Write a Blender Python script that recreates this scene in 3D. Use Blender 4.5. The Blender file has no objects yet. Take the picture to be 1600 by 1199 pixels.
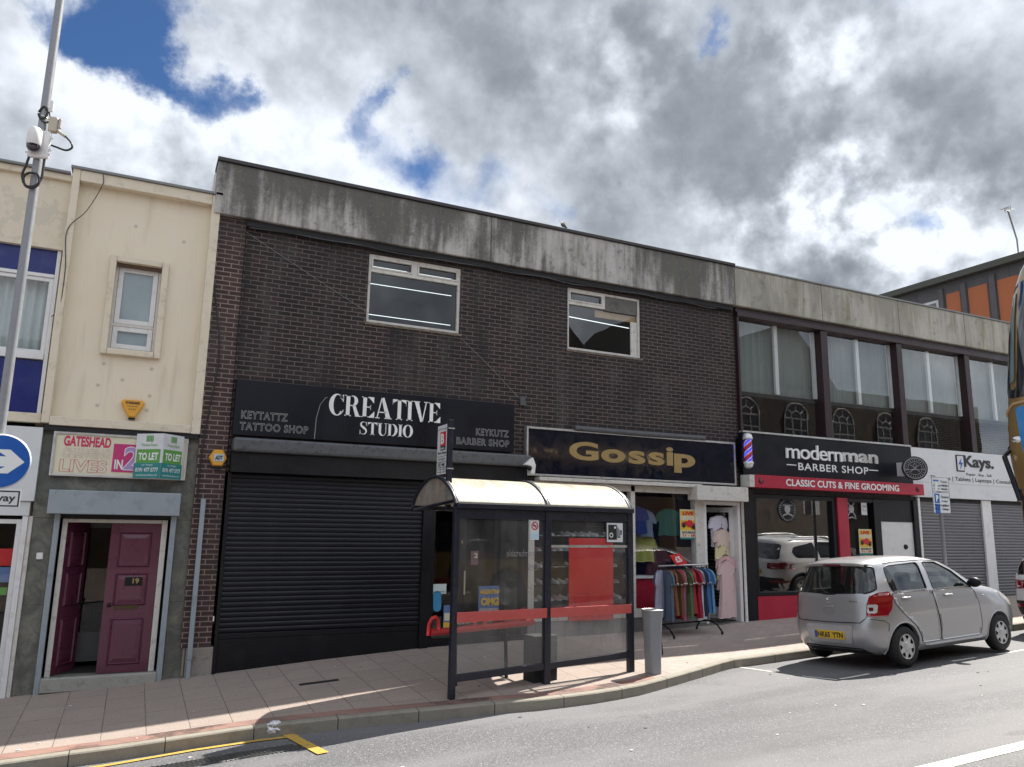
import bpy, bmesh, math, random
from mathutils import Vector, Matrix
R = math.radians
S = bpy.context.scene
COL = S.collection
random.seed(7)

# ------------------------------------------------------------------ camera
YAW, PITCH, ROLL, FPX, CAMY, CAMZ = 0.44858, 0.18387, 0.01730, 1200.0, -12.7, 2.27
_f = Vector((math.sin(YAW) * math.cos(PITCH), math.cos(YAW) * math.cos(PITCH), math.sin(PITCH)))
_r = Vector((math.cos(YAW), -math.sin(YAW), 0)); _u = _r.cross(_f)
_r2 = _r * math.cos(ROLL) + _u * math.sin(ROLL); _u2 = -_r * math.sin(ROLL) + _u * math.cos(ROLL)
cam = bpy.data.objects.new('camera', bpy.data.cameras.new('camera')); COL.objects.link(cam)
cam.matrix_world = Matrix(((_r2.x, _u2.x, -_f.x, 0), (_r2.y, _u2.y, -_f.y, CAMY), (_r2.z, _u2.z, -_f.z, CAMZ), (0, 0, 0, 1)))
cam.data.sensor_width = 36; cam.data.lens = FPX / 1600 * 36; cam.data.clip_end = 3000; cam.data.clip_start = 0.05
S.camera = cam

def ray(px, py):
    return _r2 * ((px - 800) / FPX) - _u2 * ((py - 599.5) / FPX) + _f
def F(px, py, Y=0.0):                      # photo pixel -> (x, z) on the vertical plane Y
    d = ray(px, py); k = (Y - CAMY) / d.y
    return d.x * k, CAMZ + d.z * k

# ------------------------------------------------------------------ light
SUNV = Vector((-0.76, -0.265, -1.0)).normalized()      # way the sunlight travels
sun = bpy.data.objects.new('sun', bpy.data.lights.new('sun', 'SUN')); COL.objects.link(sun)
sun.rotation_euler = SUNV.to_track_quat('-Z', 'Y').to_euler()
sun.data.energy = 5.0; sun.data.angle = R(0.5); sun.data.color = (1.0, 0.95, 0.87)
SUN_EL = math.asin(-SUNV.z); SUN_AZ = math.atan2(-SUNV.x, -SUNV.y)
S.view_settings.view_transform = 'Standard'; S.view_settings.look = 'None'
S.view_settings.gamma = 1; S.view_settings.exposure = 1.0
S.cycles.max_bounces = 8; S.cycles.transparent_max_bounces = 12; S.cycles.caustics_reflective = False; S.cycles.caustics_refractive = False

# ------------------------------------------------------------------ sky
W = bpy.data.worlds.new('World'); S.world = W; W.use_nodes = True
nt = W.node_tree; nt.nodes.clear()
def wn(t, **k):
    n = nt.nodes.new(t)
    for a, b in k.items(): setattr(n, a, b)
    return n
def wl(a, b): nt.links.new(a, b)
def wm(op, a, b=None, c=None, clamp=False):
    n = wn('ShaderNodeMath', operation=op, use_clamp=clamp)
    for i, v in enumerate((a, b, c)):
        if v is None: continue
        if isinstance(v, (int, float)): n.inputs[i].default_value = v
        else: wl(v, n.inputs[i])
    return n.outputs[0]
sky = wn('ShaderNodeTexSky', sky_type='NISHITA', sun_disc=False, sun_elevation=SUN_EL, sun_rotation=SUN_AZ, altitude=50, air_density=1.0, dust_density=0.3, ozone_density=4.0)
tc = wn('ShaderNodeTexCoord'); sep = wn('ShaderNodeSeparateXYZ'); DIR = tc.outputs['Generated']
wl(DIR, sep.inputs[0])
zc = wm('ADD', wm('MAXIMUM', sep.outputs[2], 0.0), 0.12)
pv = wn('ShaderNodeCombineXYZ'); wl(wm('DIVIDE', sep.outputs[0], zc), pv.inputs[0]); wl(wm('DIVIDE', sep.outputs[1], zc), pv.inputs[1])
def wnoise(vec, scale, detail=8, rough=0.55, dist=0.0, off=(0, 0, 0)):
    mp = wn('ShaderNodeMapping'); mp.inputs['Location'].default_value = off; wl(vec, mp.inputs[0])
    n = wn('ShaderNodeTexNoise'); n.inputs['Scale'].default_value = scale; n.inputs['Detail'].default_value = detail
    n.inputs['Roughness'].default_value = rough; n.inputs['Distortion'].default_value = dist; wl(mp.outputs[0], n.inputs['Vector'])
    return n.outputs['Fac']
SKYOFF = (3.1, 7.7, 1.3)
n1 = wnoise(DIR, 3.8, 9, 0.50, 0.0, SKYOFF)
n2 = wnoise(DIR, 3.8, 9, 0.50, 0.0, (SKYOFF[0] + 0.035, SKYOFF[1] + 0.012, SKYOFF[2] + 0.045))
n3 = wnoise(pv.outputs[0], 2.2, 6, 0.5, 0.0, (1.7, 4.4, 0))
n4 = wnoise(DIR, 13, 8, 0.55, 0.0, (9, 2, 5))
n5 = wnoise(DIR, 13, 8, 0.55, 0.0, (9.012, 2.004, 5.016))
wc = wn('ShaderNodeTexNoise'); wl(DIR, wc.inputs['Vector']); wc.inputs['Scale'].default_value = 9; wc.inputs['Detail'].default_value = 7; wc.inputs['Roughness'].default_value = 0.62
wv1 = wn('ShaderNodeVectorMath', operation='SUBTRACT'); wl(wc.outputs['Color'], wv1.inputs[0]); wv1.inputs[1].default_value = (.5, .5, .5)
wv2 = wn('ShaderNodeVectorMath', operation='MULTIPLY_ADD'); wl(wv1.outputs[0], wv2.inputs[0]); wv2.inputs[1].default_value = (.17, .17, .17); wl(DIR, wv2.inputs[2])
wv3 = wn('ShaderNodeVectorMath', operation='NORMALIZE'); wl(wv2.outputs[0], wv3.inputs[0]); WDIR = wv3.outputs[0]
def blob(px, py, rad):                     # soft spot of the sky round one direction
    d = ray(px, py).normalized()
    dn = wn('ShaderNodeVectorMath', operation='DOT_PRODUCT'); wl(WDIR, dn.inputs[0]); dn.inputs[1].default_value = d
    return wm('EXPONENT', wm('MULTIPLY_ADD', dn.outputs['Value'], 2 / rad ** 2, -2 / rad ** 2))
def blobs(lst):
    tot = None
    for px, py, rad, w in lst:
        b = wm('MULTIPLY', blob(px, py, rad), w)
        tot = b if tot is None else wm('ADD', tot, b)
    return tot
# thin (negative) and thick (positive) places of the cloud cover
cover = blobs([(215, 20, .075, -.60), (150, 60, .05, -.40), (120, 20, .05, -.30), (285, 130, .035, -.42), (225, 115, .035, -.34), (330, 158, .035, -.46), (370, 150, .022, -.40), (250, 60, .05, -.25), (100, 85, .03, -.28), (40, 10, .03, -.20),
               (165, 40, .022, .22), (30, 80, .05, .25), (170, 150, .04, .25), (590, 175, .032, -.38), (612, 140, .022, -.34), (575, 225, .03, -.26), (640, 262, .035, -.42), (680, 240, .03, -.32), (540, 205, .03, -.25), (470, 215, .03, -.22),
               (780, 322, .032, -.26), (850, 338, .035, -.30), (900, 345, .03, -.36), (720, 300, .035, -.24), (800, 280, .03, -.20), (1100, 38, .026, -.38), (1080, 62, .022, -.3), (1400, 6, .03, -.30), (1320, 276, .022, -.30), (1375, 284, .026, -.34), (1435, 340, .026, -.34), (1455, 355, .02, -.34), (1420, 300, .02, -.25),
               (1050, 60, .25, .10), (1400, 200, .25, .16), (420, 60, .09, .22), (700, 130, .12, .12), (60, 220, .10, .25), (300, 250, .14, .22), (1100, 260, .13, .15), (1250, 400, .10, .15)])
dens = wm('ADD', wm('ADD', wm('MULTIPLY_ADD', n1, 1.1, 0.06), wm('MULTIPLY', n4, 0.42)), cover)
mask = wn('ShaderNodeMapRange', interpolation_type='SMOOTHSTEP'); wl(dens, mask.inputs[0])
mask.inputs[1].default_value = 0.22; mask.inputs[2].default_value = 0.84
# dark undersides (positive = darker) and sunlit heads
shade = blobs([(1010, 215, .12, .20), (1215, 80, .035, .26), (1190, 60, .03, .12), (1480, 215, .11, .22), (1190, 240, .10, .20), (1040, 260, .08, .10), (1000, 10, .09, .16), (700, 30, .10, .16), (860, 20, .10, .22), (620, 110, .08, .10), (480, 120, .08, .05), (1180, 335, .06, .14), (1180, 200, .12, .10),
               (1290, 425, .05, .22), (1370, 430, .06, .18), (1210, 330, .04, .16), (780, 130, .05, .08), (250, 230, .10, -.12), (1560, 260, .08, .14), (560, 60, .06, .08), (1340, 330, .02, .10),
               (930, 90, .06, -.20), (1000, 150, .04, -.16), (880, 170, .05, -.10), (1280, 290, .03, -.30), (1310, 320, .035, -.30), (1340, 305, .03, -.25), (1400, 330, .03, -.30), (1400, 375, .06, -.34), (1200, 345, .03, -.16), (1120, 375, .05, -.22), (1060, 350, .05, -.16), (1500, 365, .06, -.26), (1560, 370, .05, -.22),
               (1350, 60, .05, -.10), (1300, 110, .03, -.16), (1225, 130, .03, -.14), (1220, 15, .04, -.12), (1450, 50, .06, -.10), (1560, 50, .06, -.12), (880, 130, .05, -.12), (640, 310, .06, -.22), (560, 290, .06, -.16), (380, 270, .08, -.12), (200, 190, .06, -.08), (30, 130, .08, -.16), (140, 200, .08, -.12), (430, 320, .06, -.10), (590, 70, .03, -.08), (720, 330, .05, -.14)])
lit = wm('SUBTRACT', n1, n2)               # relief: side turned to the sun is brighter
bri = wm('ADD', wm('ADD', wm('MULTIPLY', lit, 2.0), wm('MULTIPLY', wm('SUBTRACT', n4, n5), 0.55)), wm('MULTIPLY_ADD', n4, 0.14, 0.525))
bri = wm('ADD', bri, wm('MULTIPLY_ADD', n3, -0.25, 0.125))
n6 = wnoise(DIR, 17, 7, 0.5, 0.0, (2, 6, 3)); n7 = wnoise(DIR, 17, 7, 0.5, 0.0, (2.011, 6.004, 3.016))
cum = blobs([(1330, 330, .08, 1.0), (1460, 370, .08, 1.0), (1160, 370, .07, .7), (620, 310, .06, .7), (960, 110, .09, .6), (300, 240, .10, .5), (1300, 90, .08, .7)])
bri = wm('ADD', bri, wm('MULTIPLY', wm('SUBTRACT', n6, n7), wm('MULTIPLY', cum, 2.2)))
bri = wm('SUBTRACT', bri, wm('MULTIPLY', shade, 0.9))
bri = wm('SUBTRACT', bri, wm('MULTIPLY_ADD', dens, 0.16, -0.16))
ramp = wn('ShaderNodeValToRGB'); wl(bri, ramp.inputs[0])
cr = ramp.color_ramp; cr.elements[0].position = 0.0; cr.elements[0].color = (.235, .25, .27, 1); cr.elements[1].position = 0.92; cr.elements[1].color = (1.05, 1.05, 1.05, 1)
e = cr.elements.new(0.33); e.color = (.38, .395, .41, 1)
e = cr.elements.new(0.60); e.color = (.62, .635, .65, 1)
# unseen cloud behind the camera is brightened, added as fill for the shaded fronts
dback = wn('ShaderNodeVectorMath', operation='DOT_PRODUCT'); wl(DIR, dback.inputs[0]); dback.inputs[1].default_value = Vector((0.25, -1, 0.25)).normalized()
front = wn('ShaderNodeMapRange', interpolation_type='SMOOTHSTEP'); wl(dback.outputs['Value'], front.inputs[0])
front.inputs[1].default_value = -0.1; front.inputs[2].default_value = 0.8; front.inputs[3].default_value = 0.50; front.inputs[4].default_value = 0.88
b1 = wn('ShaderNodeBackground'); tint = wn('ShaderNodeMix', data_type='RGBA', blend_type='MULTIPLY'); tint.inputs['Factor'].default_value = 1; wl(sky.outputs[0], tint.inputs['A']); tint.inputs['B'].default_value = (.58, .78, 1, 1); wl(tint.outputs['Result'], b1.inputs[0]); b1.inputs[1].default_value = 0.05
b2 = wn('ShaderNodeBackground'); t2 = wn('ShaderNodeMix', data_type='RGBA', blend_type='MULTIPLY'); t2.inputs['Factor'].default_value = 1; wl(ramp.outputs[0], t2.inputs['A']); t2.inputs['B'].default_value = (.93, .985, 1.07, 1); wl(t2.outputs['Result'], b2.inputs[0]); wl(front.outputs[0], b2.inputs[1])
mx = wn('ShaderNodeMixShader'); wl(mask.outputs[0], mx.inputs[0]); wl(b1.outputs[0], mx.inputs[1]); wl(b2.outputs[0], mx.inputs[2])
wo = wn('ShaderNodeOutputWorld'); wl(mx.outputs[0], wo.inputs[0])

# ------------------------------------------------------------------ mesh helpers
SPLIT = {'frame_band', 'window_surround', 'door_frame', 'shutter_guide', 'white_post', 'shopfront_frame', 'maroon_post', 'brick_panel', 'pilaster', 'strip_light', 'post', 'crossbar', 'red_rail', 'tie_rod', 'seat_leg', 'bracket', 'cap', 'white_mullion', 'window_head', 'door_handle', 'gutter', 'clamp', 'dash', 'rib_edge_trim', 'blue_square', 'printed_wheels', 'steel_band', 'clip', 'roof_rib', 'side', 'grid_lines'}
class MB:
    def __init__(s): s.bm = bmesh.new()
    def v(s, p): return s.bm.verts.new(p)
    def poly(s, pts, m=0):
        try: f = s.bm.faces.new([s.v(p) for p in pts]); f.material_index = m; return f
        except ValueError: return None
    def box(s, x0, x1, y0, y1, z0, z1, m=0):
        x0, x1 = min(x0, x1), max(x0, x1); y0, y1 = min(y0, y1), max(y0, y1); z0, z1 = min(z0, z1), max(z0, z1)
        V = [s.v((x, y, z)) for z in (z0, z1) for y in (y0, y1) for x in (x0, x1)]
        for q in ((0, 2, 3, 1), (4, 5, 7, 6), (0, 1, 5, 4), (2, 6, 7, 3), (0, 4, 6, 2), (1, 3, 7, 5)):
            f = s.bm.faces.new([V[i] for i in q]); f.material_index = m
    def prism(s, pts, a, b, axis='y', m=0):
        mk = {'y': lambda p, t: (p[0], t, p[1]), 'x': lambda p, t: (t, p[0], p[1]), 'z': lambda p, t: (p[0], p[1], t)}[axis]
        A = [s.v(mk(p, a)) for p in pts]; B = [s.v(mk(p, b)) for p in pts]; n = len(pts)
        fs = [s.bm.faces.new(A), s.bm.faces.new(B[::-1])]
        for i in range(n): fs.append(s.bm.faces.new((A[i], B[i], B[(i + 1) % n], A[(i + 1) % n])))
        for f in fs: f.material_index = m
        bmesh.ops.recalc_face_normals(s.bm, faces=fs)
    def tube(s, pts, r, seg=8, closed=False, m=0, caps=True):
        pts = [Vector(p) for p in pts]; n = len(pts); rings = []
        for i, p in enumerate(pts):
            a = pts[(i - 1) % n] if (closed or i > 0) else p; b = pts[(i + 1) % n] if (closed or i < n - 1) else p
            t = (b - a).normalized(); ref = Vector((0, 0, 1)) if abs(t.z) < 0.9 else Vector((0, 1, 0))
            e1 = t.cross(ref).normalized(); e2 = e1.cross(t).normalized()
            rr = r[i] if isinstance(r, (list, tuple)) else r
            rings.append([s.v(p + (e1 * math.cos(2 * math.pi * k / seg) + e2 * math.sin(2 * math.pi * k / seg)) * rr) for k in range(seg)])
        for i in range(n if closed else n - 1):
            A, B = rings[i], rings[(i + 1) % n]
            for k in range(seg):
                f = s.bm.faces.new((A[k], A[(k + 1) % seg], B[(k + 1) % seg], B[k])); f.material_index = m; f.smooth = True
        if caps and not closed:
            for rg in (rings[0], rings[-1][::-1]):
                f = s.bm.faces.new(rg); f.material_index = m
    def cyl(s, p0, p1, r0, r1=None, seg=16, m=0): s.tube([p0, p1], [r0, r0 if r1 is None else r1], seg, m=m)
    def lathe(s, prof, c=(0, 0, 0), axis='z', seg=24, m=0, mats=None):
        mk = {'z': lambda r, a, h: (c[0] + r * math.cos(a), c[1] + r * math.sin(a), c[2] + h), 'y': lambda r, a, h: (c[0] + r * math.cos(a), c[1] + h, c[2] + r * math.sin(a)),
              'x': lambda r, a, h: (c[0] + h, c[1] + r * math.cos(a), c[2] + r * math.sin(a))}[axis]
        rings = [[s.v(mk(max(r, 1e-4), 2 * math.pi * k / seg, h)) for k in range(seg)] for r, h in prof]
        for i in range(len(prof) - 1):
            for k in range(seg):
                f = s.bm.faces.new((rings[i][k], rings[i][(k + 1) % seg], rings[i + 1][(k + 1) % seg], rings[i + 1][k])); f.smooth = True
                f.material_index = mats[i] if mats else m
    def grid(s, fn, us, vs, m=0, smooth=False):
        V = [[s.v(fn(u, v)) for v in vs] for u in us]
        for i in range(len(us) - 1):
            for j in range(len(vs) - 1):
                f = s.bm.faces.new((V[i][j], V[i + 1][j], V[i + 1][j + 1], V[i][j + 1])); f.material_index = m; f.smooth = smooth
    def sphere(s, c, r, sx=1, sy=1, sz=1, u=16, v=10, m=0):
        mt = Matrix.Translation(c) @ Matrix.Diagonal((r * sx, r * sy, r * sz, 1))
        o = bmesh.ops.create_uvsphere(s.bm, u_segments=u, v_segments=v, radius=1, matrix=mt)
        for vv in o['verts']:
            for f in vv.link_faces: f.material_index = m; f.smooth = True
    def patch(s, poly, fn, step=0.08, m=0, thick=0.0, smooth=True):
        # flat outline -> gridded sheet mapped through fn(a, b); thick gives it a rim and a back
        t = bmesh.new(); t.faces.new([t.verts.new((a, b, 0)) for a, b in poly])
        for ax in (0, 1):
            lo = min(p[ax] for p in poly); hi = max(p[ax] for p in poly); k = math.floor(lo / step) + 1
            while k * step < hi:
                nrm = (1, 0, 0) if ax == 0 else (0, 1, 0); co = (k * step, 0, 0) if ax == 0 else (0, k * step, 0)
                bmesh.ops.bisect_plane(t, geom=t.verts[:] + t.edges[:] + t.faces[:], plane_co=co, plane_no=nrm, dist=1e-5); k += 1
        bmesh.ops.triangulate(t, faces=[f for f in t.faces if len(f.verts) > 4])
        for lay in ((0.0,) if not thick else (0.0, thick)):
            mp = {v: s.v(fn(v.co.x, v.co.y) if not lay else fn(v.co.x, v.co.y, lay)) for v in t.verts}
            for f in t.faces:
                try: g_ = s.bm.faces.new([mp[v] for v in (f.verts if not lay else reversed(f.verts))]); g_.material_index = m; g_.smooth = smooth
                except ValueError: pass
            if lay:
                for e_ in t.edges:
                    if len(e_.link_faces) == 1:
                        a, b = e_.verts
                        try: g_ = s.bm.faces.new((first[a], first[b], mp[b], mp[a])); g_.material_index = m
                        except ValueError: pass
            first = mp
        t.free()
    def text(s, pts_faces, fn, m=0):
        vs, fs = pts_faces; V = [s.v(fn(*p)) for p in vs]
        for f in fs:
            try: g_ = s.bm.faces.new([V[i] for i in f]); g_.material_index = m
            except ValueError: pass
    def build(s, name, mats, parent=None, smooth=None, bevel=0.0, local=False, recalc=False, split=False):
        if split or (name in SPLIT and split is not None):                          # every loose piece becomes a part of its own
            left = set(s.bm.verts); outs = []
            while left:
                stack = [left.pop()]; isl = set(stack)
                while stack:
                    for e_ in stack.pop().link_edges:
                        for w in e_.verts:
                            if w in left: left.discard(w); isl.add(w); stack.append(w)
                q = MB(); mp = {w: q.v(w.co) for w in isl}
                for f in {f for w in isl for f in w.link_faces}:
                    g_ = q.bm.faces.new([mp[w] for w in f.verts]); g_.material_index = f.material_index; g_.smooth = f.smooth
                outs.append(q.build(name, mats, parent, smooth, bevel, local, recalc, None))
            s.bm.free(); return outs[0]
        if recalc: bmesh.ops.recalc_face_normals(s.bm, faces=s.bm.faces[:])
        me = bpy.data.meshes.new(name)
        if parent is not None and not local: s.bm.transform(root_matrix(parent).inverted())
        s.bm.to_mesh(me); s.bm.free()
        o = bpy.data.objects.new(name, me); COL.objects.link(o)
        for m in (mats if isinstance(mats, (list, tuple)) else [mats]): me.materials.append(m)
        if parent is not None: o.parent = parent
        if smooth is not None:
            me.shade_smooth(); me.set_sharp_from_angle(angle=R(smooth))
        if bevel:
            b = o.modifiers.new('edge', 'BEVEL'); b.width = bevel; b.segments = 2; b.limit_method = 'ANGLE'; b.angle_limit = R(50)
        return o
def root_matrix(o):
    while o.parent is not None: o = o.parent
    return Matrix.Translation(o.location) @ o.rotation_euler.to_matrix().to_4x4()
def thing(name, label, cat, loc=(0, 0, 0), rotz=0.0, group=None, rot=None):
    o = bpy.data.objects.new(name, None); COL.objects.link(o); o.location = loc
    o.rotation_euler = rot if rot else (0, 0, rotz); o.empty_display_size = 0.2
    tag(o, label, cat, group); return o
def tag(o, label, cat, group=None):
    o['label'] = label; o['category'] = cat
    if group: o['group'] = group
    return o
def struct(o): o['kind'] = 'structure'; return o
def copy_tree(o, parent=None):
    c = o.copy(); COL.objects.link(c); c.parent = parent
    for ch in list(o.children): copy_tree(ch, c)
    return c
def seal(o):                                # give a one-mesh thing its origin at its own base
    me = o.data; xs = [v.co for v in me.vertices]
    c = Vector(((min(v.x for v in xs) + max(v.x for v in xs)) / 2, (min(v.y for v in xs) + max(v.y for v in xs)) / 2, min(v.z for v in xs)))
    me.transform(Matrix.Translation(-c)); o.location = c; return o

# lettering: outline of a text as a mesh, fitted later into a box
def glyphs(txt, bold=0.0, ext=0.0, outline=0.0, shear=0.0, space=1.0, line=1.0, align='LEFT'):
    cu = bpy.data.curves.new('t', 'FONT'); cu.body = txt; cu.size = 1; cu.offset = bold; cu.extrude = ext; cu.shear = shear
    cu.resolution_u = 5; cu.space_character = space; cu.space_line = line; cu.align_x = align
    if outline: cu.fill_mode = 'NONE'; cu.bevel_depth = outline; cu.bevel_resolution = 0
    ob = bpy.data.objects.new('t', cu); COL.objects.link(ob); bpy.context.view_layer.update()
    dg = bpy.context.evaluated_depsgraph_get(); ev = ob.evaluated_get(dg); me = ev.to_mesh()
    vs = [tuple(v.co) for v in me.vertices]; fs = [tuple(p.vertices) for p in me.polygons]
    ev.to_mesh_clear(); bpy.data.objects.remove(ob); bpy.data.curves.remove(cu)
    return vs, fs
def fit(g, a0, a1, b0, b1, flip=False):     # squeeze glyphs into the box a0..a1 x b0..b1
    vs, fs = g; x0 = min(v[0] for v in vs); x1 = max(v[0] for v in vs); y0 = min(v[1] for v in vs); y1 = max(v[1] for v in vs)
    out = []
    for x, y, z in vs:
        t = (x - x0) / (x1 - x0)
        if flip: t = 1 - t
        out.append((a0 + t * (a1 - a0), b0 + (y - y0) / (y1 - y0) * (b1 - b0), z))
    return out, ([tuple(reversed(f)) for f in fs] if flip else fs)
def wall_text(txt, x0, x1, z0, z1, y, mat, parent, name='lettering', depth=0.0, **k):
    m = MB(); g = fit(glyphs(txt, **k), x0, x1, z0, z1)
    if depth:
        vs, fs = g; m.text(g, lambda a, b, c: (a, y, b))
        r = bmesh.ops.extrude_face_region(m.bm, geom=m.bm.faces[:])
        for e_ in r['geom']:
            if isinstance(e_, bmesh.types.BMVert): e_.co.y -= depth
        return m.build(name, mat, parent, recalc=True)
    m.text(g, lambda a, b, c: (a, y - 0.001 - (c * 0.02), b))
    return m.build(name, mat, parent)
# ------------------------------------------------------------------ materials
def mat(name):
    m = bpy.data.materials.new(name); m.use_nodes = True; n = m.node_tree; n.nodes.clear()
    return m, n
class NB:
    def __init__(s, name):
        s.m = bpy.data.materials.new(name); s.m.use_nodes = True; s.t = s.m.node_tree; s.t.nodes.clear()
        s.out = s.n('ShaderNodeOutputMaterial'); s.pos = s.n('ShaderNodeNewGeometry').outputs['Position']
    def n(s, t, **k):
        x = s.t.nodes.new(t)
        for a, b in k.items(): setattr(x, a, b)
        return x
    def l(s, a, b): s.t.links.new(a, b)
    def setv(s, sock, v):
        if isinstance(v, bpy.types.NodeSocket): s.l(v, sock)
        elif isinstance(v, (tuple, list)): sock.default_value = tuple(v) + ((1,) if len(v) == 3 and len(sock.default_value) == 4 else ())
        else: sock.default_value = v
    def map(s, scale=(1, 1, 1), loc=(0, 0, 0), rot=(0, 0, 0), vec=None):
        x = s.n('ShaderNodeMapping'); s.l(vec or s.pos, x.inputs[0]); x.inputs['Scale'].default_value = scale; x.inputs['Location'].default_value = loc; x.inputs['Rotation'].default_value = rot
        return x.outputs[0]
    def noise(s, scale=5, detail=5, rough=0.55, vec=None, dist=0.0):
        x = s.n('ShaderNodeTexNoise'); s.l(vec or s.pos, x.inputs['Vector']); x.inputs['Scale'].default_value = scale; x.inputs['Detail'].default_value = detail
        x.inputs['Roughness'].default_value = rough; x.inputs['Distortion'].default_value = dist; return x.outputs['Fac']
    def math(s, op, a, b=None, c=None, clamp=False):
        x = s.n('ShaderNodeMath', operation=op, use_clamp=clamp)
        for i, v in enumerate((a, b, c)):
            if v is not None: s.setv(x.inputs[i], v)
        return x.outputs[0]
    def rng(s, v, a, b, c=0.0, d=1.0, smooth=True):
        x = s.n('ShaderNodeMapRange', interpolation_type='SMOOTHSTEP' if smooth else 'LINEAR'); s.l(v, x.inputs[0])
        for i, q in enumerate((a, b, c, d)): x.inputs[i + 1].default_value = q
        return x.outputs[0]
    def mix(s, f, a, b, mode='MIX'):
        x = s.n('ShaderNodeMix', data_type='RGBA', blend_type=mode); s.setv(x.inputs['Factor'], f); s.setv(x.inputs['A'], a); s.setv(x.inputs['B'], b); return x.outputs['Result']
    def bump(s, h, strength=0.3, dist=0.01):
        x = s.n('ShaderNodeBump'); s.l(h, x.inputs['Height']); x.inputs['Strength'].default_value = strength; x.inputs['Distance'].default_value = dist; return x.outputs[0]
    def bsdf(s, col, rough=0.6, metal=0.0, normal=None, coat=0.0, spec=0.5, trans=0.0, emit=None, estr=0.0):
        x = s.n('ShaderNodeBsdfPrincipled'); s.setv(x.inputs['Base Color'], col); s.setv(x.inputs['Roughness'], rough); s.setv(x.inputs['Metallic'], metal)
        x.inputs['Coat Weight'].default_value = coat; x.inputs['Coat Roughness'].default_value = 0.05; x.inputs['Specular IOR Level'].default_value = spec
        x.inputs['Transmission Weight'].default_value = trans
        if normal is not None: s.l(normal, x.inputs['Normal'])
        if emit: s.setv(x.inputs['Emission Color'], emit); x.inputs['Emission Strength'].default_value = estr
        s.l(x.outputs[0], s.out.inputs[0]); return x
_cache = {}
def P(name, col, rough=0.6, metal=0.0, var=0.18, scale=6.0, bump=0.0, coat=0.0, spec=0.5, dirt=None, dirt_amt=0.0, streak=False):
    if name in _cache: return _cache[name]
    b = NB(name); nz = b.noise(scale, 6, 0.6)
    lo = tuple(c * (1 - var) for c in col); hi = tuple(min(1, c * (1 + var)) for c in col)
    c = b.mix(nz, lo, hi)
    if dirt:
        v = b.map((1, 1, 0.12)) if streak else None
        d = b.rng(b.noise(scale * 1.7, 8, 0.65, vec=v), 0.5, 0.72, 0, dirt_amt); c = b.mix(d, c, dirt)
    rr = b.rng(nz, 0.3, 0.7, max(0, rough - 0.08), min(1, rough + 0.08))
    nm = b.bump(b.noise(scale * 9, 4, 0.6), bump, 0.004) if bump else None
    b.bsdf(c, rr, metal, nm, coat, spec); _cache[name] = b.m; return b.m

def brick_mat(name, c1, c2, mortar, stain=0.5, off=(0, 0, 0), w=0.225, h=0.075, ms=0.0075):
    b = NB(name); sp = b.n('ShaderNodeSeparateXYZ'); b.l(b.pos, sp.inputs[0])
    cb = b.n('ShaderNodeCombineXYZ'); b.l(b.math('ADD', sp.outputs[0], sp.outputs[1]), cb.inputs[0]); b.l(sp.outputs[2], cb.inputs[1])
    v = b.map((1, 1, 1), off, vec=cb.outputs[0])
    br = b.n('ShaderNodeTexBrick'); b.l(v, br.inputs['Vector']); br.offset = 0.5
    for k_, val in (('Scale', 1.0), ('Mortar Size', ms), ('Mortar Smooth', 0.15), ('Bias', -0.1), ('Brick Width', w), ('Row Height', h)): br.inputs[k_].default_value = val
    br.inputs['Color1'].default_value = c1 + (1,); br.inputs['Color2'].default_value = c2 + (1,); br.inputs['Mortar'].default_value = mortar + (1,)
    c = b.mix(b.rng(b.noise(1.1, 5, 0.6), 0.35, 0.7), br.outputs['Color'], (0.75, 0.75, 0.85), 'MULTIPLY')
    st = b.rng(b.noise(2.0, 6, 0.6, vec=b.map((1, 1, 0.35), (4, 0, 1))), 0.50, 0.70, 0, stain); c = b.mix(st, c, (0.085, 0.082, 0.078))
    wet = b.rng(b.noise(1.3, 5, 0.6, vec=b.map((1, 1, 0.22), (9, 0, 4))), 0.52, 0.68, 0, 0.8); c = b.mix(wet, c, (0.014, 0.013, 0.014))
    up = b.math('MULTIPLY', b.rng(sp.outputs[2], 6.2, 7.1), b.rng(b.noise(1.8, 4, 0.6, vec=b.map((1, 1, 0.3), (2, 0, 7))), 0.35, 0.6, 0, 0.6)); c = b.mix(up, c, (0.022, 0.021, 0.021))
    hgt = b.math('SUBTRACT', 1.0, br.outputs['Fac']); hh = b.math('ADD', hgt, b.math('MULTIPLY', b.noise(60, 3), 0.35))
    b.bsdf(c, 0.82, normal=b.bump(hh, 0.5, 0.008)); return b.m
M = {}
M['brick'] = brick_mat('dark_brick', (.0125, .009, .0105), (.038, .024, .0245), (.155, .118, .102), 0.5)
M['brick_red'] = brick_mat('red_brown_brick', (.045, .024, .024), (.075, .040, .036), (.28, .215, .175), 0.3, (0.05, 0.02, 0))
M['brick_orange'] = P('orange_brick', (.52, .17, .075), .85, var=.12, scale=18)

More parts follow.
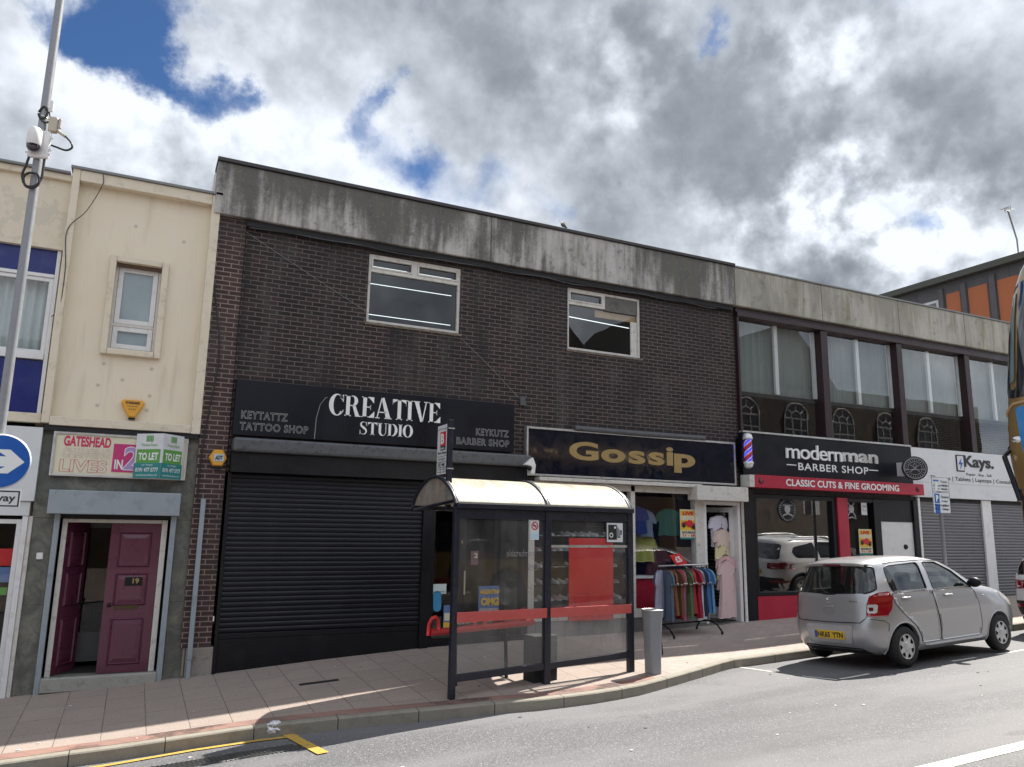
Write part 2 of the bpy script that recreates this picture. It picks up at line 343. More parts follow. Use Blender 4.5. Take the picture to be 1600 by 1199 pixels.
def concrete(name, base, dark, green, panels, amt=0.75, seed=0.0):
    b = NB(name); sp = b.n('ShaderNodeSeparateXYZ'); b.l(b.pos, sp.inputs[0])
    st = b.noise(7, 7, 0.62, vec=b.map((1, 1, 0.09), (seed, 0, 0)))           # narrow vertical run-off streaks
    big = b.noise(0.9, 4, 0.55, vec=b.map((1, 1, 0.5), (seed + 3, 0, 0)))
    fine = b.noise(22, 6, 0.7)
    f = b.math('ADD', b.math('MULTIPLY', st, 0.55), b.math('MULTIPLY', big, 0.95)); f = b.math('ADD', f, b.math('MULTIPLY', fine, 0.28))
    top = b.rng(sp.outputs[2], 7.1, 8.05, -0.02, 0.05); f = b.math('ADD', f, top)
    c = b.mix(b.rng(fine, 0.3, 0.7), tuple(x * 0.82 for x in base), base)
    c = b.mix(b.rng(f, 0.74, 1.02, 0, amt), c, dark)
    g2 = b.rng(b.noise(5, 6, 0.6, vec=b.map((1, 1, 0.12), (seed + 8, 0, 2))), 0.52, 0.70, 0, 0.62); c = b.mix(g2, c, green)
    blot = b.rng(b.noise(4.5, 8, 0.72, vec=b.map((1, 1, .8), (seed, 4, 2))), .54, .66, 0, .6); c = b.mix(blot, c, dark)
    spots = b.rng(b.noise(34, 5, 0.75), 0.60, 0.70, 0, 0.45); c = b.mix(spots, c, tuple(min(1, x * 1.25) for x in base))
    for xx in panels:
        ln = b.math('LESS_THAN', b.math('ABSOLUTE', b.math('SUBTRACT', sp.outputs[0], xx)), 0.012); c = b.mix(b.math('MULTIPLY', ln, 0.8), c, (.05, .05, .048))
    b.bsdf(c, 0.85, normal=b.bump(b.math('ADD', fine, st), 0.35, 0.01)); return b.m
M['conc_a'] = concrete('streaked_concrete', (.53, .51, .485), (.085, .082, .075), (.13, .13, .09), [5.55], 0.92, 0.0)
M['conc_b'] = concrete('algae_concrete', (.50, .48, .43), (.18, .17, .13), (.22, .21, .11), [11.46, 14.1, 16.75, 19.3, 21.2], 0.6, 5.0)
M['far_conc'] = P('far_grey_render', (.13, .125, .13), .85, var=.25, scale=2.5, dirt=(.05, .05, .05), dirt_amt=.6, streak=True)

def render_mat():
    b = NB('cream_render'); f = b.noise(3, 6, 0.6); c = b.mix(f, (.72, .64, .50), (.79, .71, .57))
    pat = b.rng(b.noise(1.5, 7, 0.62), 0.55, 0.6, 0, 0.35); c = b.mix(pat, c, (.74, .68, .57))
    st = b.rng(b.noise(6, 6, 0.6, vec=b.map((1, 1, 0.1))), 0.52, 0.75, 0, 0.42); c = b.mix(st, c, (.46, .38, .26))
    sp = b.rng(b.noise(26, 4, 0.6), 0.72, 0.77, 0, 0.5); c = b.mix(sp, c, (.3, .24, .17))
    b.bsdf(c, 0.8, normal=b.bump(b.noise(45, 5), 0.15, 0.005)); return b.m
M['cream'] = render_mat()
def plaster_mat():
    b = NB('patched_cream_plaster'); c = b.mix(b.noise(4, 6), (.66, .59, .46), (.73, .66, .53))
    pat = b.rng(b.noise(2.6, 9, 0.7), 0.50, 0.54, 0, 0.75); c = b.mix(pat, c, (.58, .54, .44))
    p2 = b.rng(b.noise(1.9, 6, 0.6, vec=b.map((1, 1, 1), (5, 0, 2))), 0.66, 0.69, 0, 0.7); c = b.mix(p2, c, (.40, .30, .27))
    b.bsdf(c, 0.85, normal=b.bump(pat, 0.3, 0.004)); return b.m
M['plaster'] = plaster_mat()
M['cream_trim'] = P('weathered_cream_trim', (.69, .62, .49), .75, var=.12, scale=5, dirt=(.36, .30, .21), dirt_amt=.45, bump=.15)
M['stone'] = None
def slate_mat():
    b = NB('green_grey_stone_cladding'); n1_ = b.noise(3.5, 8, 0.62, dist=1.2); c = b.mix(b.rng(n1_, .3, .7), (.085, .088, .078), (.20, .195, .16))
    c = b.mix(b.rng(b.noise(1.3, 4), .45, .65, 0, .6), c, (.10, .115, .105))
    vein = b.math('ABSOLUTE', b.math('SUBTRACT', b.noise(2.4, 6, .6, dist=2.0), 0.5)); c = b.mix(b.rng(vein, 0.0, 0.012, 0.55, 0), c, (.05, .05, .048))
    sp = b.n('ShaderNodeSeparateXYZ'); b.l(b.pos, sp.inputs[0])
    ln = b.math('LESS_THAN', b.math('ABSOLUTE', b.math('SUBTRACT', b.math('FRACT', b.math('DIVIDE', sp.outputs[2], 1.18)), 0.93)), 0.004); c = b.mix(b.math('MULTIPLY', ln, .7), c, (.03, .03, .03))
    b.bsdf(c, 0.55, normal=b.bump(n1_, 0.3, 0.01)); return b.m
M['stone'] = slate_mat()

def asphalt_mat():
    b = NB('asphalt'); g1 = b.noise(62, 4, 0.75); g2 = b.noise(28, 3, .65); bg = b.noise(0.7, 5, 0.6, vec=b.map((0.35, 1, 1)))
    vo = b.n('ShaderNodeTexVoronoi'); vo.inputs['Scale'].default_value = 75; b.l(b.pos, vo.inputs['Vector'])
    c = b.mix(b.rng(g1, .38, .62), (.040, .040, .044), (.172, .172, .182)); c = b.mix(b.rng(vo.outputs['Color'], .68, .92, 0, .75), c, (.34, .335, .34))
    c = b.mix(b.rng(g2, .42, .60, 0, .75), c, (.095, .094, .099)); c = b.mix(b.rng(bg, .40, .62, 0, .7), c, (.175, .17, .176))
    tr = b.rng(b.noise(.9, 4, .5, vec=b.map((.12, 1, 1), (2, 4, 0))), .52, .68, 0, .35); c = b.mix(tr, c, (.08, .078, .083))
    oil = b.rng(b.noise(1.7, 4, .55, vec=b.map((.6, 1, 1), (7, 1, 0))), .64, .74, 0, .55); c = b.mix(oil, c, (.055, .053, .055))
    b.bsdf(c, b.rng(g1, .3, .7, .62, .85), normal=b.bump(b.math('ADD', g1, vo.outputs['Distance']), 0.5, 0.006)); return b.m
M['asphalt'] = asphalt_mat()
def paving_mat():
    b = NB('concrete_paving_slabs'); sp = b.n('ShaderNodeSeparateXYZ'); b.l(b.pos, sp.inputs[0])
    br = b.n('ShaderNodeTexBrick'); b.l(b.map((1, 1, 1), (0.12, 0.1, 0), (0, 0, R(90))), br.inputs['Vector']); br.offset = 0.5
    for k_, val in (('Scale', 1.0), ('Mortar Size', .006), ('Mortar Smooth', 0.1), ('Bias', 0), ('Brick Width', .62), ('Row Height', .455)): br.inputs[k_].default_value = val
    br.inputs['Color1'].default_value = (.27, .212, .183, 1); br.inputs['Color2'].default_value = (.305, .242, .208, 1); br.inputs['Mortar'].default_value = (.075, .06, .05, 1)
    b2_ = b.n('ShaderNodeTexBrick'); b.l(b.map((1, 1, 1), (0.03, 0.05, 0), (0, 0, R(4))), b2_.inputs['Vector'])
    for k_, val in (('Scale', 1.0), ('Mortar Size', .004), ('Mortar Smooth', 0.2), ('Bias', 0), ('Brick Width', .21), ('Row Height', .105)): b2_.inputs[k_].default_value = val
    b2_.inputs['Color1'].default_value = (.34, .27, .24, 1); b2_.inputs['Color2'].default_value = (.40, .325, .285, 1); b2_.inputs['Mortar'].default_value = (.19, .155, .14, 1)
    blk = b.math('GREATER_THAN', sp.outputs[0], 7.2); c = b.mix(blk, br.outputs['Color'], b2_.outputs['Color'])
    n_ = b.noise(2.2, 6, .6); c = b.mix(b.rng(n_, .35, .68, 0, .45), c, (.225, .185, .165)); c = b.mix(b.rng(b.noise(85, 3, .7), .42, .68, 0, .5), c, (.47, .41, .365))
    spot = b.rng(b.noise(13, 3, .5), .70, .74, 0, .6); c = b.mix(spot, c, (.08, .07, .065))
    fac = b.math('ADD', b.math('MULTIPLY', br.outputs['Fac'], b.math('SUBTRACT', 1.0, blk)), b.math('MULTIPLY', b2_.outputs['Fac'], blk))
    b.bsdf(c, 0.85, normal=b.bump(b.math('SUBTRACT', b.math('MULTIPLY', b.noise(85, 3), .3), fac), .5, .006)); return b.m
M['paving'] = paving_mat()
M['red_paver'] = brick_mat('red_block_strip', (.27, .155, .12), (.31, .18, .14), (.22, .14, .115), 0.0, w=.21, h=.5)
def kerb_mat():
    b = NB('kerb_stone'); sp = b.n('ShaderNodeSeparateXYZ'); b.l(b.pos, sp.inputs[0])
    c = b.mix(b.noise(60, 4, .7), (.19, .172, .142), (.34, .31, .255)); c = b.mix(b.rng(b.noise(5, 6, .6), .45, .7, 0, .5), c, (.17, .15, .125))
    ln = b.math('LESS_THAN', b.math('FRACT', b.math('DIVIDE', b.math('ADD', sp.outputs[0], 0.38), 0.915)), 0.012); c = b.mix(ln, c, (.03, .028, .025))
    b.bsdf(c, .85, normal=b.bump(b.noise(70, 4), .35, .006)); return b.m
M['kerb'] = kerb_mat()
M['yellow_paint'] = P('worn_yellow_road_paint', (.52, .32, .055), .75, var=.2, scale=14, dirt=(.16, .14, .10), dirt_amt=1.0, bump=.3)
M['white_paint'] = P('worn_white_road_paint', (.72, .70, .64), .7, var=.08, scale=30, dirt=(.16, .155, .15), dirt_amt=.9, bump=.3)
M['black'] = P('satin_black', (.0045, .0045, .008), .42, var=.3, scale=3, dirt=(.02, .02, .024), dirt_amt=.4, spec=.35)
M['black_matt'] = P('matt_black', (.014, .014, .016), .75, var=.3, scale=4)
M['shutter_black'] = P('black_shutter', (.0045, .005, .0095), .42, metal=.0, var=.3, scale=2.5, dirt=(.012, .012, .017), dirt_amt=.5, streak=True, spec=.35)
M['sign_black'] = P('black_sign_panel', (.007, .008, .014), .35, var=.2, scale=1.5, spec=.3)
M['navy'] = P('shelter_dark_blue_paint', (.010, .012, .024), .38, var=.25, scale=9, dirt=(.06, .055, .05), dirt_amt=.3)
M['lead'] = P('grey_lead_roll', (.095, .10, .11), .55, metal=.2, var=.3, scale=9, dirt=(.03, .03, .035), dirt_amt=.8, bump=.3)
M['white'] = P('white_paint', (.74, .74, .74), .45, var=.05, scale=3, dirt=(.42, .40, .37), dirt_amt=.35)
M['white_old'] = P('peeling_white_timber', (.62, .60, .56), .7, var=.1, scale=6, dirt=(.27, .22, .17), dirt_amt=.55, bump=.3)
M['white_panel'] = P('white_sign_panel', (.66, .68, .70), .35, var=.04, scale=2, dirt=(.45, .45, .44), dirt_amt=.3)
M['alu'] = P('brushed_aluminium', (.62, .62, .62), .35, metal=.8, var=.08, scale=12)
M['steel'] = P('galvanised_steel', (.26, .27, .29), .5, metal=.2, var=.15, scale=7, dirt=(.2, .2, .2), dirt_amt=.5)
M['bluegrey'] = P('blue_grey_metal', (.30, .345, .385), .42, metal=.15, var=.08, scale=3, dirt=(.12, .13, .14), dirt_amt=.4)
M['maroon'] = P('maroon_gloss_paint', (.105, .024, .050), .32, var=.15, scale=4, coat=.3)
M['maroon_frame'] = P('maroon_window_frame', (.026, .010, .013), .45, var=.2, scale=5)
M['blue_panel'] = P('blue_spandrel', (.007, .016, .15), .3, var=.15, scale=2, dirt=(.08, .09, .2), dirt_amt=.25)
M['red_panel'] = P('red_shopfront_paint', (.42, .016, .045), .38, var=.08, scale=3, dirt=(.2, .02, .03), dirt_amt=.3)
M['red_board'] = P('red_display_board', (.62, .02, .022), .35, var=.06, scale=3)
M['red_rail'] = P('faded_red_rail', (.50, .085, .075), .45, var=.12, scale=8, dirt=(.4, .2, .18), dirt_amt=.4)
M['red_tube'] = P('red_seat_paint', (.60, .030, .032), .35, var=.1, scale=8)
M['gold_text'] = P('gold_letters', (.36, .25, .10), .4, metal=.15, var=.08, scale=6)
M['text_white'] = P('white_letters', (.78, .80, .80), .4, var=.03, scale=4)
M['text_grey'] = P('silver_line_letters', (.40, .40, .42), .4, var=.05, scale=4)
M['text_black'] = P('black_letters', (.015, .015, .02), .5, var=.1, scale=4)
M['text_red'] = P('crimson_letters', (.55, .03, .12), .5, var=.05, scale=4)
M['mirror_metal'] = P('polished_letter_metal', (.78, .78, .79), .25, metal=.6, var=.1, scale=9)
M['magenta'] = P('magenta_print', (.52, .035, .17), .5, var=.05, scale=4)
M['lilac'] = P('lilac_print', (.42, .28, .55), .5, var=.05, scale=4)
M['green_print'] = P('green_print', (.10, .33, .05), .45, var=.05, scale=4)
M['teal_print'] = P('teal_print', (.015, .22, .22), .45, var=.05, scale=4)
M['sign_blue'] = P('sign_blue', (.010, .10, .42), .35, var=.06, scale=4)
M['yellow'] = P('alarm_yellow', (.72, .36, .045), .45, var=.08, scale=9, dirt=(.35, .2, .06), dirt_amt=.4)
M['red'] = P('signal_red', (.60, .02, .03), .4, var=.05, scale=5)
M['cream_poster'] = P('poster_cream', (.70, .66, .50), .5, var=.08, scale=8)
M['poster_yellow'] = P('poster_yellow', (.75, .48, .05), .5, var=.1, scale=8)
M['poster_blue'] = P('poster_blue', (.12, .20, .42), .5, var=.2, scale=12)
M['beige'] = P('beige_housing', (.46, .42, .33), .5, var=.08, scale=8)
M['cable'] = P('black_cable', (.02, .02, .022), .55, var=.2, scale=9)
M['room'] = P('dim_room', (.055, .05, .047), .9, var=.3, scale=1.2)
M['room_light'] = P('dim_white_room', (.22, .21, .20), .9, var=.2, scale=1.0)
M['blind'] = P('pale_roller_blind', (.22, .245, .235), .8, var=.12, scale=2, dirt=(.13, .145, .14), dirt_amt=.4, streak=True)
M['curtain'] = P('pale_curtain', (.55, .60, .60), .85, var=.1, scale=4)
M['wood'] = P('pale_timber', (.42, .28, .15), .7, var=.2, scale=6)
M['rubber'] = P('tyre_rubber', (.016, .016, .017), .75, var=.25, scale=20, bump=.2)
M['roofing'] = P('grey_roof_felt', (.10, .10, .10), .9, var=.2, scale=3)
M['coping'] = P('dark_metal_coping', (.035, .033, .036), .5, var=.3, scale=4)
M['coping_grey'] = P('grey_coping', (.20, .21, .21), .6, var=.2, scale=5)
def slats_grey():
    return P('grey_roller_shutter', (.155, .15, .158), .42, metal=.45, var=.15, scale=2, dirt=(.09, .088, .09), dirt_amt=.4)
M['slat_grey'] = slats_grey()
def glass(name, tint=(.9, .93, .93), refl=0.14, rough=0.0, haze=0.0):
    b = NB(name); t = b.n('ShaderNodeBsdfTransparent'); t.inputs[0].default_value = tint + (1,)
    g = b.n('ShaderNodeBsdfGlossy'); g.inputs['Color'].default_value = (1, 1, 1, 1); g.inputs['Roughness'].default_value = rough
    wv = b.bump(b.noise(0.9, 2, .5), 0.0025, 0.5); b.l(wv, g.inputs['Normal'])
    lw = b.n('ShaderNodeLayerWeight'); lw.inputs[0].default_value = 0.25
    m = b.n('ShaderNodeMixShader'); b.l(b.rng(lw.outputs['Facing'], 0.0, 1.0, refl, min(1, refl * 4.5), False), m.inputs[0]); b.l(t.outputs[0], m.inputs[1]); b.l(g.outputs[0], m.inputs[2])
    res = m
    if haze:
        d = b.n('ShaderNodeBsdfDiffuse'); d.inputs[0].default_value = (.55, .53, .5, 1); m2 = b.n('ShaderNodeMixShader')
        hz = b.math('MULTIPLY', b.rng(b.noise(2.5, 8, .65, vec=b.map((1, 1, .5))), .3, .8, .25, 1.0), haze); b.l(hz, m2.inputs[0]); b.l(m.outputs[0], m2.inputs[1]); b.l(d.outputs[0], m2.inputs[2]); res = m2
    b.l(res.outputs[0], b.out.inputs[0]); return b.m
M['glass'] = glass('window_glass', refl=.065)
M['glass_sky'] = glass('upstairs_window_glass', refl=.065)
M['glass_shop'] = glass('shop_glass', refl=.035)
M['glass_band'] = glass('band_window_glass', refl=.075)
M['glass_car'] = glass('tinted_car_glass', (.42, .47, .47), .06)
M['glass_shelter'] = glass('scuffed_shelter_glass', (.86, .87, .86), .05, haze=.15)
M['glass_scuffed'] = glass('heavily_scuffed_shelter_glass', (.84, .85, .84), .05, haze=.42)
M['glass_dark'] = glass('dark_glass', (.25, .27, .28), .10)
def emit(name, col, st):
    b = NB(name); e_ = b.n('ShaderNodeEmission'); e_.inputs[0].default_value = col + (1,); e_.inputs[1].default_value = st; b.l(e_.outputs[0], b.out.inputs[0]); return b.m
M['tube_lamp'] = emit('lit_fluorescent_tube', (.9, .97, 1.0), .8)
M['barber_lamp'] = emit('lit_barber_pole', (.10, .08, .85), .55)
def poly_roof():
    b = NB('dirty_translucent_roof'); st = b.noise(6, 7, .6, vec=b.map((1, .25, .25))); c = b.mix(b.rng(st, .35, .75), (.70, .66, .55), (.44, .40, .32))
    c = b.mix(b.rng(b.noise(30, 4, .7), .62, .72, 0, .5), c, (.25, .23, .18))
    d = b.n('ShaderNodeBsdfPrincipled'); b.l(c, d.inputs['Base Color']); d.inputs['Roughness'].default_value = .3
    t = b.n('ShaderNodeBsdfTranslucent'); b.l(c, t.inputs[0]); m = b.n('ShaderNodeMixShader'); m.inputs[0].default_value = .25; b.l(d.outputs[0], m.inputs[1]); b.l(t.outputs[0], m.inputs[2]); b.l(m.outputs[0], b.out.inputs[0]); return b.m
M['poly_roof'] = poly_roof()
M['brown_panel'] = glass('smoked_end_panel', (.55, .45, .36), .06, haze=.45)
def paint_mat(name, col, metal=.55, rough=.34):
    b = NB(name); fl = b.noise(420, 2, .6); c = b.mix(fl, tuple(x * .88 for x in col), tuple(min(1, x * 1.1) for x in col))
    d = b.rng(b.noise(3, 6, .6), .55, .8, 0, .18); c = b.mix(d, c, (.25, .23, .2)); b.bsdf(c, rough, metal, coat=.8); return b.m
M['silver'] = paint_mat('silver_car_paint', (.45, .45, .46))
M['car_white'] = paint_mat('white_car_paint', (.75, .76, .77), 0.0, .3)
M['bus_gold'] = paint_mat('gold_bus_paint', (.30, .19, .065), .3, .3)
M['bus_blue'] = paint_mat('blue_bus_paint', (.01, .20, .52), 0.0, .3)
def lens(name, col, rough=.12):
    b = NB(name); n_ = b.noise(40, 2); b.bsdf(b.mix(n_, tuple(x * .6 for x in col), col), rough, coat=1.0); return b.m
M['lamp_red'] = lens('red_lamp_lens', (.36, .008, .014)); M['lamp_clear'] = lens('clear_lamp_lens', (.75, .72, .70)); M['lamp_orange'] = lens('amber_lens', (.8, .3, .02)); M['lamp_dark'] = lens('dark_red_lens', (.16, .005, .01))
M['plate_yellow'] = P('plate_yellow', (.80, .50, .02), .4, var=.03, scale=5)
M['chrome'] = P('chrome', (.8, .8, .8), .12, metal=1.0, var=.03, scale=5)
M['hubcap'] = P('silver_wheel_cover', (.60, .60, .61), .35, metal=.5, var=.06, scale=12)
def cloth(name, col):
    return P(name, col, .9, var=.14, scale=22, bump=.25)
def seal_mat(): pass
# ------------------------------------------------------------------ ground
def interp(x, X, Y):
    if x <= X[0]: return Y[0]
    for i in range(len(X) - 1):
        if x <= X[i + 1]: return Y[i] + (Y[i + 1] - Y[i]) * (x - X[i]) / (X[i + 1] - X[i])
    return Y[-1]
GX = [-10, -1.34, 0, 1.3, 2.84, 4.54, 7, 9.37, 11.55, 13.2, 30]; GZ = [-.4, -.09, -.03, .055, .165, .26, .315, .345, .43, .48, 1.1]
KX = [-10, -.98, -.46, .55, 1.45, 2.45, 2.79, 3.72, 4.82, 5.53, 6.3, 7.01, 7.95, 8.72, 9.71, 10.42, 30]
KY = [-3.0, -3.01, -3.0, -3.04, -3.07, -3.27, -3.36, -3.56, -3.75, -3.75, -3.66, -3.43, -3.07, -2.76, -2.70, -2.69, -2.6]
def gz(x): return interp(x, GX, GZ)
def ky(x): return interp(x, KX, KY)
def pav(x, y): return gz(x) + .03 * y
def road(x, y): k = ky(x); return gz(x) + .03 * k - .13 - .055 * max(y - k, -5)
def on(px, py, fn):                        # photo pixel -> point on the ground surface fn
    d = ray(px, py); lo, hi = 1.0, 90.0
    for _ in range(50):
        k = (lo + hi) / 2
        if CAMZ + d.z * k > fn(d.x * k, CAMY + d.y * k): lo = k
        else: hi = k
    return Vector((d.x * lo, CAMY + d.y * lo, CAMZ + d.z * lo))
XS = [-60, -30, -16, -12] + [-10 + .4 * i for i in range(101)] + [34, 40, 60, 100]
m = MB(); m.grid(lambda x, t: ((x, ky(x) - .0 + .125 + (1.2 - ky(x) - .125) * t, 0)[0:2] + (pav(x, ky(x) + .125 + (1.2 - ky(x) - .125) * t),)), XS, [0, .08, .3, .5, .75, 1]); struct(m.build('pavement', M['paving']))
m = MB()
XR = [x for x in XS if -16 <= x <= 7.0]
m.grid(lambda x, t: (x, ky(x) + .12 + .2 * t, pav(x, ky(x) + .12 + .2 * t) + .004), XR, [0, 1]); struct(m.build('brick_strip', M['red_paver']))
m = MB()
kp = [(0.0, -.2), (0.0, -.012), (.012, .002), (.125, .005), (.125, -.2)]
m.grid(lambda x, i: (x, ky(x) + kp[int(i)][0], pav(x, ky(x)) + kp[int(i)][1]), XS, [0, 1, 2, 3, 4]); struct(m.build('kerb', M['kerb'], recalc=True))
m = MB()
YS = [.0, -.35, -.8, -1.5, -2.5, -4, -5, -7, -8.2]
m.grid(lambda x, t: (x, ky(x) + t + .02, road(x, ky(x) + t)), XS, YS); struct(m.build('road', M['asphalt']))
m = MB()                                   # far pavement and land beyond on the side of the camera
m.grid(lambda x, y: (x, y, gz(x) + .03 * -2.7 - .13 + .275 + .03), XS, [-10.7, -14, -40, -300]); struct(m.build('ground', M['paving']))
m = MB(); m.grid(lambda x, y: (x, y, gz(x) + (.036 if y < 10 else -.5)), XS, [1.1, 12, 300]); struct(m.build('ground', M['roofing']))

def stripe(pts, w, name, matl, dz=.005):
    mm = MB(); P3 = []
    pts = [Vector(p) for p in pts]; dense = []
    for a, b in zip(pts, pts[1:]):
        n_ = max(1, int((b - a).length / .2)); dense += [a.lerp(b, i / n_) for i in range(n_)]
    dense.append(pts[-1])
    for i, p in enumerate(dense):
        t = (dense[min(i + 1, len(dense) - 1)] - dense[max(i - 1, 0)]); t.z = 0; t.normalize(); nrm = Vector((-t.y, t.x, 0))
        P3.append([p + nrm * w / 2, p - nrm * w / 2])
    mm.grid(lambda i, j: (P3[int(i)][int(j)].x, P3[int(i)][int(j)].y, road(P3[int(i)][int(j)].x, P3[int(i)][int(j)].y) + dz), range(len(P3)), [0, 1])
    return struct(mm.build(name, matl))
rp = lambda *L: [on(x, y, road) for x, y in L]
stripe([on(60, 1213, road)] + rp((170, 1197), (300, 1174), (400, 1159), (466, 1151)), .085, 'yellow_line', M['yellow_paint'], .011)
stripe(rp((449, 1149), (505, 1179)), .12, 'yellow_line', M['yellow_paint'], .0125)
stripe(rp((1155, 1043), (1205, 1050)), .05, 'parking_bay_line', M['white_paint'])
stripe(rp((1253, 1057), (1309, 1063)), .05, 'parking_bay_line', M['white_paint'])
stripe(rp((1312, 1062), (1358, 1054)), .06, 'parking_bay_line', M['white_paint'], .009)
stripe(rp((1487, 1034), (1525, 1028)), .06, 'parking_bay_line', M['white_paint'])
stripe(rp((1558, 1023), (1640, 1009)), .06, 'parking_bay_line', M['white_paint'])
a, b = rp((1440, 1204), (1600, 1165)); stripe([a - (b - a) * .6, b + (b - a) * 2.5], .17, 'centre_line', M['white_paint'])

# ------------------------------------------------------------------ buildings
def wall(name, x0, x1, z0, z1, y, holes, matl, parent, deep=.12, local=False):
    # front sheet with real openings and their reveals
    xs = sorted({x0, x1} | {h[0] for h in holes} | {h[1] for h in holes}); zs = sorted({z0, z1} | {h[2] for h in holes} | {h[3] for h in holes})
    mm = MB()
    for i in range(len(xs) - 1):
        for j in range(len(zs) - 1):
            cx, cz = (xs[i] + xs[i + 1]) / 2, (zs[j] + zs[j + 1]) / 2
            if any(h[0] < cx < h[1] and h[2] < cz < h[3] for h in holes): continue
            mm.poly([(xs[i], y, zs[j]), (xs[i + 1], y, zs[j]), (xs[i + 1], y, zs[j + 1]), (xs[i], y, zs[j + 1])])
    for a, b, c, d in holes:
        for q in (((a, c), (b, c)), ((b, c), (b, d)), ((b, d), (a, d)), ((a, d), (a, c))):
            mm.poly([(q[0][0], y, q[0][1]), (q[0][0], y + deep, q[0][1]), (q[1][0], y + deep, q[1][1]), (q[1][0], y, q[1][1])])
    return mm.build(name, matl, parent)
def room(x0, x1, z0, z1, y0, y1, matl, parent, name='room'):
    mm = MB()
    P_ = lambda x, y, z: (x, y, z)
    mm.poly([P_(x0, y1, z0), P_(x1, y1, z0), P_(x1, y1, z1), P_(x0, y1, z1)])
    mm.poly([P_(x0, y0, z0), P_(x0, y1, z0), P_(x0, y1, z1), P_(x0, y0, z1)]); mm.poly([P_(x1, y0, z0), P_(x1, y1, z0), P_(x1, y1, z1), P_(x1, y0, z1)])
    mm.poly([P_(x0, y0, z0), P_(x1, y0, z0), P_(x1, y1, z0), P_(x0, y1, z0)]); mm.poly([P_(x0, y0, z1), P_(x1, y0, z1), P_(x1, y1, z1), P_(x0, y1, z1)])
    return mm.build(name, matl, parent)
def shell(x0, x1, z0, z1, y0, y1, matl, parent, name='rear_wall'):
    mm = MB()
    mm.box(x0, x1, y1 - .2, y1, z0, z1); mm.box(x0, x0 + .1, y0, y1 - .203, z0, z1); mm.box(x1 - .1, x1, y0, y1 - .203, z0, z1)
    mm.build(name, matl, parent)
    mm = MB(); mm.box(x0 + .103, x1 - .103, y0 + .05, y1 - .206, z1 - .5, z1 - .3); mm.build('roof', M['roofing'], parent)
def frame(name, x0, x1, z0, z1, y, w, dp, matl, parent, bars_v=(), bars_h=(), bw=None, bevel=.004):
    mm = MB(); bw = bw or w
    mm.box(x0, x0 + w, y, y + dp, z0, z1); mm.box(x1 - w, x1, y, y + dp, z0, z1); mm.box(x0 + w, x1 - w, y, y + dp, z0, z0 + w); mm.box(x0 + w, x1 - w, y, y + dp, z1 - w, z1)
    for v in bars_v: mm.box(v[0] - bw / 2, v[0] + bw / 2, y + .003, y + dp - .003, v[1] if len(v) > 1 else z0 + w, v[2] if len(v) > 1 else z1 - w)
    for h in bars_h: mm.box(h[1] if len(h) > 1 else x0 + w, h[2] if len(h) > 1 else x1 - w, y + .006, y + dp - .006, h[0] - bw / 2, h[0] + bw / 2)
    return mm.build(name, matl, parent, bevel=bevel)
def pane(x0, x1, z0, z1, y, matl, parent, name='pane'):
    mm = MB(); mm.poly([(x0, y, z0), (x1, y, z0), (x1, y, z1), (x0, y, z1)]); return mm.build(name, matl, parent)
def bx(name, x0, x1, y0, y1, z0, z1, matl, parent, bevel=0.0):
    mm = MB(); mm.box(x0, x1, y0, y1, z0, z1); return mm.build(name, matl, parent, bevel=bevel)
def roller(name, x0, x1, z0, z1, y, matl, parent, pitch=.075, dp=.014):
    mm = MB(); n_ = int(round((z1 - z0) / pitch)); p = (z1 - z0) / n_
    prof = []; rs = random.Random(int(x0 * 100))
    for i in range(n_):
        jit = rs.uniform(-.0025, .0025)
        for q, d in ((0, .0), (.06, -.35), (.25, -.85), (.5, -1), (.75, -.85), (.92, -.35)): prof.append((z0 + (i + q) * p, y + d * dp + jit))
    prof.append((z1, y))
    mm.grid(lambda x, i: (x, prof[int(i)][1] + .006 * math.sin(x * 2.3 + prof[int(i)][0] * 1.7) + .003 * math.sin(x * 7.1 - prof[int(i)][0] * 5), prof[int(i)][0] + .002 * math.sin(x * 3 + int(i))* 0), [x0 + (x1 - x0) * k / 24 for k in range(25)], range(len(prof)), smooth=True)
    return mm.build(name, matl, parent)

# --- cream building with the maroon door
B = thing('cream_building', 'narrow cream rendered building with one small sash window above a maroon double door', 'building', (-.25, 0, gz(-.25)))
wall('wall', -1.22, .66, 3.70, 7.27, .02, [(-.60, .03, 4.78, 6.13)], M['cream'], B, .16)
m = MB()
m.box(-1.31, -1.21, -.13, .3, 3.60, 7.47); m.box(.655, .785, -.13, .3, 3.57, 7.44); m.box(-1.207, .652, -.128, .3, 7.27, 7.44); m.box(-1.207, .652, -.128, .3, 3.575, 3.70)
m.build('frame_band', M['cream_trim'], B, bevel=.008)
bx('coping', -1.34, .80, -.16, .5, 7.443, 7.48, M['coping_grey'], B)
m = MB(); m.box(-.69, -.603, -.05, .018, 4.69, 6.22); m.box(.033, .125, -.05, .018, 4.69, 6.22); m.box(-.60, .03, -.048, .018, 6.133, 6.22); m.box(-.60, .03, -.065, .018, 4.69, 4.777); m.build('window_surround', M['cream_trim'], B, bevel=.01)
w = frame('window', -.60, .03, 4.78, 6.13, .10, .035, .06, M['white_old'], B)
m = MB(); m.box(-.565, -.005, .11, .15, 5.16, 5.205); m.build('transom', M['white_old'], w)
frame('sash', -.56, -.01, 5.208, 6.09, .115, .07, .03, M['white'], w); frame('sash', -.56, -.01, 4.82, 5.157, .115, .07, .03, M['white'], w)
pane(-.50, -.07, 5.27, 6.03, .13, M['glass'], w); pane(-.50, -.07, 4.88, 5.10, .13, M['glass'], w)
pane(-.50, -.07, 4.86, 6.04, .17, P('frosted_backing', (.30, .36, .40), .5, var=.25, scale=1.6), w, 'frosted_blind')
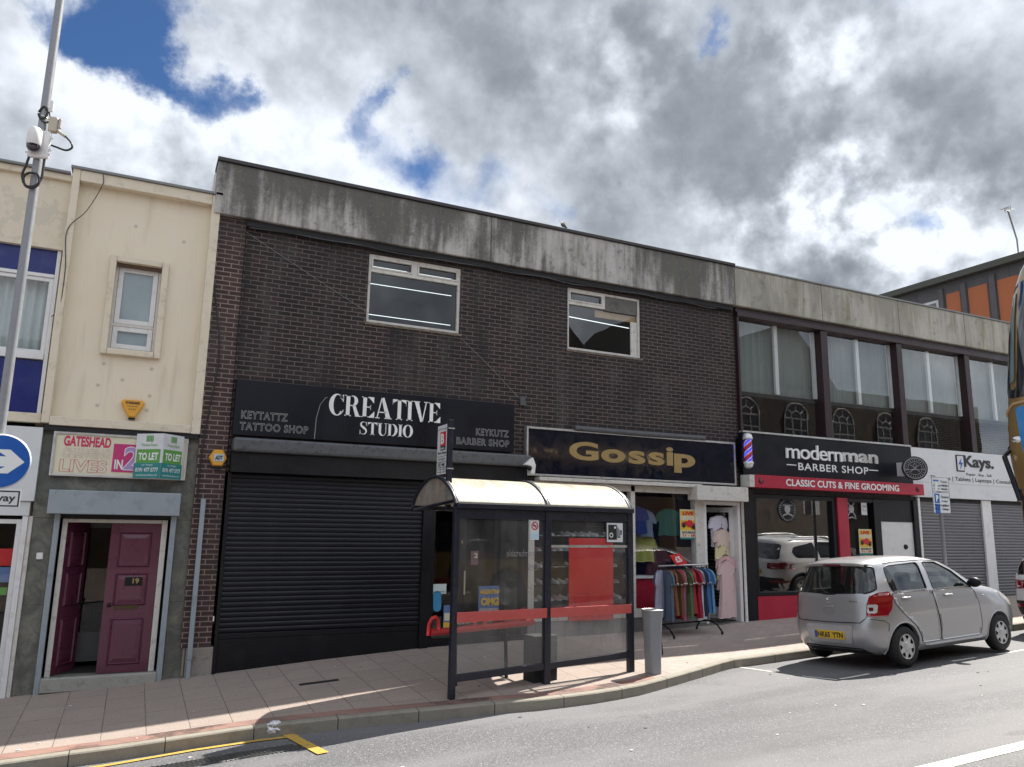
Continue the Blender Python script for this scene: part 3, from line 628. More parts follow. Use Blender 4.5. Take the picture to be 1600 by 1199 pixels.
wall('stone_cladding', -1.28, .87, gz(-1.28) - .1, 3.57, .0, [(-.945, .51, .13, 2.36)], M['stone'], B, .2)
shell(-1.31, .78, -.1, 7.4, .3, 8.0, M['cream_trim'], B)
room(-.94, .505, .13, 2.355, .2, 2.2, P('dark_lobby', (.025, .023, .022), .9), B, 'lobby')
for x, z in ((-.62, 4.55), (.03, 4.53), (-.66, 4.22), (.04, 4.12), (-.64, 3.92), (.02, 3.90), (-.35, 4.33), (-.40, 6.75), (.30, 6.62)):
    m = MB(); m.lathe([(0, -.003), (.006, -.003), (.008, -.002), (.026, -.002), (.032, 0)], (x, .0185, z), 'y', 12, mats=[0, 0, 1, 1]); m.build('old_fixing', [P('rusty_plug', (.25, .18, .12), .9), P('grey_filler', (.62, .56, .46), .9)], B)
bx('rotten_head', -.60, .03, .03, .098, 6.085, 6.127, P('rotten_timber', (.13, .085, .06), .9, var=.4, scale=20), B)
bx('door_step', -.93, .50, -.10, .4, -.06, .128, P('worn_stone_step', (.33, .32, .29), .8, var=.2, scale=6, bump=.3, dirt=(.1, .1, .09), dirt_amt=.5), B, .015)
m = MB(); m.box(-.90, -.835, .02, .12, .13, 2.27); m.box(.39, .465, .02, .12, .13, 2.27); m.box(-.832, .387, .02, .12, 2.22, 2.27); m.build('door_frame', M['white_old'], B, bevel=.004)
bx('door_head', -.94, .505, .03, .19, 2.275, 2.355, M['black_matt'], B)
def panel_door(name, x0, x1, z0, z1, y, matl, parent, knob_x, rotdeg=0.0, hinge=None, panels=None):
    mm = MB(); mm.box(x0, x1, y, y + .045, z0, z1)
    wd = x1 - x0
    for a, b in panels or ((.05, .36), (.44, .66), (.70, .94)):
        zA, zB = z0 + (z1 - z0) * a, z0 + (z1 - z0) * b; xa, xb = x0 + wd * .17, x1 - wd * .17
        # raised and fielded panel with a sunk border
        rings = [(0, -.001), (.018, -.02), (.03, -.004), (.085, -.016)]
        prev = None
        for ins, d in rings:
            c = [(xa + ins, y + d, zA + ins), (xb - ins, y + d, zA + ins), (xb - ins, y + d, zB - ins), (xa + ins, y + d, zB - ins)]
            if prev:
                for k in range(4): mm.poly([prev[k], prev[(k + 1) % 4], c[(k + 1) % 4], c[k]])
            prev = c
        mm.poly(prev)
    if rotdeg:
        mm.bm.transform(Matrix.Translation((hinge, y, 0)) @ Matrix.Rotation(R(rotdeg), 4, 'Z') @ Matrix.Translation((-hinge, -y, 0)))
    d = mm.build(name, matl, parent)
    kn = MB(); kn.lathe([(0, -.055), (.02, -.05), (.028, -.035), (.02, -.018), (.012, -.01), (.02, 0)], (knob_x, y, z0 + .93), 'y', 16)
    if rotdeg:
        kn.bm.transform(Matrix.Translation((hinge, y, 0)) @ Matrix.Rotation(R(rotdeg), 4, 'Z') @ Matrix.Translation((-hinge, -y, 0)))
    kn.build('knob', M['black'], d)
    return d
dr = panel_door('door', -.275, .385, .135, 2.215, .05, M['maroon'], B, -.20)
bx('letter_plate', -.13, .17, .043, .052, 1.00, 1.07, P('bronze_plate', (.09, .07, .035), .45, metal=.6, var=.2), dr, .004)
bx('letter_plate', -.03, .20, .044, .052, 1.63, 1.68, P('bronze_plate', (.09, .07, .035), .45), dr, .004)
nb = bx('number_plate', -.03, .20, .026, .034, 1.33, 1.45, M['black'], dr)
wall_text('19', .07, .155, 1.36, 1.435, .025, M['gold_text'], nb, bold=.03)
dl = panel_door('door', -.83, -.28, .135, 2.215, .06, M['maroon'], B, -.33, 62, -.83)
dl['label'] = 'left maroon leaf standing open into the dark lobby'
# inner glazed doors deep in the lobby
for x0, x1 in ((-.72, -.11), (-.10, .45)):
    d = frame('inner_door', x0, x1, .20, 2.24, .75, .10, .04, P('grey_inner_door', (.12, .125, .13), .5), B); pane(x0 + .1, x1 - .1, .62, 2.14, .77, M['glass_shop'], d); bx('kick_plate', x0 + .101, x1 - .101, .752, .785, .301, .62, P('grey_inner_door', (.12, .125, .13), .5), d)
m = MB(); m.box(-.16, -.13, .70, .745, .95, 1.5); m.box(-.08, -.05, .70, .745, .95, 1.5); m.build('door_handle', M['black'], B)
s = bx('shutter_box', -1.09, .60, -.24, -.003, 2.335, 2.665, M['bluegrey'], B, .01)
m = MB(); m.box(-1.0, -.93, -.07, -.002, gz(-.95) - .05, 2.333); m.box(.50, .575, -.07, -.002, gz(.5) - .05, 2.333); m.build('shutter_guide', M['bluegrey'], B, bevel=.006)
bx('soffit', -1.27, .77, -.10, .0 - .003, 3.50, 3.57, M['black_matt'], B)

sg = thing('fascia_sign', 'cream light box sign with crimson lettering above the maroon door', 'shop sign', (-.25, -.02, 2.87))
bx('panel', -1.10, .61, -.07, -.004, 2.89, 3.47, M['cream_poster'], sg)
frame('frame', -1.135, .64, 2.865, 3.495, -.09, .035, .085, M['alu'], sg)
wall_text('GATESHEAD', -1.0, -.40, 3.29, 3.44, -.071, M['text_red'], sg, bold=.04)
wall_text('CHANGING', -1.0, -.40, 3.13, 3.265, -.072, P('pale_pink_line', (.50, .30, .32), .5), sg, outline=.012, bold=.03)
wall_text('LIVES', -1.02, -.42, 2.925, 3.105, -.072, M['text_red'], sg, outline=.010, bold=.03)
bx('square', -.36, .02, -.078, -.071, 2.95, 3.36, M['magenta'], sg)
wall_text('IN', -.33, -.22, 2.99, 3.13, -.080, M['text_white'], sg, bold=.03)
wall_text('20', -.22, .22, 2.975, 3.33, -.0815, M['lilac'], sg, bold=.03); wall_text('20', -.22, .22, 2.975, 3.33, -.083, M['text_white'], sg, outline=.012, bold=.03)

tl = thing('letting_board', 'folded white and green TO LET board over the cream sign', 'letting board', (.28, -.3, 2.85))
m = MB(); ap = Vector((.28, -.42, 0)); A0 = Vector((-.07, -.12, 0)); C0 = Vector((.575, -.10, 0)); Z0, Z1 = 2.87, 3.52
def tlface(q, z, off=0.0):
    if q <= 1: p = A0.lerp(ap, q); nrm = (ap - A0).cross(Vector((0, 0, 1))).normalized()
    else: p = ap.lerp(C0, q - 1); nrm = (C0 - ap).cross(Vector((0, 0, 1))).normalized()
    p = p + nrm * off; return (p.x, p.y, z)
m.grid(lambda q, z: tlface(q, z), [0, 1, 2], [Z0, Z1]); m.build('board', M['white_panel'], tl)
for q0, q1 in ((0, 1), (1, 2)):
    m = MB(); m.grid(lambda q, z: tlface(min(max(q, q0 + 1e-4), q1 - (1e-4 if q1 == 1 else 0)), z, .003), [q0, q1], [Z0, Z0 + .22]); m.build('lower_band', M['teal_print'], tl)
    m = MB(); m.grid(lambda q, z: tlface(q, z, .003), [q0 + .06, q1 - .06], [Z0 + .22, Z0 + .42]); m.build('green_band', M['green_print'], tl)
    for tx, a, b, c, d, mm_, bo in (('TO LET', .14, .88, .26, .37, 'text_white', .04), ('0191 477 5777', .08, .92, .09, .15, 'text_white', .02), ('Let / Managed', .3, .7, .172, .205, 'text_white', 0), ('www.thomas-stone.co.uk', .1, .9, .03, .06, 'text_white', 0), ('Thomas Stone', .2, .8, .465, .505, 'green_print', .0)):
        m = MB(); gl = fit(glyphs(tx, bold=bo), q0 + a, q0 + b, Z0 + c, Z0 + d); m.text(gl, lambda q, z, c_: tlface(q, z, .007)); m.build('lettering', M[mm_], tl)
    m = MB()
    for k in range(5): m.grid(lambda q, z: tlface(q, z, .005), [q0 + .38 + k * .055, q0 + .38 + k * .055 + .035], [Z0 + .53, Z0 + .62])
    m.build('emblem', M['green_print'], tl)

al = thing('alarm_box', 'yellow triangular alarm box on the cream wall', 'alarm box', (-.17, -.02, 3.74))
def alarm(poly, y0, parent, matl):
    mm = MB(); bm2 = mm
    c = Vector((sum(p[0] for p in poly) / len(poly), sum(p[1] for p in poly) / len(poly)))
    outer = [(p[0], p[1]) for p in poly]; inner = [tuple(c + (Vector(p) - c) * .86) for p in poly]
    n_ = len(poly); A = [bm2.v((p[0], y0, p[1])) for p in outer]; Bv = [bm2.v((p[0], y0 - .06, p[1])) for p in outer]; Cv = [bm2.v((p[0], y0 - .085, p[1])) for p in inner]
    for i in range(n_):
        j = (i + 1) % n_; bm2.bm.faces.new((A[i], A[j], Bv[j], Bv[i])); bm2.bm.faces.new((Bv[i], Bv[j], Cv[j], Cv[i]))
    bm2.bm.faces.new(Cv)
    return mm.build('cover', matl, parent, recalc=True)
alarm([(-.335, 3.99), (-.30, 4.03), (-.05, 4.03), (-.015, 3.99), (-.03, 3.94), (-.13, 3.76), (-.21, 3.76), (-.32, 3.94)], .02, al, M['yellow'])
wall_text('STANDARD', -.27, -.08, 3.96, 4.0, -.068, M['text_black'], al, bold=.04); wall_text('online security', -.25, -.10, 3.915, 3.94, -.068, M['text_black'], al); wall_text('0191', -.22, -.13, 3.87, 3.895, -.068, M['text_black'], al)
bx('lamp_base', -.215, -.125, -.05, .0, 3.735, 3.76, M['black'], al)
itc = tag(bx('door_entry_box', -1.165, -1.085, -.035, -.002, 1.71, 1.80, M['white'], None, .006), 'small white entry box on green grey stone left of the maroon door', 'entry box'); seal(itc)

# --- neighbour with the blue panels, left edge of the picture
N = thing('shop_building', 'cream plastered building with blue panels and white framed windows behind the lamp column', 'building', (-3.6, 0, gz(-3.6)))
wall('wall', -6.0, -1.315, 6.19, 7.26, .02, [], M['plaster'], N)
bx('cornice', -6.0, -1.315, -.05, .3, 7.263, 7.36, M['cream_trim'], N, .01); bx('coping', -6.0, -1.345, -.10, .5, 7.363, 7.395, M['coping_grey'], N)
bx('band', -6.0, -1.315, -.05, .1, 6.17, 6.235, M['cream_trim'], N, .006)
for x0, x1 in ((-2.95, -1.39), (-4.5, -2.99), (-6.0, -4.54)):
    bx('blue_panel', x0, x1, .03, .06, 5.80, 6.165, M['blue_panel'], N); bx('blue_panel', x0, x1, .03, .06, 3.74, 4.50, M['blue_panel'], N)
    w = frame('window', x0, x1, 4.60, 5.74, .02, .055, .06, M['white'], N, bars_v=[((x0 + x1) / 2,)], bars_h=[]); pane(x0 + .05, x1 - .05, 4.65, 5.69, .05, M['glass'], w)
    m = MB(); m.grid(lambda u, z: (u, .22 + .03 * math.sin(u * 55) + .012 * math.sin(u * 23), z), [x0 + .05 + (x1 - x0 - .1) * i / 60 for i in range(61)], [4.62, 5.72], smooth=True); m.build('curtain', M['curtain'], w)
m = MB()
for x in (-1.36, -2.97, -4.52): m.box(x - .025, x + .025, -.01, .1, 3.66, 6.165)
m.box(-6, -1.39, .0, .09, 5.745, 5.795); m.box(-6, -1.39, -.02, .09, 4.515, 4.595); m.build('white_post', M['white'], N, bevel=.004)
m = MB(); m.box(-6, -1.32, -.04, .1, 3.60, 3.735); m.build('sill_band', M['cream_trim'], N, bevel=.01)
bx('fascia', -6, -1.27, -.10, .0, 2.50, 3.53, M['white_panel'], N, .006); bx('fascia_board', -6, -1.31, -.06, .0, 2.30, 2.497, M['white_panel'], N, .006)
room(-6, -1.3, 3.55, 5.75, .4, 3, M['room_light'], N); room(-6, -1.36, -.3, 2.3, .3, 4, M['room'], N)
m = MB(); m.box(-1.385, -1.315, -.05, .06, gz(-1.3) - .1, 2.297); m.build('shopfront_post', M['white'], N, bevel=.006)
m = MB(); m.box(-1.312, -1.262, -.03, .06, gz(-1.3) - .1, 2.297); m.build('shopfront_trim', M['white_old'], N, bevel=.004)
w = frame('shop_window', -6, -1.39, -.1, 2.25, 0, .06, .06, M['white'], N, bars_v=[(-3.6,)]); pane(-5.94, -1.45, .0, 2.2, .03, M['glass_shop'], w)
m = MB(); m.box(-1.70, -1.46, .08, .085, 1.62, 1.85, 0); m.box(-1.70, -1.46, .078, .084, 1.40, 1.60, 1); m.box(-1.66, -1.47, .08, .085, 1.23, 1.33, 2); m.build('window_sticker', [M['red'], M['poster_blue'], M['green_print']], w)
shell(-6, -1.32, -.3, 7.3, .3, 8, M['cream_trim'], N)

# --- dark brick building
D = thing('brick_building', 'dark brick two storey building with streaked concrete parapet and two upstairs windows', 'building', (6.1, 0, gz(6.1)))
WB, WS = (3.29, 5.03, 5.71, 6.955), (7.30, 9.035, 5.695, 6.955)
wall('wall', 1.205, 11.54, 3.03, 7.13, 0, [WB, WS], M['brick'], D, .11)
m = MB(); m.box(.79, 1.203, -.065, .2, .44, 7.13); m.build('brick_pier', M['brick_red'], D)
bx('pier_base', .87, 1.245, -.075, .2, -.05, .437, P('stained_stone_base', (.27, .245, .215), .85, var=.3, scale=7, bump=.4, dirt=(.1, .09, .08), dirt_amt=.8), D, .01)
bx('parapet', .69, 11.435, -.16, .25, 7.135, 8.02, M['conc_a'], D, .012); bx('coping', .675, 11.46, -.20, .35, 8.023, 8.085, M['coping'], D, .006)
m = MB(); m.box(1.21, 11.43, -.10, -.004, 7.03, 7.132); m.build('felt_strip', M['black_matt'], D)
m = MB()
xsf = [1.25 + i * .1 for i in range(98)]
hz = [7.025 - .022 * max(0, math.sin(x * 1.9)) ** 3 - .008 * math.sin(x * 5.3 + 1) for x in xsf]
m.tube([(x, -.09 - .01 * math.sin(x * 3), z) for x, z in zip(xsf, hz)], .010, 6); m.build('lead_flashing', M['lead'], D)
for (x0, x1, z0, z1), kind in ((WB, 0), (WS, 1)):
    w = frame('window', x0, x1, z0, z1, .03, .05, .06, M['white_old'], D, bevel=.004)
    if kind == 0:
        zt = 6.665; m = MB(); m.box(x0 + .05, x1 - .05, .033, .087, zt - .03, zt + .03); m.box(4.11, 4.19, .036, .084, zt + .03, z1 - .05); m.build('transom', M['white_old'], w)
        for a, b in ((x0 + .052, 4.108), (4.192, x1 - .052)): frame('vent_sash', a, b, zt + .032, z1 - .052, .02, .03, .05, M['white_old'], w)
        m = MB()
        for a, b, z in ((3.40, 4.08, 6.80), (3.40, 4.08, 6.825), (4.24, 4.95, 6.80), (4.24, 4.95, 6.825), (3.36, 4.96, 6.50), (3.36, 4.96, 5.93)): m.tube([(a, .30, z), (b, .30, z)], .006, 6)
        m.build('strip_light', M['tube_lamp'], w)
    else:
        zt = 6.655; m = MB(); m.box(x0 + .05, 8.14, .033, .087, zt - .03, zt + .03); m.box(8.142, 8.19, .036, .084, zt - .03, z1 - .05); m.build('transom', M['white_old'], w)
        frame('vent_sash', x0 + .052, 8.14, zt + .032, z1 - .052, .02, .03, .05, M['white_old'], w)
        bx('boarded_vent', 8.193, x1 - .052, .04, .06, 6.60, z1 - .052, P('mouldy_board', (.14, .135, .125), .85, var=.4, scale=5, dirt=(.04, .04, .04), dirt_amt=.7), w)
        bx('timber_strip', 8.0, x1 - .052, .10, .13, 6.46, 6.597, M['wood'], w); bx('side_board', 8.83, x1 - .052, .065, .085, z0 + .052, 6.455, M['white_old'], w)
        m = MB(); m.tube([(7.45, .30, 6.80), (7.98, .30, 6.79)], .008, 6); m.tube([(7.36, .30, 6.45), (8.95, .30, 6.39)], .008, 6); m.build('strip_light', M['tube_lamp'], w)
    pane(x0 + .05, x1 - .05, z0 + .05, z1 - .05, .075, M['glass_sky'], w)
    mm = MB(); mm.grid(lambda u, v: (u, -.03 + .09 * v, z0 - .03 + .015 * math.sin(u * 31) * (1 - v)), [x0 - .02 + (x1 - x0 + .06) * i / 30 for i in range(31)], [0, 1]); mm.box(x0 - .02, x1 + .04, -.015, .03, z0 - .045, z0 - .012); mm.build('sill', P('crumbling_sill', (.26, .22, .18), .9, var=.4, scale=18, bump=.5), w)
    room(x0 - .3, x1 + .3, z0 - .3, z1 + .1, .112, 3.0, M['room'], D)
shell(.8, 11.5, -.1, 8.0, .36, 9, M['brick_red'], D)
bx('side_panel', .672, .688, .3, 2.2, 7.48, 8.0, P('red_white_side_panel', (.75, .70, .70), .6, var=.1, dirt=(.65, .03, .06), dirt_amt=1.0, scale=1.8), D)
# left unit: shutter, canopy
bx('canopy_roll', 1.26, 6.40, -.30, -.004, 3.33, 3.55, M['lead'], D, .04)
bx('shutter_housing', 1.26, 6.36, -.20, -.004, 3.02, 3.327, M['black'], D, .006)
sh = roller('roller_shutter', 1.30, 4.44, .62, 3.017, -.03, M['shutter_black'], D)
bx('bottom_bar', 1.30, 4.44, -.05, -.005, .54, .617, M['black'], sh, .006)
m = MB(); m.box(1.245, 1.298, -.08, .2, .0, 3.017); m.box(4.442, 4.60, -.08, .2, .15, 3.017); m.build('shutter_guide', M['black'], D, bevel=.006)
m = MB(); m.prism([(1.30, gz(1.3) - .1), (4.44, gz(4.44) - .1), (4.44, .537), (1.30, .537)], -.045, .1); m.build('stall_riser', M['black'], D)
m = MB(); m.box(1.3, 4.44, .0, .02, .5, 3.02); m.build('shutter_backing', M['black_matt'], D)
m = MB(); m.box(4.603, 4.68, -.04, .1, .26, 3.017); m.box(5.10, 5.18, -.04, .1, .30, 3.017); m.box(5.92, 6.02, -.04, .1, .30, 3.017); m.box(6.34, 6.47, -.06, .15, .28, 3.05); m.box(4.68, 6.34, -.035, .1, 2.62, 2.70); m.box(4.68, 6.34, -.037, .1, .255, .38); m.build('shopfront_frame', M['black'], D, bevel=.006)
pane(4.68, 5.10, .38, 2.62, .02, M['glass_shop'], D, 'shop_pane'); pane(6.02, 6.34, .38, 2.62, .02, M['glass_shop'], D, 'shop_pane'); pane(4.68, 6.34, 2.70, 3.017, .02, M['glass_shop'], D, 'shop_pane')
dd = frame('door', 5.185, 5.915, .385, 2.615, .01, .09, .05, M['black'], D); pane(5.27, 5.83, .47, 2.53, .03, M['glass_shop'], dd); bx('handle', 5.23, 5.255, -.06, -.03, 1.1, 1.5, M['alu'], dd)
bx('door_step', 4.55, 6.4, -.12, .3, gz(5.4) - .12, .253, P('grey_step', (.20, .195, .185), .85, var=.25, bump=.3), D, .012)
room(4.62, 6.42, .25, 3.0, .15, 4.5, P('tattoo_room', (.10, .092, .080), .9, var=.5, scale=1.3), D)
# right unit: clothes shop
bx('gutter', 6.60, 10.35, -.22, -.004, 3.105, 3.175, M['white_old'], D, .01)
m = MB(); m.box(6.472, 6.60, -.05, .1, .60, 3.10); m.box(8.72, 8.82, -.04, .1, .75, 3.10); m.box(10.28, 10.50, -.06, .1, .45, 3.10); m.box(6.60, 10.28, -.04, .1, 2.98, 3.10); m.box(6.60, 10.28, -.07, .1, .60, .75); m.build('shopfront_frame', M['white_old'], D, bevel=.006)
pane(6.60, 8.72, .75, 2.98, .02, M['glass_shop'], D, 'shop_pane'); pane(8.82, 10.28, .75, 2.98, .02, M['glass_shop'], D, 'shop_pane')
def tile_mat():
    return brick_mat('grey_wall_tile', (.20, .19, .18), (.24, .23, .215), (.09, .085, .08), .2, w=.3, h=.3, ms=.006)
m = MB(); m.prism([(6.472, gz(6.47) - .1), (10.5, gz(10.5) - .1), (10.5, .597), (6.472, .597)], -.045, .1); m.build('stall_riser', tile_mat(), D)
sb = bx('shutter_box', 10.13, 11.47, -.32, -.004, 2.855, 3.15, M['white_old'], D, .012)
m = MB(); m.box(10.503, 10.57, -.05, .1, .40, 2.85); m.box(11.40, 11.475, -.05, .1, .40, 2.85); m.box(10.57, 11.40, -.04, .1, 2.78, 2.85); m.build('door_frame', M['white'], D, bevel=.005)
bx('door_step', 10.5, 11.5, -.06, .4, .30, .425, P('grey_step', (.20, .195, .185), .85), D)
# shop door stands open, folded into the shop on its right hinge
m = MB(); hx, hy = 11.39, .08
def dp(u, w_, z): ang = R(118); return (hx + math.cos(ang) * u - math.sin(ang) * w_, hy + math.sin(ang) * u + math.cos(ang) * w_, z)
def dbox(mm, u0, u1, z0, z1, t0=-.02, t1=.02):
    V = [mm.v(dp(u, w_, z)) for z in (z0, z1) for w_ in (t0, t1) for u in (u0, u1)]
    for q in ((0, 2, 3, 1), (4, 5, 7, 6), (0, 1, 5, 4), (2, 6, 7, 3), (0, 4, 6, 2), (1, 3, 7, 5)): mm.bm.faces.new([V[i] for i in q])
dbox(m, 0, .09, .45, 2.74); dbox(m, .72, .81, .45, 2.74); dbox(m, .09, .72, 2.64, 2.74); dbox(m, .09, .72, .45, .68); od = m.build('door', M['white'], D)
m = MB(); m.poly([dp(.09, 0, .68), dp(.72, 0, .68), dp(.72, 0, 2.64), dp(.09, 0, 2.64)]); m.build('pane', M['glass_shop'], od)
room(6.45, 11.52, .30, 3.12, .15, 6.0, M['room_light'], D)
m = MB(); m.tube([(11.50, -.08, 3.13), (11.51, -.08, 1.9), (11.515, -.08, .42)], .03, 10); m.build('drainpipe', M['white_old'], D)
m = MB(); m.box(11.543, 11.86, -.05, .2, .36, 3.15); m.build('black_pier', M['black'], D, bevel=.006)

# --- glazed building on the right
E_ = thing('glazed_building', 'building with a band of maroon framed upstairs windows and algae streaked parapet', 'building', (17, 0, gz(17)))
XR0, XR1 = 11.54, 23.0
bx('parapet', 11.44, XR1, -.155, .25, 7.14, 8.01, M['conc_b'], E_, .012); bx('coping', 11.47, XR1 + .03, -.18, .35, 8.013, 8.05, M['coping_grey'], E_, .004)
m = MB(); m.box(XR0, XR1, -.12, .15, 6.92, 7.02); m.box(XR0, XR1, -.06, .15, 7.023, 7.137); m.build('window_head', M['maroon_frame'], E_, bevel=.008)
bays = [(11.60, 14.07), (14.29, 16.66), (16.86, 19.27), (19.47, 21.9)]
m = MB()
for x0, x1 in ((11.543, 11.597), (14.073, 14.287), (16.663, 16.857), (19.273, 19.467), (21.903, 23.0)): m.box(x0, x1, -.09, .2, 4.36, 6.917)
m.build('maroon_post', M['maroon_frame'], E_, bevel=.008)
m = MB(); m.box(XR0, XR1, -.05, .2, 4.28, 4.358); m.build('window_sill', M['maroon_frame'], E_, bevel=.006)
for k, (x0, x1) in enumerate(bays):
    xm = (x0 + x1) / 2 + .0
    w = pane(x0, x1, 4.36, 6.917, .06, M['glass_band'], E_, 'window')
    m = MB(); m.box(xm - .05, xm + .05, .09, .15, 5.30, 6.90); m.box(x1 - .10, x1 - .01, .09, .15, 5.30, 6.90); m.build('white_mullion', M['white'], w)
    def folds(u): return .22 + .012 * math.sin(u * 24 + k) + (.02 * math.sin(u * 60) if k in (0, 1) else 0)
    m = MB(); m.grid(lambda u, z: (u, folds(u), z), [x0 + (x1 - x0) * i / 60 for i in range(61)], [5.29, 6.91], smooth=True); m.build('blind', M['blind'], w)
    bx('inner_rail', x0, x1, .12, .25, 5.20, 5.285, M['black_matt'], w)
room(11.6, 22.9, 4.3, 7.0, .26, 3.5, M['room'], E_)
shell(11.55, XR1, .2, 8.0, .36, 9, M['brick_red'], E_)
bx('fascia_backing', 11.865, XR1, -.03, .15, 3.05, 4.277, M['black_matt'], E_)
# barber shopfront
m = MB(); m.box(11.863, 11.93, -.05, .12, .92, 3.04); m.box(14.17, 14.29, -.05, .12, .92, 3.04); m.box(11.93, 14.17, -.05, .12, .92, 1.0); m.box(11.93, 14.17, -.05, .12, 2.95, 3.04); m.box(15.50, 15.72, -.06, .12, .5, 3.04); m.box(16.86, 17.02, -.07, .12, .5, 3.04); m.box(14.63, 15.5, -.05, .12, 2.95, 3.04); m.build('shopfront_frame', M['black'], E_, bevel=.006)
bx('red_mullion', 14.293, 14.625, -.09, .12, .5, 3.04, M['red_panel'], E_, .006)
m = MB(); m.prism([(11.863, gz(11.8) - .1), (14.29, gz(14.3) - .1), (14.29, .917), (11.863, .917)], -.055, .1); m.build('stall_riser', M['red_panel'], E_)
bx('stall_riser', 14.628, 15.498, -.05, .1, .4, .90, M['red_panel'], E_)
pane(11.93, 14.17, 1.0, 2.95, .03, glass('barber_glass', refl=.16), E_, 'shop_pane'); pane(14.628, 15.5, .9, 2.95, .03, M['glass_shop'], E_, 'shop_pane')
room(11.87, 15.7, .4, 3.04, .15, 5.0, P('barber_room', (.13, .14, .145), .9, var=.5, scale=1.0), E_)
dd = bx('doorway_panel', 15.722, 16.858, -.01, .05, .5, 2.53, M['white'], E_, .004); bx('black_head', 15.722, 16.858, -.03, .05, 2.533, 3.04, M['black'], E_)
m = MB(); m.lathe([(0, -.04), (.05, -.035), (.06, 0)], (16.55, -.01, 1.95), 'y', 14); m.build('knob', M['black'], dd)
# phone shop shutters
for x0, x1 in ((17.10, 19.48), (19.85, 22.3)):
    roller('roller_shutter', x0, x1, .75, 3.12, .0, M['slat_grey'], E_); bx('shutter_backing', x0, x1, .02, .05, .5, 3.12, M['black_matt'], E_)
m = MB(); m.box(17.023, 17.098, -.08, .12, .5, 3.13); m.box(19.483, 19.847, -.06, .12, .5, 3.13); m.box(22.303, 22.9, -.06, .12, .5, 3.13); m.build('white_post', M['white'], E_, bevel=.006)
bx('stall_riser', 17.1, 22.9, -.05, .1, .4, .745, P('beige_riser', (.35, .30, .25), .8), E_)

# --- taller building beyond the end of the row
T_ = thing('office_block', 'taller grey block with orange brick panels beyond the parapet', 'building', (31, 8, 0))
XW = 28.0
m = MB(); m.box(XW, 40, 1.0, 16, 0, 12.0); m.build('wall', M['far_conc'], T_)
bx('roof_edge', XW - .35, 40.3, .6, 16.3, 12.0, 12.24, P('far_roof_edge', (.10, .10, .085), .8), T_)
m = MB()
for y0, y1 in ((5.55, 6.12), (4.48, 5.22), (3.3, 4.1), (2.2, 3.0), (1.2, 1.95)): m.box(XW - .02, XW + .05, y0, y1, 9.5, 11.55)
m.build('brick_panel', M['brick_orange'], T_)
m = MB()
for y0 in (6.2, 5.27, 4.15, 3.05, 2.0): m.box(XW - .10, XW, y0, y0 + .2, 9.0, 11.8)
m.build('pilaster', M['far_conc'], T_)
m = MB(); m.box(XW - .03, XW + .05, 6.45, 7.55, 10.4, 11.42); w = m.build('window', M['white'], T_); m = MB(); m.box(XW - .035, XW, 6.55, 7.45, 10.4, 11.32); m.build('pane', M['glass_dark'], w)

# --- stone terrace across the street, seen only mirrored in the upstairs glass
O_ = thing('stone_terrace', 'sandstone gabled building with arched windows mirrored in the upstairs glass', 'building', (16, -26, .5))
sandst = brick_mat('soot_dark_sandstone', (.070, .056, .040), (.10, .078, .052), (.05, .04, .03), .5, w=.6, h=.3, ms=.01)
m = MB(); Yo = -27.0
def arch_pts(xc, w_, z0, zs): return [(xc - w_ / 2, z0), (xc + w_ / 2, z0)] + [(xc + w_ / 2 * math.cos(math.pi * i / 10), zs + w_ / 2 * math.sin(math.pi * i / 10)) for i in range(11)]
m.box(-30, 14.0, Yo - 10, Yo, 0, 9.6); m.box(14.003, 62, Yo - 10, Yo, 0, 12.6)
for xc in (20.5, 31, 41.5): m.prism([(xc - 4.2, 12.6), (xc + 4.2, 12.6), (xc, 17.2)], Yo - 10, Yo + .1)
m.build('wall', sandst, O_)
m = MB(); m.prism([(-30, 9.6), (14, 9.6), (14, 10.6), (-30, 10.6)], Yo - 9, Yo - 2); m.build('roof', M['roofing'], O_)
m = MB(); m.box(8.3, 9.3, Yo - 3, Yo - 2, 9.6, 12.0); m.cyl((8.55, Yo - 2.5, 12), (8.55, Yo - 2.5, 12.6), .16, seg=10); m.cyl((9.05, Yo - 2.5, 12), (9.05, Yo - 2.5, 12.5), .16, seg=10); m.build('chimney', M['black_matt'], O_)
for i in range(9):
    xc = 18.5 + i * 4.6; zo = 1.9
    mm = MB(); mm.prism(arch_pts(xc, 2.3, 5.0 + zo, 8.2 + zo), Yo, Yo + .06); w = mm.build('arched_window', M['glass_dark'], O_)
    mm = MB(); mm.tube([(xc + 1.1 * math.cos(math.pi * i_ / 12), Yo + .08, 8.2 + 1.1 * math.sin(math.pi * i_ / 12)) for i_ in range(13)], .07, 6); mm.tube([(xc + .5 * math.cos(math.pi * i_ / 10), Yo + .08, 8.2 + .5 * math.sin(math.pi * i_ / 10)) for i_ in range(11)], .05, 6)
    for q in (-1.1, -.38, .38, 1.1): mm.box(xc + q - .05, xc + q + .05, Yo + .06, Yo + .10, 5.0, 8.2)
    for z_ in (5.8, 6.6, 7.4, 8.2): mm.box(xc - 1.1, xc + 1.1, Yo + .06, Yo + .11, z_ - .05, z_ + .05)
    for a_ in (40, 90, 140): mm.tube([(xc + .5 * math.cos(R(a_)), Yo + .08, 8.2 + .5 * math.sin(R(a_))), (xc + 1.1 * math.cos(R(a_)), Yo + .08, 8.2 + 1.1 * math.sin(R(a_)))], .05, 6)
    mm.bm.transform(Matrix.Translation((0, 0, zo))); mm.build('glazing_bars', P('grey_glazing_bar', (.30, .30, .30), .6), w)
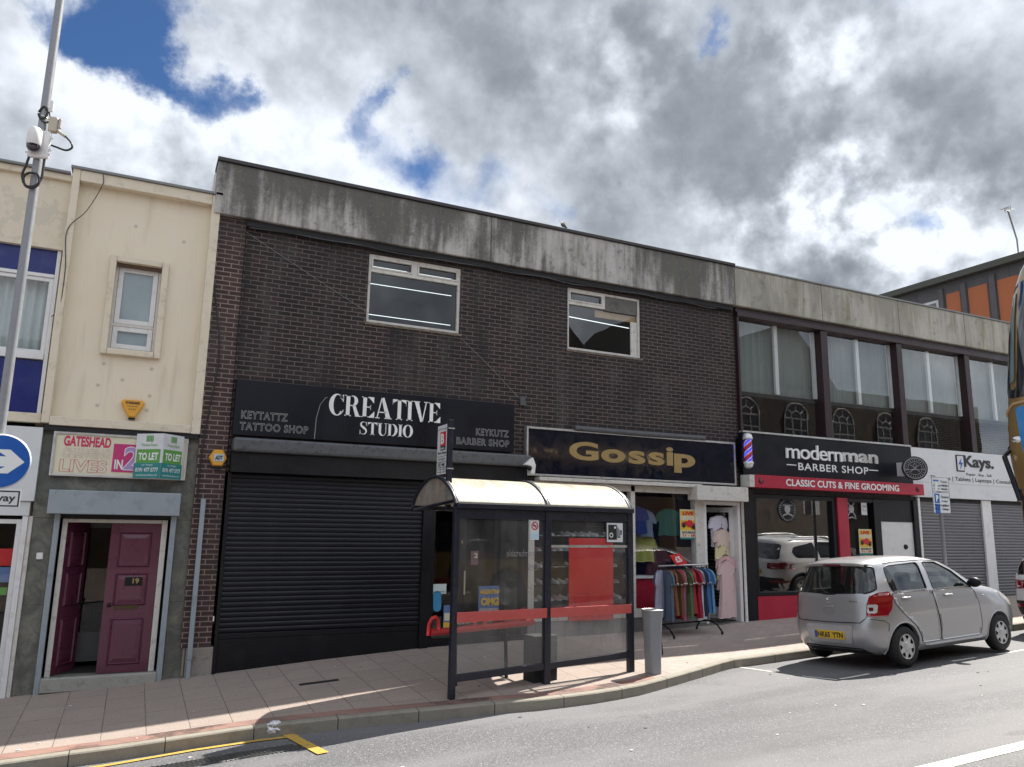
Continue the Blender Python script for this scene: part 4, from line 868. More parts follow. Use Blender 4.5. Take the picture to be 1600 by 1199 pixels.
# ------------------------------------------------------------------ serif capitals drawn by hand
def ell(cx, cy, rx, ry, a0, a1, n=20): return [(cx + rx * math.cos(R(a0 + (a1 - a0) * i / n)), cy + ry * math.sin(R(a0 + (a1 - a0) * i / n))) for i in range(n + 1)]
def strip2(outer, inner): return [[outer[i], outer[i + 1], inner[i + 1], inner[i]] for i in range(len(outer) - 1)]
def rect(x0, x1, y0, y1): return [[(x0, y0), (x1, y0), (x1, y1), (x0, y1)]]
def stem(x, w=.2): return rect(x, x + w, 0, 1) + rect(x - .07, x + w + .07, 0, .045) + rect(x - .07, x + w + .07, .955, 1)
def tri(*p): return [list(p)]
def serif_letter(c):
    if c == 'I': return stem(.07), .34
    if c == 'T': return rect(.28, .48, 0, 1) + rect(.21, .55, 0, .045) + rect(0, .76, .95, 1) + tri((0, .95), (.05, .95), (.0, .68)) + tri((.76, .95), (.71, .95), (.76, .68)) + tri((.05, .95), (.28, .95), (.0, .80)) + tri((.71, .95), (.48, .95), (.76, .80)), .76
    if c == 'E': return stem(.07) + rect(.27, .66, .95, 1) + rect(.27, .70, 0, .05) + rect(.27, .5, .48, .53) + tri((.66, .95), (.40, .95), (.66, .70)) + tri((.70, .05), (.42, .05), (.70, .32)) + tri((.5, .36), (.5, .65), (.43, .505)), .72
    if c == 'R': return stem(.07) + strip2(ell(.42, .745, .27, .255, 90, -90), ell(.40, .745, .10, .205, 90, -90)) + rect(.27, .43, .95, 1) + rect(.27, .43, .49, .54) + [[(.40, .52), (.58, .50), (.78, .05), (.56, .05)]] + rect(.56, .86, 0, .05), .86
    if c == 'D': return stem(.07) + strip2(ell(.36, .5, .44, .5, 90, -90), ell(.34, .5, .24, .45, 90, -90)) + rect(.27, .37, .95, 1) + rect(.27, .37, 0, .05), .82
    if c == 'O': return strip2(ell(.42, .5, .42, .52, 0, 360, 40), ell(.42, .5, .20, .47, 0, 360, 40)), .84
    if c == 'C': return strip2(ell(.42, .5, .42, .52, 38, 322, 34), ell(.44, .5, .21, .47, 38, 322, 34)) + rect(.70, .755, .66, 1.0) + tri((.50, 1.0), (.72, .66), (.73, .9)) + tri((.60, .03), (.76, .20), (.76, .30)), .79
    if c == 'A': return [[(.30, 1.02), (.46, 1.02), (.84, .03), (.58, .03)], [(.30, 1.02), (.36, 1.02), (.13, .03), (.07, .03)], [(.18, .28), (.60, .28), (.60, .33), (.19, .33)]] + rect(0, .24, 0, .045) + rect(.50, .90, 0, .045), .9
    if c == 'V': return [[(.06, .97), (.30, .97), (.56, -.02), (.42, -.02)], [(.70, .97), (.76, .97), (.56, -.02), (.50, -.02)]] + rect(0, .37, .955, 1) + rect(.60, .84, .955, 1), .84
    if c == 'U': return rect(.07, .27, .30, 1) + rect(0, .34, .955, 1) + rect(.62, .67, .30, 1) + rect(.53, .76, .955, 1) + strip2(ell(.37, .32, .30, .34, 180, 360), ell(.445, .32, .175, .28, 180, 360)), .76
    if c == 'S':
        pts = [(.54, .80), (.47, .93), (.33, .985), (.18, .94), (.11, .80), (.17, .65), (.33, .53), (.48, .40), (.545, .23), (.46, .07), (.31, .015), (.15, .06), (.07, .22)]
        wd = [.02, .025, .03, .09, .12, .15, .18, .15, .12, .09, .03, .025, .02]
        P_ = [];
        for i in range(len(pts) - 1):
            p0, p1, p2, p3 = (Vector(pts[max(0, i - 1)]), Vector(pts[i]), Vector(pts[i + 1]), Vector(pts[min(len(pts) - 1, i + 2)]))
            for k in range(4):
                t = k / 4; q = .5 * ((2 * p1) + (p2 - p0) * t + (2 * p0 - 5 * p1 + 4 * p2 - p3) * t * t + (3 * p1 - p0 - 3 * p2 + p3) * t ** 3); P_.append((q, wd[i] + (wd[i + 1] - wd[i]) * t))
        P_.append((Vector(pts[-1]), wd[-1])); L_, R_ = [], []
        for i, (q, w_) in enumerate(P_):
            t = (P_[min(i + 1, len(P_) - 1)][0] - P_[max(i - 1, 0)][0]).normalized(); n_ = Vector((-t.y, t.x)); L_.append(tuple(q + n_ * w_ / 2)); R_.append(tuple(q - n_ * w_ / 2))
        return strip2(L_, R_) + rect(.53, .57, .68, 1.0) + rect(.04, .08, 0, .34), .62
def serif(word, gap=.035):
    vs, fs, x = [], [], 0.0
    for c in word:
        polys, w_ = serif_letter(c)
        for p in polys:
            fs.append(tuple(range(len(vs), len(vs) + len(p)))); vs += [(x + q[0], q[1], 0) for q in p]
        x += w_ + gap
    return vs, fs
def flat_text(g, x0, x1, z0, z1, y, matl, parent, name='lettering'):
    m = MB(); m.text(fit(g, x0, x1, z0, z1), lambda a, b, c: (a, y, b)); m.build(name, matl, parent)

# ------------------------------------------------------------------ shop signs
s = thing('shop_sign', 'long black sign with white serif lettering over the closed black shutter', 'shop sign', (3.7, -.05, 3.59))
bx('panel', 1.255, 6.12, -.115, -.004, 3.60, 4.48, M['sign_black'], s, .003)
x0, z1 = F(515, 617, -.115); x1, z0 = F(688, 653, -.115)
flat_text(serif('CREATIVE'), x0, x1, 4.02, 4.385, -.118, M['text_white'], s)
x0, _ = F(563, 655, -.115); x1, _ = F(645, 677, -.115); flat_text(serif('STUDIO'), x0, x1, 3.735, 3.955, -.118, M['text_white'], s)
for tx, pa, pb, zz in (('KEYTATTZ', 376, 449, (3.86, 3.985)), ('TATTOO SHOP', 375, 482, (3.68, 3.805)), ('KEYKUTZ', 744, 795, (3.86, 3.985)), ('BARBER SHOP', 714, 796, (3.68, 3.805))):
    xa, _ = F(pa, 660, -.115); xb, _ = F(pb, 660, -.115); wall_text(tx, xa, xb, zz[0], zz[1], -.1185, M['text_grey'], s, outline=.016, bold=.012, space=1.12)
m = MB(); xa, _ = F(497, 640, -.115); m.tube([(xa - .03, -.117, 3.61), (xa - .02, -.117, 3.95), (xa + .03, -.117, 4.18), (xa + .11, -.117, 4.30), (xa + .14, -.117, 4.31)], .004, 5); m.build('thin_line', M['text_grey'], s)

s = thing('shop_sign', 'dark navy sign in a silver frame with gold lettering over the clothes shop', 'shop sign', (8.85, -.05, 3.18))
bx('panel', 6.41, 11.30, -.10, -.004, 3.23, 4.06, P('dark_navy_sign', (.006, .008, .018), .12, var=.2), s)
frame('frame', 6.375, 11.335, 3.195, 4.095, -.125, .035, .12, M['alu'], s)
xa, _ = F(889, 720, -.10); xb, _ = F(1086, 720, -.10)
xg0, _ = F(889, 710, -.1); xg1, _ = F(936, 710, -.1)
gl = glyphs('G', bold=.035), glyphs('oss', bold=.03, space=1.15), glyphs('ip', bold=.03)
def fpx(pa, pb): return F(pa, 715, -.10)[0], F(pb, 715, -.10)[0]
a, b = fpx(889, 935); wall_text('G', a, b, 3.53, 3.885, -.103, M['gold_text'], s, bold=.035)
a, b = fpx(939, 977); wall_text('o', a, b, 3.52, 3.78, -.103, M['gold_text'], s, bold=.04)
a, b = fpx(982, 1008); wall_text('s', a, b, 3.52, 3.78, -.103, M['gold_text'], s, bold=.03)
a, b = fpx(1013, 1038); wall_text('s', a, b, 3.52, 3.78, -.103, M['gold_text'], s, bold=.03)
a, b = fpx(1041, 1052); wall_text('i', a, b, 3.53, 3.90, -.103, M['gold_text'], s, bold=.03)
a, b = fpx(1053, 1086); wall_text('p', a, b, 3.395, 3.78, -.103, M['gold_text'], s, bold=.04)

s = thing('shop_sign', 'black barber shop sign with raised silver letters above the red banner', 'shop sign', (14.2, -.05, 3.39))
bx('panel', 11.53, 16.845, -.13, -.032, 3.432, 4.335, M['sign_black'], s); bx('trim', 11.53, 16.845, -.15, -.032, 4.338, 4.375, M['alu'], s)
def fq(pa, pb): return F(pa, 725, -.13)[0], F(pb, 725, -.13)[0]
a, b = fq(1228, 1315); wall_text('modern', a, b, 3.845, 4.175, -.132, M['text_white'], s, depth=.03, bold=.005, space=.9)
a, b = fq(1315, 1371); wall_text('man', a, b, 3.86, 4.075, -.132, M['mirror_metal'], s, depth=.03, bold=.035, space=1.0)
a, b = fq(1247, 1356); wall_text('BARBER SHOP', a, b, 3.60, 3.765, -.133, M['text_white'], s, bold=.012, space=1.1)
m = MB(); a, b = fq(1229, 1244); m.box(a, b, -.136, -.13, 3.695, 3.715); a, b = fq(1357, 1371); m.box(a, b, -.136, -.13, 3.695, 3.715); m.build('dash', M['text_white'], s)

s = thing('banner_sign', 'red banner box with white graffiti lettering under the barber sign', 'shop sign', (14.3, -.2, 3.16))
bx('box', 11.66, 16.95, -.32, -.034, 3.165, 3.428, M['red_panel'], s, .004); bx('end_cap', 11.52, 11.657, -.315, -.034, 3.17, 3.424, M['white_old'], s, .004)
a, b = F(1228, 755, -.32)[0], F(1404, 755, -.32)[0]
wall_text('CLASSIC CUTS & FINE GROOMING', a, b, 3.225, 3.375, -.325, M['text_white'], s, bold=.025)
for xx in (F(1189, 752, -.32)[0], F(1434, 766, -.32)[0]):
    m = MB(); m.lathe([(0, -.004), (.065, -.004), (.065, 0)], (xx, -.322, 3.30), 'y', 18); d = m.build('round_badge', M['text_black'], s); 
    if xx < 13: wall_text('f', xx - .022, xx + .022, 3.255, 3.345, -.329, M['red'], s, bold=.03)
    else:
        m = MB(); m.tube([(xx + .035 * math.cos(k * math.pi / 8), -.328, 3.30 + .035 * math.sin(k * math.pi / 8)) for k in range(16)], .006, 5, closed=True); m.build('badge_ring', M['red'], s)

s = thing('shop_sign', 'white sign with black lettering and a phone symbol above the grey shutters', 'shop sign', (19.5, -.05, 3.15))
bx('panel', 16.85, 22.8, -.12, -.032, 3.14, 4.335, M['white_panel'], s, .004)
m = MB(); m.box(16.95, 22.7, -.125, -.119, 3.50, 3.503); m.build('panel_joint', M['steel'], s)
a, b = F(1506, 728, -.12)[0], F(1552, 728, -.12)[0]
wall_text('Kays.', a, b, 3.86, 4.245, -.122, M['text_black'], s, depth=.012, bold=.025)
a, b = F(1510, 745, -.12)[0], F(1549, 745, -.12)[0]; wall_text('Repair . Buy . Sell', a, b, 3.715, 3.80, -.123, M['text_black'], s, bold=.012)
a, b = F(1478, 752, -.12)[0], F(1590, 760, -.12)[0]; wall_text('es | Tablets | Laptops | Consoles | Vapes', a, b + .55, 3.555, 3.68, -.123, M['text_black'], s, bold=.015)
a = F(1459, 752, -.12)[0]; b = F(1476, 752, -.12)[0]; wall_text('Phon', a - .1, b, 3.58, 3.68, -.123, M['text_black'], s, bold=.015)
a, b = F(1494, 730, -.12)[0], F(1506, 730, -.12)[0]
m = MB(); m.box(a, b, -.14, -.12, 3.82, 4.24); ph = m.build('phone_symbol', M['text_black'], s, bevel=.02); bx('screen', a + .03, b - .03, -.144, -.139, 3.85, 4.21, M['white_panel'], ph)
c_ = (a + b) / 2
m = MB(); m.prism([(c_ + .05, 4.17), (c_ - .09, 4.00), (c_ - .0, 4.00), (c_ - .04, 3.87), (c_ + .09, 4.05), (c_ + .0, 4.05)], -.150, -.145); m.build('lightning_bolt', M['sign_blue'], ph)

# round projecting sign
s = thing('round_sign', 'round black barber emblem sign projecting in front of the black barber sign', 'hanging sign', (16.4, -.3, 3.5))
cx_, cz_ = F(1429, 732, -.62); 
m = MB(); m.lathe([(0, -.03), (.27, -.03), (.28, -.02), (.28, .02), (.27, .03), (0, .03)], (0, 0, 0), 'y', 36); m.bm.transform(Matrix.Translation((cx_, -.62, cz_)) @ Matrix.Rotation(R(-38), 4, 'Z')); m.build('disc', M['text_black'], s)
def rs(a, b, o=-.034): v = Matrix.Rotation(R(-38), 4, 'Z') @ Vector((a, o, b)); return (cx_ + v.x, -.62 + v.y, cz_ + v.z)
m = MB(); m.tube([rs(.235 * math.cos(k * math.pi / 16), .235 * math.sin(k * math.pi / 16)) for k in range(32)], .008, 5, closed=True); m.tube([rs(.15 * math.cos(k * math.pi / 12), .15 * math.sin(k * math.pi / 12)) for k in range(24)], .005, 5, closed=True)
m.tube([rs(-.1, -.08), rs(.1, .08)], .008, 5); m.tube([rs(.1, -.08), rs(-.1, .08)], .008, 5); m.tube([rs(-.22, -.03), rs(.22, -.03)], .006, 5); m.tube([rs(0, .03), rs(.04, .07), rs(0, .11), rs(-.04, .07)], .008, 5, closed=True)
for k in range(24): aa = k * math.pi / 12; m.tube([rs(.175 * math.cos(aa), .175 * math.sin(aa)), rs(.215 * math.cos(aa), .215 * math.sin(aa))], .006, 4)
m.build('emblem', M['text_grey'], s)
bx('bracket', cx_ + .02, cx_ + .12, -.60, -.132, cz_ - .16, cz_ + .16, M['white_panel'], s, .004)

# barber pole
s = thing('barber_pole', 'lit red white and blue barber pole on the dark pier', 'barber pole', (11.62, -.35, 3.6))
bx('back_plate', 11.46, 11.54, -.17, -.004, 3.60, 4.22, M['black'], s)
pc = (11.52, -.30)
m = MB()
zs_, as_ = [3.69 + .47 * i / 60 for i in range(61)], 32
V = [[m.v((pc[0] + .085 * math.cos(2 * math.pi * k / as_), pc[1] + .085 * math.sin(2 * math.pi * k / as_), z)) for k in range(as_)] for z in zs_]
for i in range(60):
    for k in range(as_):
        f = m.bm.faces.new((V[i][k], V[i][(k + 1) % as_], V[i + 1][(k + 1) % as_], V[i + 1][k])); t = (k / as_ * 2 - i / 60 * 2.2) % 1; f.smooth = True
        f.material_index = 0 if t < .12 else (1 if t < .42 else (0 if t < .52 else (2 if t < .84 else 3)))
m.build('striped_cylinder', [M['text_white'], M['barber_lamp'], M['red'], P('barber_violet', (.16, .03, .45), .3)], s)
m = MB()
for z, sg_ in ((4.16, 1), (3.69, -1)): m.lathe([(.085, 0), (.105, .0), (.105, sg_ * .05), (.09, sg_ * .06), (.095, sg_ * .08), (.075, sg_ * .115), (.03, sg_ * .135), (0, sg_ * .138)], (pc[0], pc[1], z), 'z', 24)
m.build('cap', P('barber_cap', (.72, .72, .72), .3, metal=.3), s); m = MB(); m.box(pc[0] - .03, pc[0] + .03, -.28, -.165, 3.66, 3.70); m.box(pc[0] - .03, pc[0] + .03, -.28, -.165, 4.16, 4.20); m.build('bracket', M['black'], s)

# hexagonal alarm box, wall camera, awning tube, cables
al = thing('alarm_box', 'yellow hexagonal alarm box on the dark brick pier', 'alarm box', (1.03, -.1, 3.1))
(xa, za), (xb, zb) = F(325, 720, -.07), F(354, 720, -.07); hc = 3.225
alarm([(xa, hc), (xa + .07, hc - .125), (xb - .06, hc - .125), (xb, hc), (xb - .06, hc + .125), (xa + .07, hc + .125)], -.066, al, M['yellow'])
bx('label_plate', xa + .075, xb - .05, -.158, -.150, hc - .05, hc + .055, P('pale_blue_plate', (.45, .55, .62), .4), al); wall_text('ADT', xa + .09, xb - .065, hc - .03, hc + .035, -.160, M['text_black'], al, bold=.05, shear=.25)
bx('lamp_base', xa + .09, xb - .07, -.13, -.066, hc - .165, hc - .128, M['black'], al, .006)
cv = thing('security_camera', 'small white dome camera under the lead roll beside the silver framed sign', 'security camera', (6.34, -.3, 3.2))
m = MB(); m.prism([(6.20, 3.36), (6.36, 3.50), (6.42, 3.36), (6.40, 3.20), (6.32, 3.20), (6.32, 3.34)], -.42, -.31); m.build('housing', M['white'], cv, bevel=.012)
m = MB(); m.sphere((6.30, -.40, 3.30), .045); m.build('lens', M['black'], cv)
s = tag((lambda mm: (mm.tube([(F(897, 662, -.1)[0], -.11, 4.13), (F(1000, 672, -.1)[0], -.115, 4.125), (F(1100, 682, -.1)[0], -.11, 4.14)], .055, 12), mm.build('awning_tube', M['lead'], None, smooth=40))[1])(MB()), 'long grey tube lying along the top of the silver framed sign', 'awning tube'); seal(s)
def cable(pts, label, r=.008, matl=None, sub=6):
    P_ = [Vector(p) for p in pts]; out = []
    for i in range(len(P_) - 1):
        p0, p1, p2, p3 = P_[max(0, i - 1)], P_[i], P_[i + 1], P_[min(len(P_) - 1, i + 2)]
        for k in range(sub):
            t = k / sub; out.append(.5 * ((2 * p1) + (p2 - p0) * t + (2 * p0 - 5 * p1 + 4 * p2 - p3) * t * t + (3 * p1 - p0 - 3 * p2 + p3) * t ** 3))
    out.append(P_[-1]); m = MB(); m.tube(out, r, 6); o = m.build('cable', matl or M['cable'], None); tag(o, label, 'cable'); return seal(o)
def fp(px, py, y): x, z = F(px, py, y); return (x, y, z)
cable([fp(384, 362, -.03), fp(470, 420, -.02), fp(577, 490, -.02)], 'thin grey wire drooping over the brick left of the larger upstairs window', .0032, M['steel'])
cable([fp(720, 528, -.02), fp(770, 578, -.02), fp(820, 632, -.02)], 'thin grey wire running down the brick right of the larger upstairs window', .0032, M['steel'])
cable([fp(161, 273, -.16), fp(160, 290, -.14), fp(135, 330, -.14), fp(105, 360, -.14), fp(102, 420, -.14), fp(93, 480, -.12), fp(80, 495, -.08)], 'black cable looping down over the cream pilaster', .006)
cable([fp(337, 330, -.10), fp(333, 420, -.09), fp(343, 540, -.09), fp(335, 600, -.09), fp(318, 690, -.09), fp(310, 760, -.09), fp(309, 782, -.09)], 'black cable hanging down the brick pier beside the cream building', .011)
bo = tag(bx('junction_box', F(812, 628, -.03)[0], F(820, 628, -.03)[0], -.06, -.004, F(816, 634, -.03)[1], F(816, 620, -.03)[1], M['lead'], None, .006), 'tiny grey junction box on the brick at the end of the wire', 'junction box'); seal(bo)
m = MB(); m.box(.885, .955, -.15, -.078, .28, 2.60); m.box(.89, .95, -.145, -.08, gz(.9) - .02, .277)
dp_ = tag(m.build('cable_trunking', M['bluegrey'], None, bevel=.01), 'tall grey metal trunking fixed to the dark brick pier', 'trunking'); seal(dp_)
dp2 = (lambda mm: (mm.tube([(.845, -.04, 3.5), (.845, -.04, gz(.8) + .02)], .022, 8), mm.build('drainpipe', P('brown_pipe', (.20, .16, .12), .6), None))[1])(MB()); tag(dp2, 'thin brown pipe between the stone cladding and the brick pier', 'pipe'); seal(dp2)

# posters and notices in the shop windows
def poster(name, label, cat, x0, x1, z0, z1, y, base, blocks=(), texts=(), group=None):
    s_ = thing(name, label, cat, ((x0 + x1) / 2, y, z0), group=group); bx('sheet', x0, x1, y - .002, y, z0, z1, base, s_)
    w_, h_ = x1 - x0, z1 - z0
    for k, (a, b, c, d, mm_) in enumerate(blocks): bx('printed_block', x0 + a * w_, x0 + b * w_, y - .004 - .0007 * k, y - .0022, z0 + c * h_, z0 + d * h_, mm_, s_)
    for k, (tx, a, b, c, d, mm_, bo_) in enumerate(texts): wall_text(tx, x0 + a * w_, x0 + b * w_, z0 + c * h_, z0 + d * h_, y - .011 - .001 * k, mm_, s_, bold=bo_)
    return s_
def show_poster(label, x0, x1, z0, z1, y):
    s_ = poster('poster', label, 'poster', x0, x1, z0, z1, y, M['cream_poster'], [(0, 1, 0, .06, M['teal_print']), (.02, .98, .30, .96, M['poster_yellow']), (.05, .95, .64, .80, P('poster_pale', (.7, .62, .45), .5)), (.1, .9, .12, .28, M['cream_poster'])],
                [('LIVE', .15, .80, .80, .93, M['red'], .05), ('SATURDAY', .1, .9, .19, .27, M['text_black'], .03), ('11 - 18', .15, .85, .09, .17, M['red'], .03)])
    m_ = MB(); w_, h_ = x1 - x0, z1 - z0
    q = [(.06, .52), (.16, .48), (.3, .5), (.45, .42), (.7, .38), (.9, .46), (.93, .52), (.75, .56), (.66, .63), (.52, .66), (.42, .60), (.3, .60), (.15, .58)]
    m_.prism([(x0 + a * w_, z0 + b * h_) for a, b in q], y - .016, y - .013); m_.build('printed_car', M['red'], s_)
    m_ = MB()
    for a, b in ((.2, .47), (.78, .42)): m_.lathe([(0, -.003), (.11 * w_, -.003), (.11 * w_, 0)], (x0 + a * w_, y - .017, z0 + b * h_), 'y', 14)
    m_.build('printed_wheels', M['text_black'], s_)
(xa, zb_), (xb, za_) = F(1062, 796, -.02), F(1089, 843, -.02); show_poster('yellow show poster in the clothes shop window', xa, xb, za_, zb_, -.02)
(xa, zb_), (xb, za_) = F(1341, 827, -.02), F(1364, 867, -.02); show_poster('yellow show poster in the barber shop window behind the silver car', xa, xb, za_, zb_, -.02)
(xa, zb_), (xb, za_) = F(748, 916, -.02), F(782, 968, -.02)
poster('poster', 'blue poster with yellow OMG lettering on the shop door behind the shelter', 'poster', xa, xb, za_, zb_, -.02, M['poster_blue'], [(.06, .94, .05, .34, P('poster_people', (.45, .38, .40), .5, var=.6, scale=30)), (0, 1, 0, .05, M['poster_yellow'])],
       [('ARGENTINA', .05, .95, .76, .90, M['poster_yellow'], .05), ('OMG', .1, .9, .42, .66, M['poster_yellow'], .06)])
(xa, zb_), (xb, za_) = F(695, 946, -.02), F(705, 986, -.02)
poster('poster', 'narrow blue and yellow poster low on the glass left of the shelter post', 'poster', xa - .02, xb, za_, zb_, -.02, M['poster_blue'], [(0, 1, 0, .14, M['poster_blue']), (0, 1, .14, .34, M['poster_yellow']), (.1, .9, .4, .7, M['cream_poster'])])
(xa, zb_), (xb, za_) = F(736, 861, -.02), F(747, 883, -.02)
poster('notice', 'small purple notice on the dark shop door', 'notice', xa, xb, za_, zb_, -.02, P('purple_print', (.20, .10, .13), .5), [], [('2', .4, .9, .5, .85, M['cream_poster'], .03)])
(xa, zb_), (xb, za_) = F(672, 913, -.02), F(697, 928, -.02)
poster('notice', 'white wheelchair access notice on the dark shop glass', 'notice', xa, xb, za_, zb_, -.02, P('pale_notice', (.62, .72, .72), .5), [], [('accessible entrance', .1, .9, .16, .30, M['text_black'], .02)])
m = MB(); m.prism([(F(678, 929, -.02)[0] - .0 + .075 * math.cos(k * math.pi / 8) + .06, F(683, 942, -.02)[1] + (.16 if math.sin(k * math.pi / 8) > 0 else -.03) + .075 * math.sin(k * math.pi / 8) - .04) for k in range(16)], -.03, -.02); s = tag(m.build('sticker', P('sky_blue_sticker', (.05, .28, .52), .5), None), 'pale blue rounded sticker under the white access notice', 'sticker'); seal(s)
m = MB(); c_ = F(718, 847, -.02); m.lathe([(0, -.004), (.055, -.004), (.055, 0)], (c_[0], -.02, c_[1]), 'y', 18); s = tag(m.build('sticker', P('lime_sticker', (.55, .55, .06), .5), None), 'round lime yellow sticker on the dark shop glass', 'sticker'); seal(s)
(xa, zb_), (xb, za_) = F(1345, 785, -.02), F(1355, 805, -.02); poster('notice', 'white sheet notice high in the barber window', 'notice', xa, xb, za_, zb_, -.02, M['white_panel'], [], [('OPEN', .15, .85, .6, .75, M['text_black'], .0), ('9 - 6', .2, .8, .3, .45, M['text_black'], 0)])
# round and crossed decals on the barber glass
c_ = F(1231, 797, -.0)
m = MB(); m.lathe([(0, -.003), (.27, -.003), (.27, 0)], (c_[0], .02, c_[1]), 'y', 32); s = thing('window_decal', 'round black and white barber emblem on the left window', 'decal', (c_[0], .02, c_[1] - .27)); m.build('disc', M['text_black'], s)
m = MB()
for k in range(28): aa = k * math.pi / 14; m.tube([(c_[0] + .20 * math.cos(aa), .014, c_[1] + .20 * math.sin(aa)), (c_[0] + .245 * math.cos(aa), .014, c_[1] + .245 * math.sin(aa))], .009, 4)
m.sphere((c_[0], .012, c_[1] + .02), .085, 1, .04, 1.1); m.tube([(c_[0] - .15, .012, c_[1] - .13), (c_[0], .012, c_[1] - .08), (c_[0] + .15, .012, c_[1] - .13)], .018, 5); m.tube([(c_[0] - .13, .01, c_[1] + .1), (c_[0] + .13, .01, c_[1] + .1)], .014, 5)
m.build('emblem', M['text_grey'], s)
c_ = F(1331, 797, -.0); s = thing('window_decal', 'silver crossed razor emblem on the narrow barber window', 'decal', (c_[0], .02, c_[1] - .25))
m = MB(); m.tube([(c_[0] - .13, .018, c_[1] - .16), (c_[0] + .12, .018, c_[1] + .2)], .016, 5); m.tube([(c_[0] + .13, .018, c_[1] - .16), (c_[0] - .12, .018, c_[1] + .2)], .016, 5); m.sphere((c_[0], .016, c_[1] + .02), .09, 1, .04, 1); m.tube([(c_[0] - .14, .016, c_[1] - .2), (c_[0], .016, c_[1] - .16), (c_[0] + .14, .016, c_[1] - .2)], .014, 5); m.build('emblem', M['text_grey'], s)

# ------------------------------------------------------------------ lamp column with cameras and traffic signs
px_, py_ = -1.425, -2.6; pz = pav(px_, py_)
s = thing('lamp_column', 'tall grey steel column on the pavement at the left edge', 'lamp column', (px_, py_, pz))
m = MB(); m.cyl((px_, py_, pz - .05), (px_, py_, 1.5), .10, seg=20); m.cyl((px_, py_, 1.5), (px_, py_, 1.6), .10, .053, 20); m.cyl((px_, py_, 1.6), (px_, py_, 11.5), .053, .046, 20); m.build('shaft', M['steel'], s, smooth=40)
m = MB()
for z in (6.62, 6.80, 6.98): m.cyl((px_, py_, z), (px_, py_, z + .014), .054, seg=20)
m.build('steel_band', M['alu'], s)
Zc = F(55, 250, -2.6)[1]
s = thing('dome_camera', 'white dome security camera box strapped to the grey column', 'security camera', (px_, -2.75, 6.05))
Rt = Matrix.Translation((px_, py_, F(58, 224, -2.7)[1])) @ Matrix.Rotation(R(-14), 4, 'Z') @ Matrix.Scale(.62, 4) @ Matrix.Translation((.02, 0, -6.3))
def bxr(name, a, matl, parent, bevel=.01):
    mm = MB(); mm.box(*a); mm.bm.transform(Rt); return mm.build(name, matl, parent, bevel=bevel)
bxr('backbox', (-.17, .20, -.16, -.075, 6.02, 6.58), M['white'], s, .02)
m = MB(); m.lathe([(.0, .40), (.08, .40), (.115, .36), (.125, .25), (.125, .06), (.118, .05)], (0.0, -.25, 6.16), 'z', 24); m.box(-.09, .09, -.25, -.155, 6.24, 6.52); m.bm.transform(Rt @ Matrix.Translation((-.03, 0, 0))); m.build('camera_hood', M['white'], s, smooth=40)
m = MB(); m.lathe([(.118, .0), (.112, -.05), (.085, -.09), (.045, -.112), (0, -.118)], (-.03, -.25, 6.21), 'z', 24); m.bm.transform(Rt); m.build('dome', M['glass_dark'] if False else P('smoked_dome', (.02, .02, .03), .08, coat=1), s)
m = MB()
for x, z in ((-.18, 6.45), (-.18, 6.12), (.21, 6.45), (.21, 6.12), (.21, 6.2)): m.cyl((x - .02, -.12, z), (x + .02, -.12, z), .02, seg=8)
m.bm.transform(Rt); m.build('clip', M['white'], s)
s = thing('antenna_unit', 'beige wireless box bracketed to the column above the dome camera', 'antenna', (px_ + .2, py_, 6.6))
bxr('housing', (.10, .27, -.11, .02, 6.60, 6.92), M['beige'], s, .025); bxr('cap', (.272, .32, -.08, -.01, 6.70, 6.90), P('pinkish_grey_plastic', (.42, .38, .37), .5), s, .01)
m = MB(); m.tube([(.26, -.05, 6.66), (.34, -.05, 6.6), (.42, -.05, 6.55)], .03, 8); m.tube([(.06, -.05, 6.8), (.11, -.05, 6.8)], .02, 6); m.bm.transform(Rt); m.build('connector', M['beige'], s)
s = thing('small_antenna', 'small white aerial near the top band of the column', 'antenna', (px_ + .12, py_, 7.0)); bxr('body', (.085, .15, -.08, -.03, 7.02, 7.26), M['white'], s, .012); bxr('bracket', (.05, .09, -.07, -.04, 7.08, 7.14), M['alu'], s, .004)
def tcable(pts, label, r=.012): return cable([tuple(Rt @ Vector(p)) for p in pts], label, r)
tcable([(.42, -.05, 6.55), (.52, -.05, 6.45), (.56, -.05, 6.34), (.46, -.05, 6.27), (.3, -.08, 6.30), (.21, -.1, 6.32)], 'black cable looping from the beige box to the white camera box')
tcable([(-.13, -.12, 6.02), (-.16, -.12, 5.85), (-.2, -.12, 5.65), (-.12, -.13, 5.44), (.02, -.13, 5.42), (.10, -.12, 5.52), (.06, -.13, 5.68), (-.08, -.14, 5.70), (-.17, -.13, 5.60), (-.1, -.14, 5.44), (.05, -.13, 5.46), (.12, -.1, 5.62), (.13, -.1, 5.85), (.13, -.1, 6.02)], 'coiled black cable hanging below the dome camera', .014)
tcable([(.08, -.05, 7.02), (.12, -.06, 6.85), (.04, -.09, 6.78), (-.06, -.09, 6.85)] , 'thin cable below the small white aerial', .008)
tcable([(-.09, -.08, 6.98), (-.01, -.085, 7.10), (.06, -.08, 7.02), (.04, -.085, 6.88), (-.05, -.085, 6.86), (-.09, -.08, 6.95)], 'coil of black cable round the column below the small white aerial', .012)
yS = -2.72
sx_, sz_ = -1.375, F(0, 721, yS)[1]
s = thing('direction_sign', 'round blue traffic sign with a white arrow on the grey column', 'traffic sign', (sx_, yS, sz_ - .3))
m = MB(); m.lathe([(0, -.004), (.30, -.004), (.30, .004), (0, .004)], (sx_, yS, sz_), 'y', 48); m.build('rim', M['white_panel'], s)
m = MB(); m.lathe([(0, 0), (.285, 0)], (sx_, yS - .006, sz_), 'y', 48); m.build('blue_face', M['sign_blue'], s)
